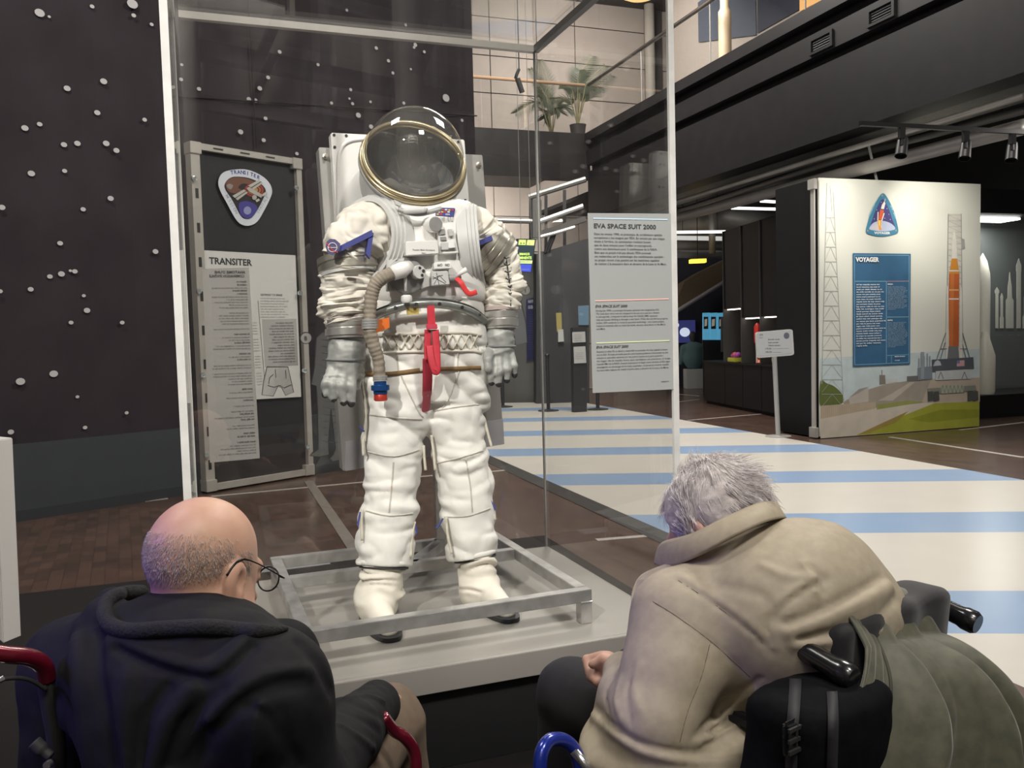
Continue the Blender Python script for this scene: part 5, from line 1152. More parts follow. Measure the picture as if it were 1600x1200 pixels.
# pendant spot hanging in front of the gallery
hs = fy(811, 108, 9.0)
h_ = thing('hanging_spotlight', 'black spotlight hanging on a thin cable above the suit', 'spotlight', hs)
G().tube([hs, hs + Z * 3.2], .006, 6).build('cable', m_dk, h_)
G().tube([hs + A * .0, hs - Z * .06 - A * .03, hs - Z * .1 - A * .04], .018, 8).build('bracket', m_dk, h_, True)
G().tube([hs - Z * .10 - A * .02, hs - Z * .24 + A * .03], .028, 12).build('lamp_can', m_dk, h_)
# ================================================================== PIPES, TRACKS UNDER THE GALLERY
def pipe(pts, z, r, nm, lab, col=(.30, .285, .26), n=12):
    P = [fz(x, y, z) for x, y in pts]; o = G().tube(P, r, n).build(nm, M('pipe_%d' % int(col[0] * 100), col, .45, .2, noise=.15, scale=3), None, True)
    return tag(o, lab, 'pipe', 'pipes under the gallery')
pipe([(1055, 316), (1600, 150)], 3.62, .035, 'ceiling_pipe', 'thin grey pipe running just under the black gallery beam')
pipe([(1060, 340), (1256, 287), (1600, 198)], 3.42, .085, 'air_duct', 'thick grey round duct running over the poster stand', (.24, .225, .21))
pipe([(1056, 331), (1330, 243), (1600, 172)], 3.75, .05, 'ceiling_pipe', 'dark conduit between the thin pipe and the thick duct', (.10, .095, .09))
pipe([(1050, 346), (1225, 350)], 3.75, .30, 'air_duct', 'wide pale duct crossing behind the black booths', (.30, .28, .25))
pipe([(1053, 383), (1136, 384)], 3.3, .11, 'ceiling_pipe', 'upper of two pale pipes above the brown slope', (.32, .31, .29)); pipe([(1053, 397), (1136, 398)], 3.2, .09, 'ceiling_pipe', 'lower of two pale pipes above the brown slope', (.34, .33, .31))
_p = fy(1113, 396, 17.5); o = G().tube([np.array([_p[0], _p[1], 4.36]), _p], .07, 12).build('vertical_pipe', MATS['pipe_32'], None, True); tag(o, 'short vertical pipe joining the duct and the pale pipes', 'pipe', 'pipes under the gallery')
for i, (x0, y0, x1, y1, Y, lab) in enumerate(((1052, 358, 1160, 353, 19.8, 'long white tube lamp under the wide duct'), (1055, 363, 1133, 362, 17.2, 'white tube lamp above the pale pipes'), (1143, 325, 1222, 327, 18, 'white tube lamp over the black booths, lower one'), (1188, 314, 1222, 316, 17.6, 'white tube lamp over the black booths, upper one'))):
    tl = thing('tube_lamp', lab, 'lamp', fy(x0, y0, Y), 'tube lamps'); G().bar(fy(x0, y0, Y), fy(x1, y1, Y), .06, .05).build('tube', M('tube_glow', (1, .98, .95), .5, emit=1.6), tl)
    for k in (.15, .85): _p = fy(x0, y0, Y) * (1 - k) + fy(x1, y1, Y) * k; G().tube([_p + Z * .025, np.array([_p[0], _p[1], 4.36])], .006, 6).build('hanger', m_black, tl)
tag(G().bar(fy(1053, 371, 21), fy(1136, 371, 21), .1, .6).build('light_box', M('lightbox', (.75, .75, .70), .5, emit=.5)), 'pale lit ceiling strip behind the pipes', 'light')
_p = fy(1090, 408, 17); yl = thing('amber_lamp', 'small amber ceiling lamp below the pale pipes', 'lamp', _p); G().bar(fy(1078, 408.5, 17), fy(1102, 407.5, 17), .2, .07).build('lamp_body', M('amber_glow', (1, .62, .05), .5, emit=2.2), yl); G().tube([_p + Z * .03, np.array([_p[0], _p[1], 4.36])], .008, 6).build('hanger', m_black, yl)
tr0 = fz(1344, 193, 3.28); tr1 = fz(1640, 209, 3.28)
trk = thing('lamp_track', 'black ceiling lamp track in front of the gallery underside', 'track', tr0)
G().bar(tr0, tr1, .04, .04).build('rail', m_black, trk)
_q = fy(1370, 283, 11.0); tag(G().tube([_q, fz(1356, 222, 3.75)], .018, 8).build('stay_rod', M('pipe_30b', (.3, .29, .27), .5)), 'thin slanting rod above the top edge of the launch poster', 'rod')
for i, (x, lab) in enumerate(((1405, 'black track spotlight nearest the gallery corner'), (1503, 'middle black spotlight on the ceiling track'), (1578, 'black track spotlight nearest the picture edge'))):
    f_ = (x - 1344) / (1640 - 1344); b = tr0 + (tr1 - tr0) * f_ - Z * .02
    s_ = thing('track_spotlight', lab, 'spotlight', b, 'spotlights on the ceiling track')
    G().box(b - Z * .05, (1, 0, 0), (0, 1, 0), Z, .05, .05, .10).build('adapter', m_black, s_)
    G().tube([b - Z * .09, b - Z * .16], .02, 8).build('arm', m_black, s_)
    G().lathe(b - Z * .13 + np.array([.03, .05, 0]), nrm((-.25, -.3, -.9)), [(.045, -.05), (.05, .0), (.055, .14), (.05, .14), (.045, .10)], 16).build('lamp_head', m_black, s_, 'auto')
cor = [fz(1480 + 9.5 * k, 232 - 2.3 * k, 3.8) for k in range(11)]
ch_ = thing('corrugated_hose', 'white corrugated hose hanging under the gallery', 'hose', cor[0]); G().tube(smoothpath(cor, 6), [.055 + .012 * (i % 2) for i in range(61)], 10).build('hose', M('white_hose', (.45, .44, .42), .5), ch_, True)
for k in (1, 9): G().tube([cor[k], cor[k] * [1, 1, 0] + Z * 4.37], .006, 6).build('hanger', m_black, ch_)
# ================================================================== BLACK BOOTHS
k0 = fz(1100, 630); k1 = fz(1190, 648); KP = PL(k0[:2], math.atan2((k1 - k0)[1], (k1 - k0)[0]))
if KP.n @ (O - k0) < 0: KP.n = -KP.n
def ka(x): 
    d = ray(x, 600); t = ((KP.o - O) @ KP.n) / (d @ KP.n); return KP.a(O + d * t)
def kz(x, y):
    d = ray(x, y); t = ((KP.o - O) @ KP.n) / (d @ KP.n); return (O + d * t)[2]
booth = thing('booth_counter', 'black exhibition booth with lit niches behind the sign stand', 'booth', k0)
m_bt = M('booth_black', (.0075, .007, .008), .5, noise=.15, scale=4, spec=.22)
zc = .5 * (kz(1115, 566) + kz(1150, 565))
aa = [ka(x) for x in (1100, 1133, 1160.5, 1190, 1222)]
for i in range(4):
    G().prism([KP.w(aa[i] + .005, .06, 0), KP.w(aa[i + 1] - .005, .06, 0), KP.w(aa[i + 1] - .005, zc - .03, 0), KP.w(aa[i] + .005, zc - .03, 0)], -KP.n * .7).build('cabinet', m_bt, booth, bevel=.004)
G().prism([KP.w(aa[0], zc - .03, .03), KP.w(aa[4], zc - .03, .03), KP.w(aa[4], zc, .03), KP.w(aa[0], zc, .03)], -KP.n * .75).build('worktop', m_bt, booth)
G().prism([KP.w(aa[0], 0, -.05), KP.w(aa[4], 0, -.05), KP.w(aa[4], .06, -.05), KP.w(aa[0], .06, -.05)], -KP.n * .6).build('kick_board', m_black2, booth)
m_nic = M('niche_brown', (.10, .075, .06), .5, noise=.25, scale=5)
for i, (zt_, zn) in enumerate(((358, 482), (352, 496), (346, 494))):
    a_, b_ = aa[i + 1], aa[i + 2]; xm = (1146, 1175, 1205)[i]; z1 = 3.18; z0 = kz(xm, zn)
    G().prism([KP.w(a_ + .008, z0, 0), KP.w(b_ - .008, z0, 0), KP.w(b_ - .008, z1, 0), KP.w(a_ + .008, z1, 0)], -KP.n * .6).build('upper_panel', m_bt, booth)
    G().prism([KP.w(a_, zc, -.35), KP.w(b_, zc, -.35), KP.w(b_, z0, -.35), KP.w(a_, z0, -.35)], -KP.n * .05).build('niche_back', m_nic, booth)
    G().prism([KP.w(a_ - .01, zc, .02), KP.w(a_ + .012, zc, .02), KP.w(a_ + .012, z1, .02), KP.w(a_ - .01, z1, .02)], -KP.n * .35).build('divider', M('divider_edge', (.05, .048, .046), .5), booth)
    G().prism([KP.w(a_ + .03, z0 - .02, -.05), KP.w(b_ - .03, z0 - .02, -.05), KP.w(b_ - .03, z0 - .005, -.05), KP.w(a_ + .03, z0 - .005, -.05)], -KP.n * .03).build('niche_lamp', M('niche_glow', (1, .9, .78), .5, emit=5), booth)
def kobj(x, y, off): 
    d = ray(x, y); q = KP.o + KP.n * off; P = O + d * (((q - O) @ KP.n) / (d @ KP.n)); P[2] = zc + .002; return P
q = kobj(1184, 560, -.15); rb = thing('red_flask', 'red capped flask standing in the lit booth niche', 'flask', q)
G().lathe(q, Z, [(.03, 0), (.03, .32), (.015, .35)], 14).build('body', M('flask_white', (.6, .55, .5), .4), rb, 'auto'); G().lathe(q + Z * .35, Z, [(.055, 0), (.06, .1), (.055, .28), (.02, .33)], 14).build('cap', M('flask_red', (.6, .03, .02), .4), rb, 'auto')
q = kobj(1150, 562, -.12); ty = thing('toy_tray', 'yellow tray of purple toys on the booth counter', 'tray', q)
G().box(q + Z * .04, KP.u, KP.n, Z, .30, .2, .08).build('tray', M('tray_yellow', (.45, .42, .05), .5), ty, bevel=.01)
for k in range(4): G().ball(q + KP.u * (-.09 + .06 * k) + Z * (.11 + .02 * (k % 2)), (.06, .05, .05), 10, 6).build('toy', M('toy_purple', (.35, .06, .35), .5) if k != 1 else M('toy_red', (.5, .08, .05), .5), ty, True)
for x, lab, col, hh in ((1187, 'small orange ornament on the booth counter', (.55, .12, .05), .12), (1212, 'small gold ornament on the booth counter', (.5, .4, .2), .55), (1164, 'pale figurine on the booth counter', (.5, .42, .25), .38)):
    q = kobj(x, 562, -.1); tag(G().lathe(q, Z, [(.05, 0), (.065, hh * .15), (.03, hh * .6), (.05, hh * .8), (.02, hh)], 12).build('ornament', M('orn_%d' % x, col, .4), None, 'auto'), lab, 'ornament')
# back room : dark wall, screens, slope, person
FWB = PL((4.3, 22.0), .05)
struct(G().prism([FWB.w(-9, 0, 0), FWB.w(9, 0, 0), FWB.w(9, 4.4, 0), FWB.w(-9, 4.4, 0)], -FWB.n * .2).build('wall_rear', M('navy_wall', (.022, .020, .034), .6)), 'dark navy rear wall beyond the booths', 'wall')
def fwq(pl, pts, off, th, nm, col, par=None, emit=0., **k): return G().prism([pl.p(x, y, off) for x, y in pts], pl.n * th).build(nm, M('fw_%s_%d' % (nm, int(col[0] * 255)), col, .5, emit=emit), par, **k)
scn = thing('wall_screen', 'blue wall screen showing a pale satellite, in the back room', 'screen', FWB.p(1070, 534))
fwq(FWB, [(1050, 501), (1085.5, 500), (1086, 535), (1050, 536)], .05, .05, 'panel', (.045, .05, .20), scn, .35)
for cx, cy, r in ((1070, 519, 8), (1056, 508, 5)): G().prism([FWB.p(cx + r * math.cos(t), cy + r * .9 * math.sin(t), .101) for t in np.linspace(0, 6.283, 20)[:-1]], FWB.n * .002).build('picture', M('screen_white', (.55, .62, .75), .5, emit=.7), scn)
FW3 = PL((4.3, 18.5), .2)
bp_ = thing('blue_posters', 'row of three glowing blue poster panels left of the booths', 'poster', FW3.p(1115, 532))
for i, (x0, x1) in enumerate(((1097.5, 1108), (1109, 1120), (1121, 1132.5))):
    o = fwq(FW3, [(x0, 489), (x1, 488.5), (x1, 531), (x0, 531)], 0, .03, 'poster_panel', (.09, .34, .52), bp_, .55)
    fwq(FW3, [(x0 + 2, 495), (x1 - 1.5, 495), (x1 - 1.5, 514), (x0 + 2, 514)], .031, .004, 'picture', (.04, .04, .045), o)
    fwq(FW3, [(x0 + 3.5, 499), (x1 - 3, 498), (x1 - 3.5, 509), (x0 + 3, 510)], .036, .003, 'picture_light', (.45, .42, .36), o, .3)
_a = FW3.p(1097.5, 531, -.02); _b = FW3.p(1133, 531, -.02)
G().prism([_a, _b, _b * [1, 1, 0], _a * [1, 1, 0]], FW3.n * .02).build('lower_panel', M('poster_base', (.03, .032, .036), .5), bp_)
fwq(FW3, [(1126, 496), (1133, 496), (1133, 550), (1126, 550)], .06, .01, 'paper_strip', (.24, .25, .26), bp_)
slo = G().prism([fy(1053, 486, 20.5), fy(1136, 436, 20.5), fy(1136, 404, 20.5), fy(1092, 426, 20.5), fy(1070, 440, 20.5), fy(1057, 468, 20.5)], np.array([0, .8, 0])).build('stair_soffit', M('stair_brown', (.13, .095, .055), .6, noise=.2)); tag(slo, 'brown sloping underside of a staircase in the back room', 'staircase')
G().tube([fy(1053, 489, 20.4), fy(1136, 438, 20.4)], .05, 8).build('handrail_strip', M('strip_mauve', (.32, .29, .31), .5), slo)
wb = thing('white_box_seat', 'white cube seat in the back room under the seated visitor', 'seat', fz(1084, 607))
q = fz(1084, 607); G().box(q + Z * .24, (1, 0, 0), (0, 1, 0), Z, .42, .42, .48).build('cube', M('seat_white', (.42, .42, .40), .6), wb, bevel=.01)
sv = thing('person', 'seated visitor in teal top seen from behind in the back room', 'person', q + Z * .48)
def sv_fn(p):
    d = ell(p, q + Z * .78, (.25, .16, .34)); d = smin(d, ell(p, q + Z * 1.0, (.26, .13, .13)), .08)
    d = smin(d, cap(p, q + Z * 1.0 + np.array([-.24, 0, 0]), q + Z * .62 + np.array([-.30, .08, 0]), .075, .055), .05); d = smin(d, cap(p, q + Z * 1.0 + np.array([.24, 0, 0]), q + Z * .62 + np.array([.30, .08, 0]), .075, .055), .05)
    return np.maximum(d, q[2] + .482 - p[:, 2])
def sv_head(p):
    return smin(ell(p, q + Z * 1.27 + np.array([0, .03, 0]), (.085, .105, .125)), cap(p, q + Z * 1.02, q + Z * 1.2, .055), .03)
P_, Q_ = sdf_mesh(sv_head, q + [-.3, -.3, .9], q + [.3, .3, 1.6], .015); mesh_np('body', P_, Q_, M('visitor_dark', (.03, .025, .025), .7), sv)
P_, Q_ = sdf_mesh(sv_fn, q + [-.6, -.5, .35], q + [.6, .5, 1.3], .02); mesh_np('top', P_, Q_, M('visitor_teal', (.09, .16, .16), .8), sv)
# ================================================================== SIGN STAND
sb = fz(1216, 682, ZPL); SG = PL(sb[:2], .16)
sg = thing('sign_stand', 'small white framed notice on a slim grey pole beside the poster stand', 'sign', sb)
G().lathe(sb, Z, [(.16, 0), (.16, .008), (.05, .014), (.03, .02)], 32).build('base', M('sign_grey', (.42, .42, .41), .35, .4), sg, 'auto')
G().tube([sb + Z * .01, SG.p(1210, 557)], .03, 14).build('pole', MATS['sign_grey'], sg)
def rrect(q, r=.12, n=4):
    q = [np.asarray(p) for p in q]; out = []
    for i in range(4):
        a_, b_, c_ = q[i - 1], q[i], q[(i + 1) % 4]
        p0 = b_ + (a_ - b_) * r * (1 if i % 2 else .7); p1 = b_ + (c_ - b_) * r * (.7 if i % 2 else 1)
        for k in range(n + 1): t = k / n; out.append((1 - t) ** 2 * p0 + 2 * t * (1 - t) * b_ + t * t * p1)
    return out
G().prism(rrect([SG.p(*c_, .0) for c_ in ((1179.5, 519), (1237, 514), (1239.5, 555), (1181.5, 559.5))]), SG.n * .025).build('board_frame', M('sign_frame', (.60, .60, .58), .3, .3), sg)
sf = G().prism(rrect([SG.p(*c_, .026) for c_ in ((1183, 521), (1235, 516.5), (1237, 552.5), (1185, 556.5))], .06), SG.n * .002).build('board_face', M('sign_face', (.42, .44, .45), .35), sg)
for s, x, y, w, h, b in (('CITE', 1186.5, 524.5, 5.5, 2.2, .03), ('Espace', 1186.5, 528.4, 5.5, 1.5, .01), ('Dernier accès', 1200, 531.5, 18, 2.2, .02), ('Last access', 1200, 536.3, 16, 2.2, .02), ('Último acceso', 1200.5, 541, 18.5, 2.2, .02), ('17h30', 1195, 546.3, 9.5, 2.8, .01), ('18h30', 1195.5, 551.5, 9.5, 2.8, .01), ('du mardi au samedi inclus, dimanche', 1207, 545.5, 25, 1.2, .0), ('week-end et vacances', 1207.5, 551, 13, 1.2, .0)):
    pline(SG, x, y, .029, s, m_txt, sf, h, w, b)
G().prism([SG.p(1229 + 4.4 * math.cos(t), 524.5 + 5 * math.sin(t), .0285) for t in np.linspace(0, 6.283, 20)[:-1]], SG.n * .0008).build('badge_print', M('sign_badge', (.10, .11, .14), .6), sf)
# ================================================================== ROCKET VITRINE (right)
r0_ = fz(1533, 667); RV = PL(r0_[:2] + VP.n[:2] * -.75, vy)
vit = thing('rocket_vitrine', 'lit glass fronted cabinet with model rockets right of the poster', 'vitrine', r0_)
RZ0, RZ1 = RV.p(1560, 617)[2], RV.p(1560, 333)[2]
ra0 = RV.a(RV.p(1500, 600)); ra1 = ra0 + 4.0
for nm, z0, z1, mm in (('base', .0, RZ0, m_vb), ('header', RZ1, RZ1 + .35, m_vb)):
    G().prism([RV.w(ra0, z0, 0), RV.w(ra1, z0, 0), RV.w(ra1, z1, 0), RV.w(ra0, z1, 0)], -RV.n * .9).build(nm, mm, vit)
G().prism([RV.w(ra0, RZ0, -.9), RV.w(ra1, RZ0, -.9), RV.w(ra1, RZ1, -.9), RV.w(ra0, RZ1, -.9)], -RV.n * .04).build('back_panel', M('vitrine_back', (.075, .085, .085), .5, noise=.15, scale=2), vit)
G().prism([RV.w(ra0, RZ0, 0), RV.w(ra0, RZ0, -.9), RV.w(ra0, RZ1, -.9), RV.w(ra0, RZ1, 0)], -RV.u * .03).build('side_panel', m_vb, vit)
G().prism([RV.w(ra0 + .05, RZ0, -.005), RV.w(ra1, RZ0, -.005), RV.w(ra1, RZ1, -.005), RV.w(ra0 + .05, RZ1, -.005)], -RV.n * .008).build('glass_pane', glass('vitrine_glass', .03), vit)
lpz = RZ1 - .03
G().box(RV.w(ra0 + 1.0, lpz, -.45), RV.u, RV.n, Z, .9, .35, .03).build('light_panel', M('vitrine_glow', (1, 1, .97), .5, emit=6), vit)
lamp('vitrine_light', 'AREA', RV.w(ra0 + 1.2, lpz - .05, -.45), RV.w(ra0 + 1.2, 0, -.45), 22, (1, 1, .95), .5)
m_rw = M('rocket_white', (.66, .64, .56), .45, noise=.05); m_sil = M('silhouette_print', (.40, .40, .355), .6)
def rocket(x, yb, yt, hw, prof, off, lab, deep=True):
    pb = RV.p(x, yb, off); H = RV.p(x, yt, off)[2] - RZ0; pb[2] = RZ0 + .002; r = hw * ((pb - O) @ FW) / FPX
    t = thing('model_rocket', lab, 'model', pb, 'model rockets in the cabinet')
    G().lathe(pb, Z, [(r * a_, H * b_) for a_, b_ in prof], 20).build('body', m_rw, t, 'auto')
    if deep:
        for s in (-1, 1): G().lathe(pb + RV.u * s * r * 1.3, Z, [(r * .45, 0), (r * .45, H * .36), (r * .05, H * .42)], 12).build('booster', m_rw, t, 'auto')
    return t
t_ = rocket(1534, 617, 396, 11, [(1, 0), (1, .78), (.95, .85), (.6, .94), (.05, 1.0)], -.6, 'tall white model rocket at the left end of the cabinet', False)
pb = RV.p(1541, 470, -.3); pb[2] = 0
t_ = rocket(1538, 617, 519, 15, [(.9, 0), (1, .05), (1, .62), (.35, .97), (.3, 1.0)], -.22, 'thick white cone-topped model rocket in front of the tall one', False)
for x, yt, hw, lab, pr in ((1557.5, 449, 2.3, 'slim printed rocket silhouette, leftmost on the cabinet back', [(1, 0), (1, .85), (1.5, .87), (1.5, .92), (.2, 1)]), (1565, 458, 3.0, 'printed rocket silhouette with a wide foot on the cabinet back', [(1, 0), (1, .30), (.65, .34), (.65, .85), (.8, .88), (.1, 1)]), (1577.5, 425, 6.0, 'widest printed rocket silhouette with stepped top on the cabinet back', [(1, 0), (1, .5), (.6, .54), (.5, .75), (.25, .86), (.06, 1)]),
                           (1591.5, 404, 3.4, 'tallest printed rocket silhouette on the cabinet back', [(1, 0), (1, .80), (1.15, .82), (1.15, .9), (.1, 1)]), (1602, 455, 4.2, 'printed rocket silhouette at the picture edge', [(1, 0), (1, .3), (.5, .38), (.6, .8), (.1, 1)])):
    yb = 513; P = []
    for a_, b_ in pr: P.append((x + hw * a_, yb + (yt - yb) * b_))
    for a_, b_ in pr[::-1]: P.append((x - hw * a_, yb + (yt - yb) * b_))
    G().prism([RV.p(a_, b_, -.89) for a_, b_ in P], RV.n * .004).build('silhouette', m_sil, vit, label=lab)
    pline(RV, x - 2, 524, -.88, words(7, int(x)), M('vit_txt', (.2, .21, .2), .6), vit, 1.6, 5, 0)
# ================================================================== FAR HALL BEHIND THE SUIT
def partition(pts, nm, lab, cat, col, dep=.25, rough=.5):
    """upright slab from two floor pixels and two top pixels"""
    (x0, y0), (x1, y1), (x2, y2), (x3, y3) = pts
    f0_, f1_ = fz(x0, y0), fz(x1, y1); pl = PL(f0_[:2], math.atan2((f1_ - f0_)[1], (f1_ - f0_)[0]))
    if pl.n @ (O - f0_) < 0: pl.n = -pl.n
    o = G().prism([f0_, f1_, pl.p(x2, y2), pl.p(x3, y3)], -pl.n * dep).build(nm, M('part_%s' % nm + str(int(col[0] * 1000)), col, rough, noise=.12, scale=2), None)
    tag(o, lab, cat); return pl, o
dk_pl, dk = partition([(838, 634), (921, 631), (921, 372), (838, 397)], 'dark_partition', 'dark slate partition wall behind the grey caption film', 'partition', (.045, .046, .050))
gy_pl, gyp = partition([(742, 628), (834, 631), (833, 396), (742, 402)], 'grey_partition', 'grey partition wall behind the far glove', 'partition', (.15, .15, .145))
nav = G().prism([gy_pl.p(*c_, .01) for c_ in ((823, 468), (834, 465), (834.5, 561), (824, 563))], gy_pl.n * .02).build('navy_poster', M('navy_poster', (.03, .033, .10), .5)); tag(nav, 'navy text poster on the grey partition by the glass edge', 'poster')
for k, s in enumerate(('NAVI', 'GUER')): pline(gy_pl, 825, 473.5 + 9 * k, .032, s, M('poster_pale', (.45, .46, .5), .6), nav, 5, 8, .03)
for k in range(16): pline(gy_pl, 826, 492 + 3.6 * k, .032, words(10, 900 + k), M('poster_dim', (.13, .14, .24), .6), nav, 1.6, 7.5, .0)
# boarding screen
DS = PL(fy(820, 420, 9.6)[:2], .25)
bs = thing('boarding_screen', 'tilted screen with green boarding message beside the far sleeve', 'screen', DS.p(820, 425))
sp4 = lambda q, off=0.: [DS.p(x, y, off) for x, y in q]
G().prism(sp4([(808, 373), (837.5, 373.5), (830.5, 426), (800, 424)]), -DS.n * .04).build('housing', m_dk, bs)
bsf = G().prism(sp4([(809, 374), (836.5, 374.5), (829.5, 425), (801, 423)], .002), DS.n * .001).build('display', M('screen_navy', (.035, .06, .075), .4, emit=.5), bs)
for nm, q, c_, e in (('tile', [(811, 374.5), (822, 374.8), (821.3, 383), (809.7, 382.5)], (.55, .75, .18), 1.1), ('tile', [(824, 374.8), (835.5, 375), (834.3, 383.5), (822.6, 383)], (.62, .75, .22), 1.1), ('bar', [(804.8, 406.3), (832, 407), (831.2, 412), (804, 411.3)], (.6, .75, .3), 1.1), ('base_field', [(803.5, 412.5), (830.8, 413.3), (829.3, 425), (801.5, 423)], (.05, .08, .55), .9)):
    G().prism(sp4(q, .004), DS.n * .0008).build(nm, M('scr_%s%d' % (nm, int(c_[0] * 100)), c_, .5, emit=e), bsf)
mg_ = M('scr_green', (.55, .8, .15), .5, emit=1.3)
pline(DS, 811.5, 398.6, .0055, 'EMBARQUE', mg_, bsf, 3.6, 16, .03); pline(DS, 807.5, 404.8, .0055, 'IMMINENTE', mg_, bsf, 4.2, 23, .03)
pline(DS, 812.5, 381.6, .0055, 'B 4', M('scr_dark', (.05, .1, .02), .5), bsf, 3, 7, .02); pline(DS, 826.5, 381.8, .0055, '1', MATS['scr_dark'], bsf, 3, None, .02); pline(DS, 809, 410, .0055, 'BOARDING NOW', MATS['scr_dark'], bsf, 1.8, 19, .01); pline(DS, 806, 421.4, .0055, 'www.cite-espace.com', mw, bsf, 1.5, 21, .01)
_hg = DS.p(822, 373, -.02)
for _dx in (-.06, .06): G().tube([_hg + DS.u * _dx, np.array([_hg[0], _hg[1], 9.62]) + DS.u * _dx], .003, 6).build('hanger', m_gry, bs)
# stair with rails beyond the partitions
str_ = thing('staircase', 'steel railed staircase behind the partitions', 'staircase', fy(845, 400, 16.6))
for p_, r_, mm in (([(764, 344), (838, 346)], .05, M('rail_grey', (.22, .22, .21), .4, .4)), ([(843, 346), (911, 322)], .05, M('rail_bright', (.62, .61, .58), .3, .5)), ([(833, 373), (868, 364)], .035, M('rail_bright', (1, 1, 1))), ([(868, 364), (898, 355)], .035, MATS['rail_bright']), ([(826, 308), (915, 280)], .06, MATS['rail_grey']), ([(838, 312), (838, 372)], .10, MATS['rail_grey'])):
    G().tube([fy(x, y, 16.6) for x, y in p_], r_, 8).build('rail', mm, str_)
G().bar(fy(833, 369, 16.7), fy(915, 342, 16.7), .12, .10).build('stringer', MATS['pipe_10'], str_)
for x0, y0, x1, y1 in ((864, 364, 852, 395), (868, 364, 856, 395)): G().tube([fy(x0, y0, 16.65), fy(x1, y1, 16.65)], .03, 8).build('brace', m_dk, str_)
for x in (829, 853, 882): G().bar(fy(x, 312 - (x - 829) * .28, 17.2), fy(x, 392, 17.2), .10, .06).build('mullion', m_dk, str_)
G().prism([fy(842, 348, 16.8), fy(911, 324, 16.8), fy(911, 342, 16.8), fy(838, 366, 16.8)], np.array([0, .02, 0])).build('glass_pane', gb, str_)
# entry posts and notice board
def stanchion(x, y, h_px, lab):
    q = fz(x, y, ZPL); t = thing('stanchion', lab, 'stanchion', q, 'black barrier posts')
    G().lathe(q, Z, [(.19, 0), (.19, .012), (.06, .03), (.035, .035)], 28).build('base', m_dk, t, 'auto'); G().tube([q + Z * .03, q + Z * .98], .032, 14).build('post', m_dk, t); G().lathe(q + Z * .98, Z, [(.04, 0), (.045, .03), (.03, .05)], 14).build('cap', m_dk, t, 'auto')
stanchion(857, 642, 0, 'black barrier post left of the notice stand'); stanchion(786, 636, 0, 'black barrier post behind the far glove'); stanchion(934, 640, 0, 'black barrier post under the caption film')
qn = fz(906, 644, ZPL); NP = PL(qn[:2], .3)
nt_ = thing('notice_stand', 'black notice stand with two white paper sheets', 'notice stand', qn)
G().prism([NP.p(897, 645), NP.p(917, 645), NP.p(917, 512), NP.p(895, 512)], -NP.n * .12).build('pillar', M('notice_black', (.03, .03, .032), .5), nt_)
m_pap = M('paper_white', (.52, .52, .50), .6)
for q in ([(894, 519), (914, 518), (915, 534.5), (894.5, 535.5)], [(896, 542), (914.5, 541), (916, 567), (897, 568)]):
    o = G().prism([NP.p(*c_, .01) for c_ in q], NP.n * .004).build('paper', m_pap, nt_)
    for k in range(4): pline(NP, q[0][0] + 3, q[0][1] + 10 + 3 * k - (5 if q[0][1] < 530 else 0), .016, words(12, 50 + k), m_txt, o, 1.2, 12, 0)
ys = G().prism([dk_pl.p(*c_, .02) for c_ in ((868.5, 489), (877, 488.5), (878, 518), (870, 519))], dk_pl.n * .01).build('yellow_notice', M('notice_yellow', (.38, .32, .10), .6)); tag(ys, 'narrow yellow notice on the dark partition', 'notice')
ws = G().prism([dk_pl.p(*c_, .04) for c_ in ((872, 515), (880, 514.5), (881, 533.5), (872, 534.5))], dk_pl.n * .01).build('white_notice', m_pap); tag(ws, 'small white notice on the dark partition below the yellow one', 'notice')
bsq = G().prism([dk_pl.p(*c_, .02) for c_ in ((903, 478), (920, 477), (920, 508), (904, 508))], dk_pl.n * .01).build('blue_screen', M('blue_screen', (.10, .17, .24), .5, emit=.3)); tag(bsq, 'dim blue screen on the dark partition by the caption film', 'screen')
# white board at the left picture edge
lb0 = fy(14, 1004, 2.35)
wl = thing('white_lectern', 'white board edge standing at the left picture edge', 'board', (lb0[0] - .2, lb0[1], 0))
G().prism([fy(-90, 680, 2.5), fy(-8, 688, 2.45), fy(5, 1006, 2.35), fy(-90, 920, 2.4)], np.array([.018, .06, 0])).build('board', M('lectern_white', (.62, .60, .58), .5), wl, bevel=.003)
G().tube([lb0 + [-.22, .05, .05], (lb0[0] - .22, lb0[1] + .05, .012)], .03, 12).build('post', M('lectern_post', (.5, .5, .5), .4), wl)
G().box((lb0[0] - .22, lb0[1] + .05, .018), (1, 0, 0), (0, 1, 0), Z, .4, .4, .016).build('foot', MATS['lectern_white'], wl)
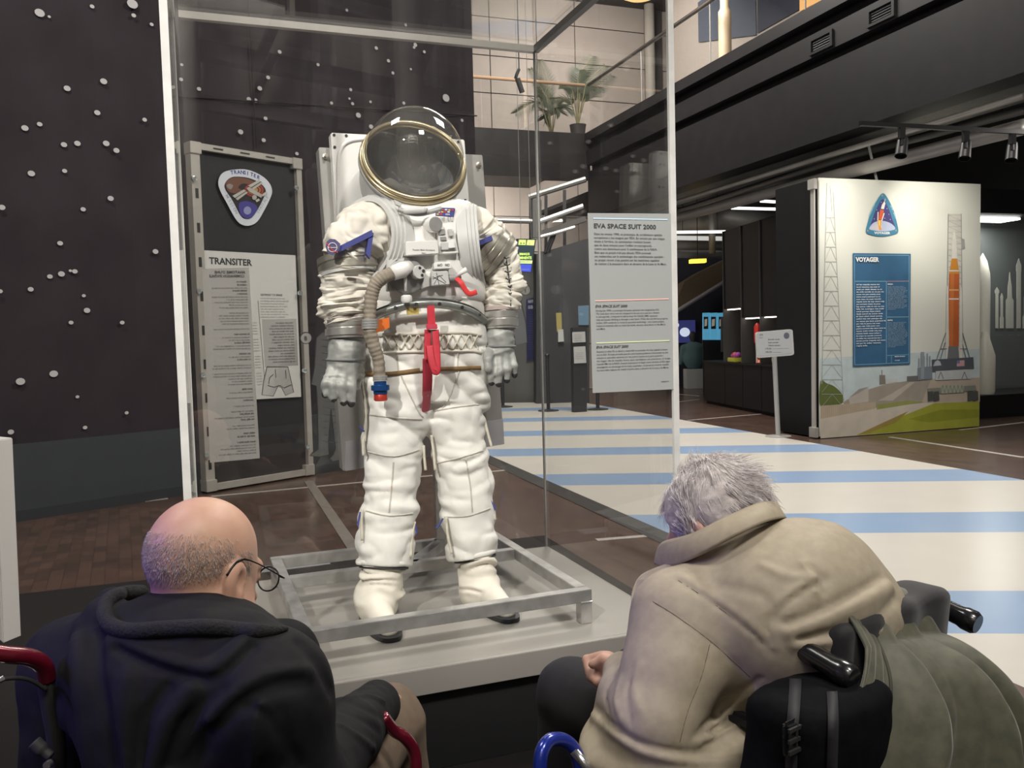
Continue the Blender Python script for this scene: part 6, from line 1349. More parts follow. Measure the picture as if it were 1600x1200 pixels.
# ================================================================== PEOPLE AND WHEELCHAIRS
def H(x, y, d): return O + ray(x, y) * d
def head_fn(C, f, u, s=1.0):
    """a head: C centre between the ears, f = facing, u = up"""
    ax = axes(f, u); C = np.asarray(C, float)
    def fn(p):
        q = (p - C) @ ax.T / s
        m = q.copy(); m[:, 0] = np.abs(m[:, 0])
        d = ell(q, (0, -.014, .030), (.079, .100, .092))
        d = smin(d, ell(q, (0, .034, -.040), (.063, .064, .086)), .03)
        d = smin(d, ell(q, (0, .048, -.088), (.046, .044, .034)), .025)
        d = smin(d, ell(m, (.060, .010, -.060), (.016, .035, .040)), .03)
        d = smin(d, cap(q, (0, .093, .0), (0, .117, -.040), .009, .014), .012)
        d = smin(d, cap(q, (-.034, .084, .016), (.034, .084, .016), .012), .012)
        d = smax(d, -ell(m, (.031, .104, -.002), (.017, .014, .012)), .008)
        d = smin(d, ell(m, (.031, .084, -.004), (.013, .013, .013)), .003)
        d = smin(d, cap(q, (-.020, .098, -.072), (.020, .098, -.072), .007), .008); d = smax(d, -cap(q, (-.022, .108, -.073), (.022, .108, -.073), .004), .004)
        e = ell(m, (.081, -.012, -.012), (.011, .023, .034)); e = smax(e, -ell(m, (.093, -.004, -.012), (.010, .013, .022)), .004); e = smin(e, ell(m, (.077, -.004, -.038), (.009, .012, .013)), .008)
        d = smin(d, e, .006)
        return d * s
    return fn, ax
def person_mesh(name, fn, pts, mat, parent, h=.005, pad=.16, relax=1, **k):
    pts = np.array(pts); P, Q = sdf_mesh(fn, pts.min(0) - pad, pts.max(0) + pad, h); return mesh_np(name, P, Q, mat, parent, relax=relax, **k)
def folds(p, lines):
    """lines: (3-D polyline, half width, height) -> displacement"""
    out = np.zeros(len(p))
    for pl, w, a in lines:
        if len(pl) < 2: continue
        pl = np.asarray(pl); lo = pl.min(0) - w * 3; hi = pl.max(0) + w * 3
        k = np.all((p > lo) & (p < hi), 1)
        if not k.any(): continue
        q = p[k]; dm = np.full(len(q), 9.0)
        for a_, b_ in zip(pl[:-1], pl[1:]):
            ba = b_ - a_; hh = np.clip((q - a_) @ ba / (ba @ ba + 1e-12), 0, 1); dm = np.minimum(dm, ((q - a_ - hh[:, None] * ba) ** 2).sum(1))
        out[k] += a * np.exp(-dm / (w * w))
    return out
def lay_lines(fn, lst, n=4):
    """pixel polylines found on a shape: (pixels, half width, height)"""
    paths = [smoothpath([np.array([x, y, 0.]) for x, y in pts], n) for pts, w, a in lst]
    hits = march_many(fn, [q for pp in paths for q in pp]); res = []; i = 0
    for pp, (_, w, a) in zip(paths, lst):
        g = [h for h in hits[i:i + len(pp)] if h is not None]; i += len(pp)
        if len(g) > 1: res.append((g, w, a))
    return res
m_skin = M('skin', (.62, .38, .27), .48, noise=.12, scale=14, bump=.06, col2=(.55, .31, .22)); m_skin.node_tree.nodes['Principled BSDF'].inputs['Subsurface Weight'].default_value = .15; m_skin.node_tree.nodes['Principled BSDF'].inputs['Subsurface Radius'].default_value = (.01, .004, .002)
m_skin2 = M('skin_pale', (.56, .34, .27), .5, noise=.15, scale=22, bump=.12, col2=(.46, .25, .19))
def strands(name, roots, dirs, lens, mat, parent, rad=.0007, seg=3, lift=None, grav=None, label=None):
    """hair as thin three-sided spikes"""
    vs = []; fs = []; n = len(roots); R_ = np.asarray(roots); D_ = np.asarray(dirs); Ln = np.asarray(lens)
    for i in range(n):
        p = R_[i]; d = nrm(D_[i]); L_ = Ln[i] / seg; b = len(vs)
        s_ = nrm(np.cross(d, [.3, .2, .9])); t_ = np.cross(d, s_)
        for k in range(seg):
            r = rad * (1 - .75 * k / seg)
            for a_ in (0, 2.094, 4.189): vs.append(p + (s_ * math.cos(a_) + t_ * math.sin(a_)) * r)
            p = p + d * L_
            if grav is not None: d = nrm(d + grav(p, i))
        vs.append(p)
        for k in range(seg - 1):
            for j in range(3): fs.append((b + k * 3 + j, b + k * 3 + (j + 1) % 3, b + k * 3 + 3 + (j + 1) % 3, b + k * 3 + 3 + j))
        e = b + (seg - 1) * 3
        for j in range(3): fs.append((e + j, e + (j + 1) % 3, b + seg * 3))
    g = G(); g.v = [tuple(map(float, q)) for q in vs]; g.f = fs
    return g.build(name, mat, parent, True, fix=False, label=label)
def grad(fn, p, e=.002):
    p = np.atleast_2d(p); g = np.stack([fn(p + e * np.eye(3)[i]) - fn(p - e * np.eye(3)[i]) for i in range(3)], 1); return g / (np.linalg.norm(g, axis=1)[:, None] + 1e-12)

def H1(x, y, d): return H(x, y, d * 1.16)
# ------------------------------------------------------------------ visitor 1 : bald man, black hooded jacket
hc1 = H1(321, 891, 1.27); f1_ = nrm(np.array([.40, .82, -.30])); u1_ = nrm(np.array([.10, .26, .95]))
hf1, hax1 = head_fn(hc1, f1_, u1_, 1.035)
man1 = thing('person', 'bald man in black hooded jacket with glasses, seated in wheelchair', 'person', (hc1[0] + .06, hc1[1] + .05, .50))
nb1 = H1(312, 1010, 1.24)
SL, SR = H1(120, 1045, 1.30), H1(415, 1085, 1.13)            # shoulders
pel1 = np.array([-.49, 1.36, .56]); ch1 = H1(285, 1090, 1.20)
EL, ER = H1(95, 1260, 1.26), H1(465, 1235, 1.16)
WR1 = H1(585, 1103, 1.56); WL1 = H1(330, 1230, 1.62)
kneeR, kneeL = H1(606, 1128, 1.70), H1(455, 1150, 1.78)
def body1(p):
    d = hf1(p)
    d = smin(d, cap(p, hc1 - u1_ * .03 - f1_ * .02, nb1, .058, .066), .03)
    d = smin(d, ell(p, ch1 + np.array([0, .05, -.05]), (.16, .12, .20)), .05)
    d = smin(d, cap(p, ch1 + [0, .04, -.2], pel1, .13, .14), .05)
    for s_, e_, w_ in ((SL, EL, WL1), (SR, ER, WR1)):
        d = smin(d, chain(p, [(s_, .05), (e_, .042), (w_, .028)], .02), .03)
    d = smin(d, cap(p, WR1, H1(606, 1094, 1.62), .027, .024), .015)
    for a_, b_, c_ in (((606, 1088, 1.62), (617, 1089, 1.655), (628, 1096, 1.68)), ((606, 1093, 1.62), (618, 1098, 1.665), (626, 1108, 1.69)), ((604, 1098, 1.62), (615, 1106, 1.665), (621, 1118, 1.69)), ((602, 1103, 1.62), (611, 1114, 1.66), (615, 1126, 1.68)), ((596, 1090, 1.585), (603, 1084, 1.62), (613, 1084, 1.645))):
        d = smin(d, chain(p, [(H1(*a_), .011), (H1(*b_), .010), (H1(*c_), .0085)], .004), .005)
    d = smin(d, chain(p, [(WL1, .027), (H1(350, 1210, 1.66), .028), (H1(372, 1195, 1.70), .018)], .01), .015)
    return d
bd1 = person_mesh('body', body1, [hc1 + Z * .02, nb1, pel1, EL, ER, WR1, WL1, H1(628, 1100, 1.7)], m_skin, man1, .0046, .14)
# jacket
def jk1_base(p):
    d = smin(cap(p, SL, SR + (SL - SR) * .25, .085, .095), cap(p, ch1 + [0, .02, .0], pel1 + [0, 0, .06], .175, .19), .08)
    d = smin(d, cap(p, SR, SR + (SL - SR) * .4, .092, .10), .06)
    d = smin(d, chain(p, [(SL, .082), (EL, .070), (WL1, .055)], .03), .05)
    d = smin(d, chain(p, [(SR, .092), (ER, .080)], .03), .045)
    d = smin(d, chain(p, [(ER, .078), (H1(540, 1150, 1.36), .066), (H1(588, 1102, 1.55), .050)], .02), .03)
    d = smin(d, cap(p, nb1 + [0, .04, -.04], H1(440, 1030, 1.36), .07, .075), .05)          # chest to the right
    # hood lying on the back and shoulders
    d = smin(d, ell(p, H1(262, 1035, 1.165), (.155, .085, .075)), .04)
    d = smin(d, chain(p, [(H1(216, 935, 1.37), .024), (H1(176, 948, 1.31), .030), (H1(168, 972, 1.24), .034), (H1(196, 996, 1.17), .034), (H1(250, 996, 1.135), .030), (H1(320, 992, 1.13), .028), (H1(385, 994, 1.165), .026), (H1(430, 994, 1.25), .018)], .02), .022)
    d = smin(d, cap(p, H1(172, 975, 1.26), H1(128, 1030, 1.28), .04, .07), .03)
    return d
def neckhole1(p, d):
    # hollow of the hood around the neck
    d = smax(d, -cap(p, nb1 + [0, .02, -.06], H1(312, 945, 1.27), .058, .072), .010)
    return smax(d, -cap(p, H1(262, 965, 1.27), H1(212, 950, 1.29), .05, .040), .010)
J1 = lay_lines(jk1_base, [
    ([(184, 1012), (232, 1036), (300, 1058), (340, 1058), (394, 1010)], .008, -.010),
    ([(175, 1000), (225, 1022), (295, 1044), (340, 1042), (385, 1000)], .014, .008),
    ([(122, 985), (120, 1040), (128, 1110), (142, 1200)], .014, .014), ([(150, 990), (152, 1060), (168, 1130), (180, 1200)], .012, -.014),
    ([(200, 1060), (195, 1120), (205, 1200)], .014, .010), ([(262, 1075), (225, 1130), (215, 1200)], .010, -.012), ([(300, 1075), (262, 1130), (240, 1200)], .012, .011), ([(345, 1075), (290, 1130), (262, 1200)], .010, -.010),
    ([(470, 1062), (420, 1070), (360, 1110), (310, 1170), (290, 1200)], .012, -.012), ([(480, 1050), (430, 1058), (380, 1080), (330, 1130)], .013, .010),
    ([(380, 1105), (405, 1110), (440, 1150), (470, 1200)], .007, -.007), ([(405, 1100), (400, 1140), (395, 1200)], .008, .006), ([(440, 1115), (450, 1150), (445, 1200)], .007, -.006),
    ([(545, 1095), (570, 1105), (600, 1120)], .006, -.006), ([(535, 1110), (570, 1125), (598, 1145)], .006, -.006), ([(540, 1090), (575, 1085), (600, 1095)], .006, .005), ([(530, 1130), (560, 1150), (585, 1170)], .006, .006),
    ([(100, 1040), (95, 1080), (100, 1130)], .012, .010), ([(470, 1005), (500, 1040), (520, 1080)], .010, -.008)])
def jk1(p):
    d = neckhole1(p, jk1_base(p)); return d - 1.5 * folds(p, J1) - .0035 * vnoise(p * 13) - .0012 * vnoise(p * 45)
m_blk = M('black_jacket_cloth', (.0065, .0065, .0082), .82, noise=.25, scale=60, bump=.06, spec=.3)
jm1 = person_mesh('jacket', jk1, [SL, SR, pel1, EL, ER, WR1, WL1, nb1, H1(452, 978, 1.27)], m_blk, man1, .0052, .20, label='black hooded jacket')
# hood rim ribbing and seam
rimp = smoothpath([H1(*q) for q in ((226, 914, 1.40), (205, 914, 1.37), (172, 925, 1.31), (159, 946, 1.25), (168, 970, 1.19), (197, 980, 1.145), (255, 974, 1.115), (320, 969, 1.11), (380, 974, 1.14), (420, 981, 1.20), (455, 978, 1.28))], 8)
rimp = onskin(jk1, [(222, 925), (196, 926), (172, 936), (163, 955), (172, 976), (200, 986), (255, 983), (320, 980), (380, 985), (420, 986), (448, 982)], .004, 7)
G().tube(rimp, [.013 * min(1, (len(rimp) - k) / 14 + .2) for k in range(len(rimp))], 10).build('hood_rim', M('black_ribbing', (.010, .010, .012), .9, noise=.5, scale=200, bump=.4), jm1, True)
rim = 0 and onskin(jk1, [(166, 948), (178, 960), (205, 978), (255, 992), (320, 990), (385, 984), (430, 980)], .002, 6)
# trousers
an1 = [np.array([k_[0] + .05, k_[1] + .06, .15]) for k_ in (kneeR, kneeL)]
def shoe(ank, fwd, parent, mat):
    fwd = nrm(np.array([fwd[0], fwd[1], 0])); b_ = np.array([ank[0], ank[1], .0])
    def fn(p): return np.maximum(smin(smin(cap(p, b_ - fwd * .05 + Z * .06, b_ + fwd * .17 + Z * .052, .045, .038), cap(p, b_ + Z * .07, ank - Z * .02, .046, .045), .03), cap(p, b_ + fwd * .04 + Z * .075, b_ + fwd * .12 + Z * .06, .04, .035), .03), .0095 - p[:, 2])
    P, Q = sdf_mesh(fn, b_ + [-.3, -.3, -.05], b_ + [.3, .3, .25], .010); mesh_np('shoe', P, Q, mat, parent)
def tr1(p):
    d = chain(p, [(pel1 + [.06, .05, 0], .13), (kneeR, .078), (an1[0], .058)], .03)
    return smin(d, chain(p, [(pel1 + [-.06, .1, 0], .13), (kneeL, .080), (an1[1], .058)], .03), .03) - .004 * vnoise(p * 12) - .003 * ridge(p * np.array([9, 9, 16.]))
for a_ in an1: shoe(a_, (.42, .9), man1, M('shoe_brown', (.03, .02, .015), .5))
person_mesh('trousers', tr1, [pel1, kneeR, kneeL, *an1], M('beige_trousers', (.175, .125, .085), .85, noise=.15, scale=40, bump=.05), man1, .008, .16)
# short grey hair round back and sides
rng = np.random.default_rng(5)
def scalp(n, hf, hax, C, sel, s=1.035):
    u = rng.normal(size=(n, 3)); u /= np.linalg.norm(u, axis=1)[:, None]; q = u * np.array([.079, .100, .092]) * s + np.array([0, -.014, .030]) * s
    k = sel(q); q = q[k]; P = C + q @ hax
    for _ in range(3):
        g = grad(hf, P); P = P - g * hf(P)[:, None]
    return P, grad(hf, P), q
def sel1(q):
    zz = q[:, 2]; yy = q[:, 1]; edge = .052 - .030 * np.clip((yy + .02) / .1, 0, 1) - .01 * np.sin(q[:, 0] * 60)
    lim = np.where(yy < -.02, .058, .040)
    pr = np.clip((lim - zz) / .03, 0, 1)
    return (zz < lim) & (zz > -.075) & (yy < .03) & ~((yy > -.005) & (zz < -.005)) & (rng.random(len(q)) < .15 + .85 * pr) & ~((np.abs(q[:, 0]) > .06) & (zz < -.0) & (yy > -.035))
P, N_, q = scalp(26000, hf1, hax1, hc1, sel1)
dn_ = -u1_ * .9 + f1_ * .1
D_ = N_ * .42 + (dn_ - N_ * (N_ @ dn_)[:, None]) * .9 + rng.normal(size=N_.shape) * .22
m_stub = M('short_grey_hair', (.66, .58, .53), .7, col2=(.42, .36, .33), scale=90)
strands('hair', P, D_, rng.uniform(.004, .008, len(P)), m_stub, man1, .00042, 2, label='short grey hair round the back and sides')
# glasses
gl1 = thing('glasses', '', '') if False else None
m_wire = M('dark_wire', (.02, .018, .018), .3, .6)
e_r = hc1 + hax1[0] * .081 - hax1[1] * .004 + hax1[2] * .014
sgn = 1 if proj(hc1 + hax1[0] * .1)[0] > proj(hc1)[0] else -1
ls = []
for s_ in (1, -1):
    c = hc1 + (hax1[0] * s_ * .036 + hax1[1] * .118 + hax1[2] * -.006) * 1.035
    ring = [c + hax1[0] * .025 * math.cos(t) + hax1[2] * .022 * math.sin(t) for t in np.linspace(0, 6.283, 25)]
    ls.append((c, ring, s_))
gset = G()
for c, ring, s_ in ls: gset.tube(ring, .0016, 6, False)
gset.tube([ls[0][0] - hax1[0] * .025, (ls[0][0] + ls[1][0]) / 2 + hax1[2] * .006, ls[1][0] + hax1[0] * .025], .0014, 6)
for c, ring, s_ in ls:
    hinge = c + hax1[0] * s_ * .026 + hax1[2] * .006
    ear = hc1 + (hax1[0] * s_ * .084 + hax1[1] * -.002 + hax1[2] * .024) * 1.035; tipe = hc1 + (hax1[0] * s_ * .083 + hax1[1] * -.036 + hax1[2] * -.004) * 1.035
    gset.tube(smoothpath([hinge, hinge + hax1[0] * s_ * .012 - hax1[1] * .006, ear, tipe], 6), [.0013] * 12 + [.002] * 7, 6)
gw = gset.build('glasses', m_wire, man1, True, label='thin dark wire glasses')
for c, ring, s_ in ls: G().flat(ring[:-1]).build('lens', glass('lens_glass', .06), gw, fix=False)

# ------------------------------------------------------------------ visitor 2 : grey haired man, beige jacket
hd2 = nrm(np.array([-.573, .82, 0])); sd2 = np.array([hd2[1], -hd2[0], 0])      # heading and its right hand side
hc2 = H(1118, 824, 1.70); f2_ = nrm(hd2 * .80 + np.array([-.18, 0, -.62])); u2_ = nrm(Z * .75 + hd2 * .6)
hf2, hax2 = head_fn(hc2, f2_, u2_, 1.03)
man2 = thing('person', 'grey-haired man in beige jacket bowing forward in wheelchair', 'person', (.50, 1.72, .48))
nb2 = H(1168, 880, 1.62)
S2L, S2R = H(1062, 965, 1.56), H(1285, 905, 1.70)
E2L, E2R = H(1024, 1122, 1.47), H(1330, 1010, 1.78)
W2L, W2R = H(972, 1050, 1.66), H(1080, 1100, 2.0)
pel2 = np.array([.50, 1.72, .56]); hump = H(1245, 945, 1.58)
axb = np.array([sd2, hd2, Z])
kn2L, kn2R = H(897, 1085, 1.95), H(1000, 1068, 2.12)
def body2(p):
    d = hf2(p)
    d = smin(d, cap(p, hc2 - u2_ * .03 - f2_ * .02, nb2, .056, .066), .03)
    d = smin(d, ell(p, hump - hd2 * -.03 - Z * .05, (.15, .10, .17), axb), .06); d = smin(d, cap(p, hump + hd2 * .05 - Z * .1, pel2, .12, .13), .05)
    for s_, e_, w_ in ((S2L, E2L, W2L), (S2R, E2R, W2R)): d = smin(d, chain(p, [(s_, .05), (e_, .042), (w_, .027)], .02), .03)
    # left fist resting on the knee
    d = smin(d, cap(p, W2L, H(948, 1038, 1.72), .026, .027), .012)
    for i in range(4):
        b = H(941 - i * .5, 1026 + i * 8.5, 1.735 - i * .008); m_ = H(917 + i * 2.5, 1031 + i * 9, 1.755 - i * .012); t_ = H(922 + i * 4, 1046 + i * 6.5, 1.728 - i * .012); t2 = H(938 + i * 3, 1050 + i * 5, 1.715 - i * .012)
        d = smin(d, chain(p, [(b, .0125), (m_, .0105), (t_, .0098), (t2, .0085)], .004), .004)
    d = smin(d, chain(p, [(H(962, 1036, 1.67), .014), (H(945, 1030, 1.69), .012), (H(926, 1038, 1.70), .0095)], .006), .006)
    d = smin(d, chain(p, [(W2R, .026), (H(1040, 1095, 2.05), .03), (H(1010, 1095, 2.08), .02)], .01), .015)
    return d
bd2 = person_mesh('body', body2, [hc2 + Z * .03, nb2, pel2, E2L, E2R, W2L, W2R, H(912, 1040, 1.76), hump], m_skin2, man2, .0046, .14)
def jk2_base(p):
    d = ell(p, hump, (.205, .145, .160), axb)
    d = smin(d, cap(p, hump + hd2 * .06 - Z * .08, pel2 + Z * .02 + hd2 * .02, .175, .185), .08)
    d = smin(d, cap(p, S2L, S2R, .078, .085), .06); d = smin(d, cap(p, nb2 - Z * .03, hump, .08, .14), .06)
    d = smin(d, ell(p, H(1322, 958, 1.56), (.125, .095, .070), axb), .05)          # cloth sagging over the chair back
    d = smin(d, chain(p, [(S2L, .082), (H(1050, 1045, 1.51), .083), (E2L, .078)], .03), .045)
    d = smin(d, chain(p, [(E2L, .074), (H(985, 1092, 1.57), .058), (H(974, 1052, 1.655), .042)], .02), .025)
    d = smin(d, chain(p, [(S2R, .085), (E2R, .075), (W2R, .05)], .03), .05)
    d = smin(d, ell(p, H(1060, 1150, 1.56), (.20, .16, .055), axb), .05)          # blouson hem
    # lapel to the front
    d = smin(d, chain(p, [(H(1090, 880, 1.62), .025), (H(1040, 905, 1.66), .018), (H(1012, 935, 1.66), .012), (H(1010, 962, 1.64), .010)], .015), .02)
    return d
def jk2_all(p):
    d = jk2_base(p)
    a_ = nb2 + [0, 0, -.05]; b_ = hc2 + f2_ * .02
    return smax(d, -cap(p, a_, b_, .055, .085), .010)
J2 = lay_lines(jk2_all, [
    ([(1058, 906), (1110, 940), (1170, 985), (1208, 1022)], .0035, -.004), ([(1065, 900), (1118, 934), (1178, 978), (1212, 1010)], .006, .003),
    ([(1020, 940), (1060, 965), (1120, 1010), (1172, 1058)], .003, -.003), ([(1110, 1002), (1095, 1060), (1075, 1110), (1062, 1160)], .003, -.003), ([(1086, 858), (1075, 888), (1042, 925)], .003, -.003),
    ([(1205, 968), (1225, 945), (1250, 925), (1290, 905)], .006, -.010), ([(1212, 958), (1235, 930), (1275, 905)], .008, .007), ([(1230, 975), (1280, 955), (1340, 925), (1378, 902)], .007, -.009), ([(1235, 988), (1290, 968), (1350, 940), (1390, 915)], .012, .008),
    ([(1265, 885), (1283, 900), (1288, 925)], .006, -.008), ([(1255, 880), (1270, 900), (1272, 925)], .006, .006), ([(1190, 882), (1230, 900), (1262, 900)], .007, .005), ([(1120, 915), (1190, 930), (1215, 970)], .010, -.004),
    ([(1205, 1005), (1200, 985), (1208, 962)], .005, -.008), ([(1250, 1000), (1310, 988), (1365, 970), (1400, 935)], .007, -.009), ([(1240, 1008), (1310, 1000), (1375, 985)], .008, .007),
    ([(1190, 1060), (1150, 1088), (1095, 1140)], .005, -.010), ([(1180, 1078), (1145, 1105), (1105, 1142)], .005, .007), ([(1180, 1100), (1135, 1130), (1085, 1150)], .004, -.007), ([(1178, 1115), (1130, 1145), (1090, 1160)], .005, .006), ([(1160, 1130), (1130, 1152), (1100, 1166)], .004, -.005),
    ([(930, 1105), (965, 1140), (1010, 1165), (1090, 1178), (1180, 1170)], .005, -.009), ([(925, 1118), (965, 1152), (1010, 1177), (1090, 1190), (1175, 1184)], .007, .006),
    ([(958, 1056), (945, 1085), (952, 1115)], .004, -.008), ([(970, 1060), (962, 1090), (970, 1125)], .005, .006), ([(985, 1062), (978, 1090), (985, 1130)], .004, -.006), ([(1000, 1040), (990, 1075), (1000, 1110)], .006, .005)])
def jk2(p):
    d = jk2_all(p); return d - folds(p, J2) - .0018 * vnoise(p * 9 + 3) - .0005 * vnoise(p * 40)
m_bei = M('beige_jacket_cloth', (.40, .345, .255), .62, noise=.07, scale=50, bump=.04, spec=.35, col2=(.355, .305, .225))
person_mesh('jacket', jk2, [hump, S2L, S2R, E2L, E2R, pel2, W2L, W2R, H(1212, 800, 1.6), H(1010, 920, 1.66)], m_bei, man2, .0052, .24, label='beige blouson jacket with raised collar')
# stand-and-fall collar : one bent band of cloth
ct = [(1032, 862, 1.76), (1042, 848, 1.69), (1085, 838, 1.60), (1140, 812, 1.565), (1185, 792, 1.585), (1208, 789, 1.64), (1204, 796, 1.72)]; cbt = [(1028, 880, 1.75), (1048, 886, 1.66), (1095, 868, 1.555), (1150, 838, 1.52), (1197, 816, 1.545), (1222, 812, 1.62), (1216, 820, 1.72)]
ct = smoothpath([H(*q) for q in ct], 8); cbt = smoothpath([H(*q) for q in cbt], 8); nn = len(ct); CP = []
for j in range(9):
    t = j / 8
    for a_, b_ in zip(ct, cbt): CP.append(a_ * (1 - t) + b_ * t + nrm(np.cross(b_ - a_, Z) * 0 + (O - b_)) * .010 * math.sin(math.pi * t))
CQ = np.array([(j * nn + i, j * nn + i + 1, (j + 1) * nn + i + 1, (j + 1) * nn + i) for j in range(8) for i in range(nn - 1)])
ck = mesh_np('collar', np.array(CP), CQ, m_bei, man2); md = ck.modifiers.new('thick', 'SOLIDIFY'); md.thickness = .009; md.offset = -1
fl_p = smoothpath([H(*q_) for q_ in ((1062, 880, 1.62), (1030, 888, 1.66), (1000, 902, 1.68), (988, 922, 1.67), (986, 946, 1.655), (990, 972, 1.63), (1016, 962, 1.61), (1045, 922, 1.58))], 5, True)
G().prism(fl_p, np.array([.004, .012, .002])).build('lapel', m_bei, man2, bevel=.002)
m_st = M('jacket_stitch', (.13, .11, .08), .8)
for s in ([(1058, 906), (1110, 940), (1170, 985), (1206, 1020)], [(1110, 1002), (1095, 1060), (1075, 1110), (1062, 1160)], [(1020, 940), (1060, 965), (1120, 1010), (1172, 1058)]):
    pp = onskin(jk2, s, .0005, 5)
    if len(pp) > 3: G().tube(pp, .0011, 5).build('seam', m_st, man2)
cl_ = onskin(jk2, [(985, 1028), (972, 1040), (966, 1056), (972, 1070)], .003, 5)
an2 = [np.array([k_[0] - .03, k_[1] + .04, .16]) for k_ in (kn2L, kn2R)]
def tr2(p):
    d = chain(p, [(pel2 - sd2 * .09, .12), (kn2L, .080), (an2[0], .060)], .03)
    return smin(d, chain(p, [(pel2 + sd2 * .09, .12), (kn2R, .080), (an2[1], .060)], .03), .03) - .004 * vnoise(p * 12) - .004 * ridge(p * np.array([8, 8, 15.]))
for a_ in an2: shoe(a_, hd2, man2, M('shoe_black', (.012, .012, .012), .45))
person_mesh('trousers', tr2, [pel2, kn2L, kn2R, *an2], M('black_trousers', (.014, .014, .016), .85, noise=.2, scale=50), man2, .008, .16)
# wavy grey hair : a full cap under many strands
def haircap(p):
    q = (p - hc2) @ hax2.T / 1.03
    d = ell(q, (0, -.020, .030), (.087, .104, .098)) * 1.03
    d = smax(d, (q[:, 1] - .058 - .25 * (q[:, 2] - .03)) * 1.0, .01)
    d = smax(d, (-.062 - q[:, 2] + .35 * np.maximum(q[:, 1], 0)), .012)
    return d - .005 * ridge(np.stack([q[:, 0] * 26 + 2 * vnoise(q * 12), q[:, 1] * 9, q[:, 2] * 9], 1)) - .002 * vnoise(q * 90)
hp2 = person_mesh('hair', haircap, [hc2, hc2 + Z * .05], M('grey_hair', (.70, .64, .62), .65, col2=(.48, .43, .42), scale=55, bump=.3), man2, .0045, .18, 0, label='wavy thick grey white hair')
u = rng.normal(size=(9000, 3)); u /= np.linalg.norm(u, axis=1)[:, None]; q = u * np.array([.087, .104, .098]) * 1.03 + np.array([0, -.020, .030]) * 1.03
k = (q[:, 2] > -.058) & (q[:, 1] < .062); q = q[k]; P = hc2 + q @ hax2; g = grad(haircap, P); P = P - g * (haircap(P)[:, None] + .003); g = grad(haircap, P)
wh_ = np.array([.012, -.050, .115]) * 1.03; away = (q - wh_); away = away @ hax2
fl = away - g * (away * g).sum(1)[:, None]; fl /= np.linalg.norm(fl, axis=1)[:, None] + 1e-6
sw = np.cross(g, fl) * .6
wv = np.stack([vnoise(P * 16 + 9 * i) for i in range(3)], 1) * .9
D_ = fl + sw + g * .28 + wv
def gv(p, i): return -g[i] * .22 + wv[i][::-1] * .35
strands('strand', P, D_, rng.uniform(.022, .058, len(P)), M('white_hair', (.92, .88, .87), .5, col2=(.66, .61, .61), scale=80), hp2, .0008, 5, grav=gv)
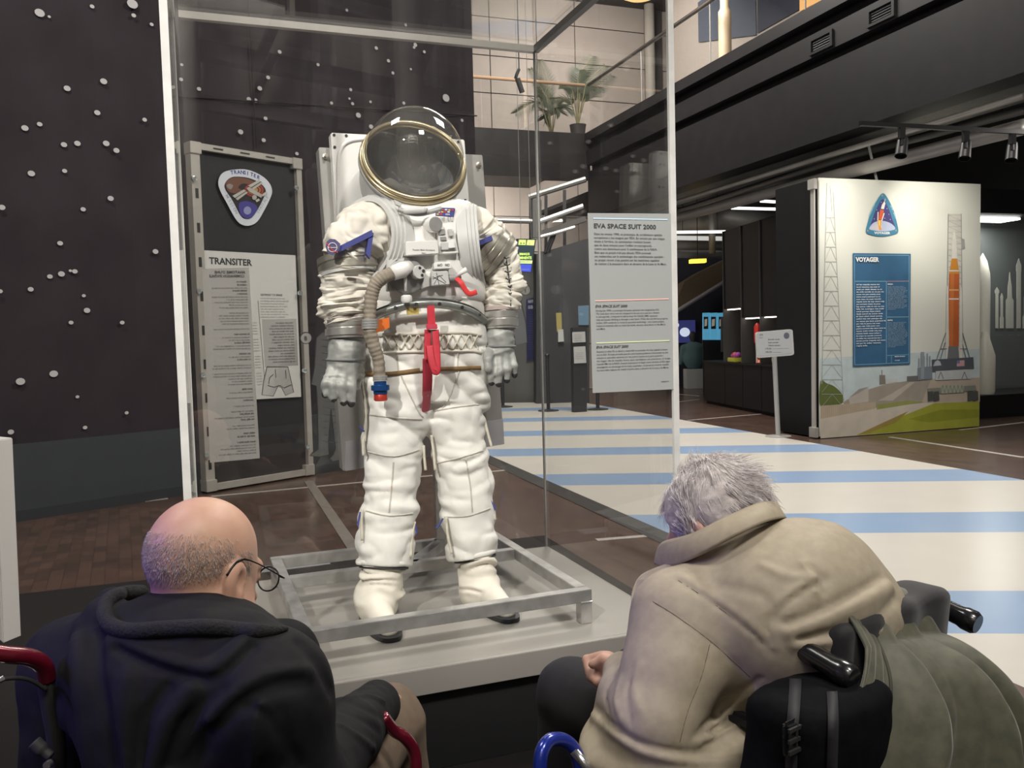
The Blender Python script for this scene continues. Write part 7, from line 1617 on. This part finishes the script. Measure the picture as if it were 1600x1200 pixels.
# ------------------------------------------------------------------ wheelchairs
m_tyre = M('tyre', (.02, .02, .02), .7); m_chr = M('chrome', (.6, .6, .6), .2, .9); m_grip = M('black_grip', (.012, .012, .013), .22, coat=.3); m_sling = M('black_sling', (.014, .013, .016), .8, noise=.2, scale=40)
def wheelchair(org, fwd, width, zh, frame_mat, lab, gripang=-.35, handles=True, za=.70):
    """org = floor point under the middle of the push handles"""
    f = nrm(np.array([fwd[0], fwd[1], 0])); s = np.array([f[1], -f[0], 0]); org = np.asarray(org, float) * [1, 1, 0]
    L = lambda a, b, z: org + f * a + s * b + Z * z           # forward, right, up
    c = thing('wheelchair', lab, 'wheelchair', L(.25, 0, 0))
    w = width / 2
    for q in (-1, 1):
        fr_ = G(); fr_.tube(smoothpath([L(.0, q * w, zh - .03), L(.01, q * w, zh - .2), L(.05, q * w, .48), L(.06, q * w, .25)], 6), .0125, 10); fr_.tube([L(.04, q * w, .47), L(.50, q * w, .49)], .0125, 10)
        fr_.tube(smoothpath([L(.06, q * w, .25), L(.40, q * w, .25), L(.50, q * w, .35), L(.52, q * w, .49), L(.60, q * w, .30), L(.66, q * w, .12)], 6), .0125, 10)
        fr_.build('side_frame', frame_mat, c, True)
        G().tube(smoothpath([L(.04, q * (w + .02), za), L(.30, q * (w + .02), za + .005), L(.38, q * (w + .02), za - .01), L(.42, q * (w + .02), za - .08), L(.42, q * (w + .02), .50)], 6), .0125, 10).build('armrest_tube', frame_mat, c, True)
        G().box(L(.18, q * (w + .02), za + .022), f, s, Z, .26, .05, .025).build('armrest_pad', m_sling, c, bevel=.008)
        hub = L(.08, q * (w + .06), .3095); wl = G()
        wl.tube([hub + f * .285 * math.cos(t) + Z * .285 * math.sin(t) for t in np.linspace(0, 6.2832, 41)], .014, 8, False)
        wheel = wl.build('wheel', m_tyre, c, True)
        G().tube([hub + s * q * .03 + f * .26 * math.cos(t) + Z * .26 * math.sin(t) for t in np.linspace(0, 6.2832, 41)], .008, 8, False).build('hand_rim', m_chr, wheel, True)
        sg_ = G()
        for k in range(18): t = k * 6.2832 / 18; sg_.tube([hub, hub + f * .28 * math.cos(t) + Z * .28 * math.sin(t)], .0015, 4)
        sg_.lathe(hub - s * .03, s, [(.025, 0), (.025, .06)], 12); sg_.build('spokes', m_chr, wheel)
        cst = L(.46, q * (w + .0), .0925); cw_ = G(); cw_.lathe(cst - s * .012, s, [(.03, 0), (.08, .002), (.082, .012), (.08, .022), (.03, .024)], 20); caster = cw_.build('caster', m_tyre, c, True)
        G().tube([cst + s * .02, cst + s * .02 + Z * .14], .01, 8).build('fork', m_chr, caster)
        G().box(L(.70, q * w * .5, .12), f, s, Z, .16, .15, .012).build('footplate', m_tyre, c, bevel=.003)
        if handles:
            g0 = L(.035, q * w, zh); gd = nrm(-f + Z * gripang)
            G().tube([g0 + f * .02, g0 + gd * .03], .0125, 10).build('handle_tube', frame_mat, c, True)
            G().lathe(g0 + gd * .02, gd, [(.016, 0), (.0185, .01), (.019, .09), (.022, .10), (.022, .118), (.018, .125)], 16).build('push_grip', m_grip, c, 'auto')
    G().prism([L(.05, -w, .47), L(.48, -w, .485), L(.48, w, .485), L(.05, w, .47)], Z * .03).build('seat', m_sling, c)
    vs = []; n = 12
    for i in range(n + 1):
        t = -1 + 2 * i / n; b = .035 * (1 - t * t)
        for z in (.50, zh - .04): vs.append(L(.03 - b - (zh - z) * -.08, t * w, z))
    G().add(vs, [(2 * i, 2 * i + 2, 2 * i + 3, 2 * i + 1) for i in range(n)]).build('backrest', m_sling, c, True).modifiers.new('thick', 'SOLIDIFY').thickness = .02
    G().tube([L(.30, -w, .28), L(.30, w, .46)], .010, 8).build('cross_brace', frame_mat, c); G().tube([L(.30, w, .28), L(.30, -w, .46)], .010, 8).build('cross_brace', frame_mat, c)
    return c, L
m_blue_t = M('blue_tube', (.012, .03, .28), .25, .3, coat=.5); m_red_t = M('dark_red_tube', (.14, .006, .018), .22, .3, coat=.5)
hn0 = np.array([.499, 1.419, 0]); hf0 = np.array([.829, 1.649, 0])
ch2, L2 = wheelchair((hn0 + hf0) / 2 - sd2 * .03, hd2, .40, .885, m_blue_t, 'wheelchair with blue tubes and black grips under the man in beige', -.22)
# padded black back cushion and bag on the blue chair
def cush_fn(p):
    q = p - L2(-.005, .0, .70); a_ = q @ hd2; b_ = q @ sd2; c_ = q[:, 2]
    m_ = np.stack([np.abs(a_ + .10 * c_) - .028, np.abs(b_ - .01) - .155, np.abs(c_) - .200], 1); o = np.sqrt((np.maximum(m_, 0) ** 2).sum(1)) + np.minimum(m_.max(1), 0)
    return o - .022 - .004 * np.sin(b_ * 60) 
person_mesh('back_cushion', cush_fn, [L2(0, -.25, .45), L2(0, .25, .95)], M('cushion_black', (.018, .016, .019), .85, noise=.2, scale=70, sheen=.2), ch2, .008, .08)
# blue front end of the left armrest
G().tube(smoothpath([H(843, 1215, 1.42), H(846, 1178, 1.43), H(858, 1158, 1.45), H(878, 1156, 1.47), H(895, 1168, 1.48), H(905, 1192, 1.48), H(908, 1230, 1.48)], 6), .0125, 12).build('arm_tube', m_blue_t, ch2, True)
G().tube([H(896, 1172, 1.475), H(915, 1195, 1.47), H(930, 1215, 1.46)], .009, 8).build('brake_lever', m_chr, ch2, True)
bag = thing('backpack', 'black backpack with buckled strap hanging on the back of the blue wheelchair', 'bag', L2(-.055, -.24, .40))
bc = L2(-.055, -.24, .61)
def bag_fn(p):
    q = p - bc; a_ = q @ hd2; b_ = q @ sd2; c_ = q[:, 2]
    m_ = np.stack([np.abs(a_ + .05 * c_) - .045, np.abs(b_) - .085, np.abs(c_) - .20], 1); o = np.sqrt((np.maximum(m_, 0) ** 2).sum(1)) + np.minimum(m_.max(1), 0)
    return o - .030 - .011 * vnoise(p * 9) - .006 * billow(p * np.array([12, 12, 9.])) - .002 * vnoise(p * 40)
person_mesh('bag_body', bag_fn, [bc + [.2, .2, .25], bc - [.2, .2, .25]], M('bag_black', (.0055, .0055, .007), .95, noise=.3, scale=90, spec=.12), bag, .008, .06)
m_strap = M('strap_black', (.020, .020, .023), .7)
for pts, w_ in (([(1242, 1022), (1243, 1060), (1241, 1100), (1238, 1140), (1236, 1200)], 19), ([(1300, 1080), (1302, 1130), (1300, 1200)], 17)):
    band('strap', bag_fn, pts, w_, m_strap, bag, .003)
bq = onskin(bag_fn, [(1236, 1150), (1236, 1156), (1236, 1162)], .010, 2)
if bq:
    bq = bq[1]; G().box(bq, sd2, hd2, Z, .036, .012, .055).build('buckle', m_grip, bag, bevel=.005)
    for dz in (-.017, .0, .017): G().box(bq - hd2 * .008 + Z * dz, sd2, hd2, Z, .032, .004, .006).build('buckle_bar', m_tyre, bag)
# olive coat thrown over the chair back
coat = thing('draped_coat', 'olive green coat draped over the back of the blue wheelchair', 'coat', L2(-.1, .25, .6))
nu, nv = 90, 70; P = []
for j in range(nv + 1):
    t = j / nv
    for i in range(nu + 1):
        s = i / nu
        a0_ = L2(.02, -.12 + .22 * s, .935 - .02 * s); a1_ = L2(-.085, -.145 + .245 * s, .885 - .035 * s)
        bl = H(1235, 1260, 1.30); br = H(1665, 1250, 1.42); bm = bl + (br - bl) * s
        if t < .12: c_ = a0_ + (a1_ - a0_) * (t / .12) + Z * .028 * math.sin(math.pi * t / .12)
        else:
            k = (t - .12) / .88; e = k ** 1.15; c_ = a1_ * (1 - e) + bm * e; c_ = c_ + np.array([.05 * math.sin(math.pi * s) * math.sin(math.pi * k), -.02 * math.sin(math.pi * k), .0]) + Z * .05 * s * math.sin(math.pi * min(1, k * 1.1))
        am = .004 + .030 * min(1, t * 1.4)
        ph = s * 6.2831 * 3.3 + .9 * math.sin(3.1 * s + 2 * t)
        fo = .75 * math.sin(ph) + .35 * math.sin(ph * 1.7 + 1) + .18 * math.sin(ph * 2.9 + 3 * t)
        nrm_ = nrm(-hd2 * .8 + sd2 * .2)
        P.append(c_ + nrm_ * am * fo)
P = np.array(P); P += .0025 * np.stack([vnoise(P * 17 + 5 * k) for k in range(3)], 1)
Q = np.array([(j * (nu + 1) + i, j * (nu + 1) + i + 1, (j + 1) * (nu + 1) + i + 1, (j + 1) * (nu + 1) + i) for j in range(nv) for i in range(nu)])
co_ = mesh_np('cloth', P, Q, M('olive_cloth', (.095, .094, .058), .6, noise=.12, scale=40, sheen=.3, col2=(.06, .062, .038)), coat); md = co_.modifiers.new('thick', 'SOLIDIFY'); md.thickness = .005
fl_ = [P[j * (nu + 1) + 22] + nrm(O - P[j * (nu + 1) + 22]) * .004 for j in range(8, nv, 2)]
G().tube(fl_, .0035, 6).build('front_edge', M('olive_dark', (.05, .05, .032), .7), coat, True)

# ------------------------------------------------------------------ red chair of the bald man
f1h = nrm(np.array([.42, .9, 0])); hr_l = H1(72, 1052, 1.14)
s1h = np.array([f1h[1], -f1h[0], 0]); mid1 = hr_l + s1h * .22
ch1_, L1 = wheelchair(mid1, f1h, .44, .70, m_red_t, 'wheelchair with dark red tubes under the bald man in black', -.1, False, .60)
G().tube(smoothpath([H1(-60, 1012, 1.06), H1(0, 1022, 1.09), H1(45, 1027, 1.12), H1(68, 1040, 1.14), H1(74, 1062, 1.15)], 6), .0135, 12).build('push_handle', m_red_t, ch1_, True)
G().tube(smoothpath([H1(72, 1060, 1.15), H1(80, 1110, 1.16), H1(88, 1160, 1.17), H1(90, 1230, 1.18)], 5), .014, 10).build('back_tube', m_tyre, ch1_, True)
G().tube(smoothpath([H1(-20, 1068, 1.08), H1(15, 1060, 1.10), H1(45, 1062, 1.12), H1(72, 1078, 1.14)], 6), .0032, 8).build('brake_cable', m_tyre, ch1_, True)
G().tube([H1(-2, 1064, 1.09), H1(6, 1060, 1.095)], .005, 8).build('cable_end', m_chr, ch1_)
G().tube(smoothpath([H1(53, 1160, 1.13), H1(66, 1172, 1.13), H1(80, 1182, 1.13)], 5), [.011] * 6 + [.008] * 5, 8).build('folding_lever', m_tyre, ch1_, True)
G().lathe(H1(78, 1192, 1.12), -FW, [(.006, 0), (.006, .01)], 10).build('bolt', m_chr, ch1_)
G().tube(smoothpath([H1(598, 1120, 1.42), H1(614, 1140, 1.44), H1(632, 1152, 1.45), H1(646, 1172, 1.46), H1(650, 1205, 1.46), H1(650, 1300, 1.46)], 6), .0125, 12).build('arm_tube', m_red_t, ch1_, True)
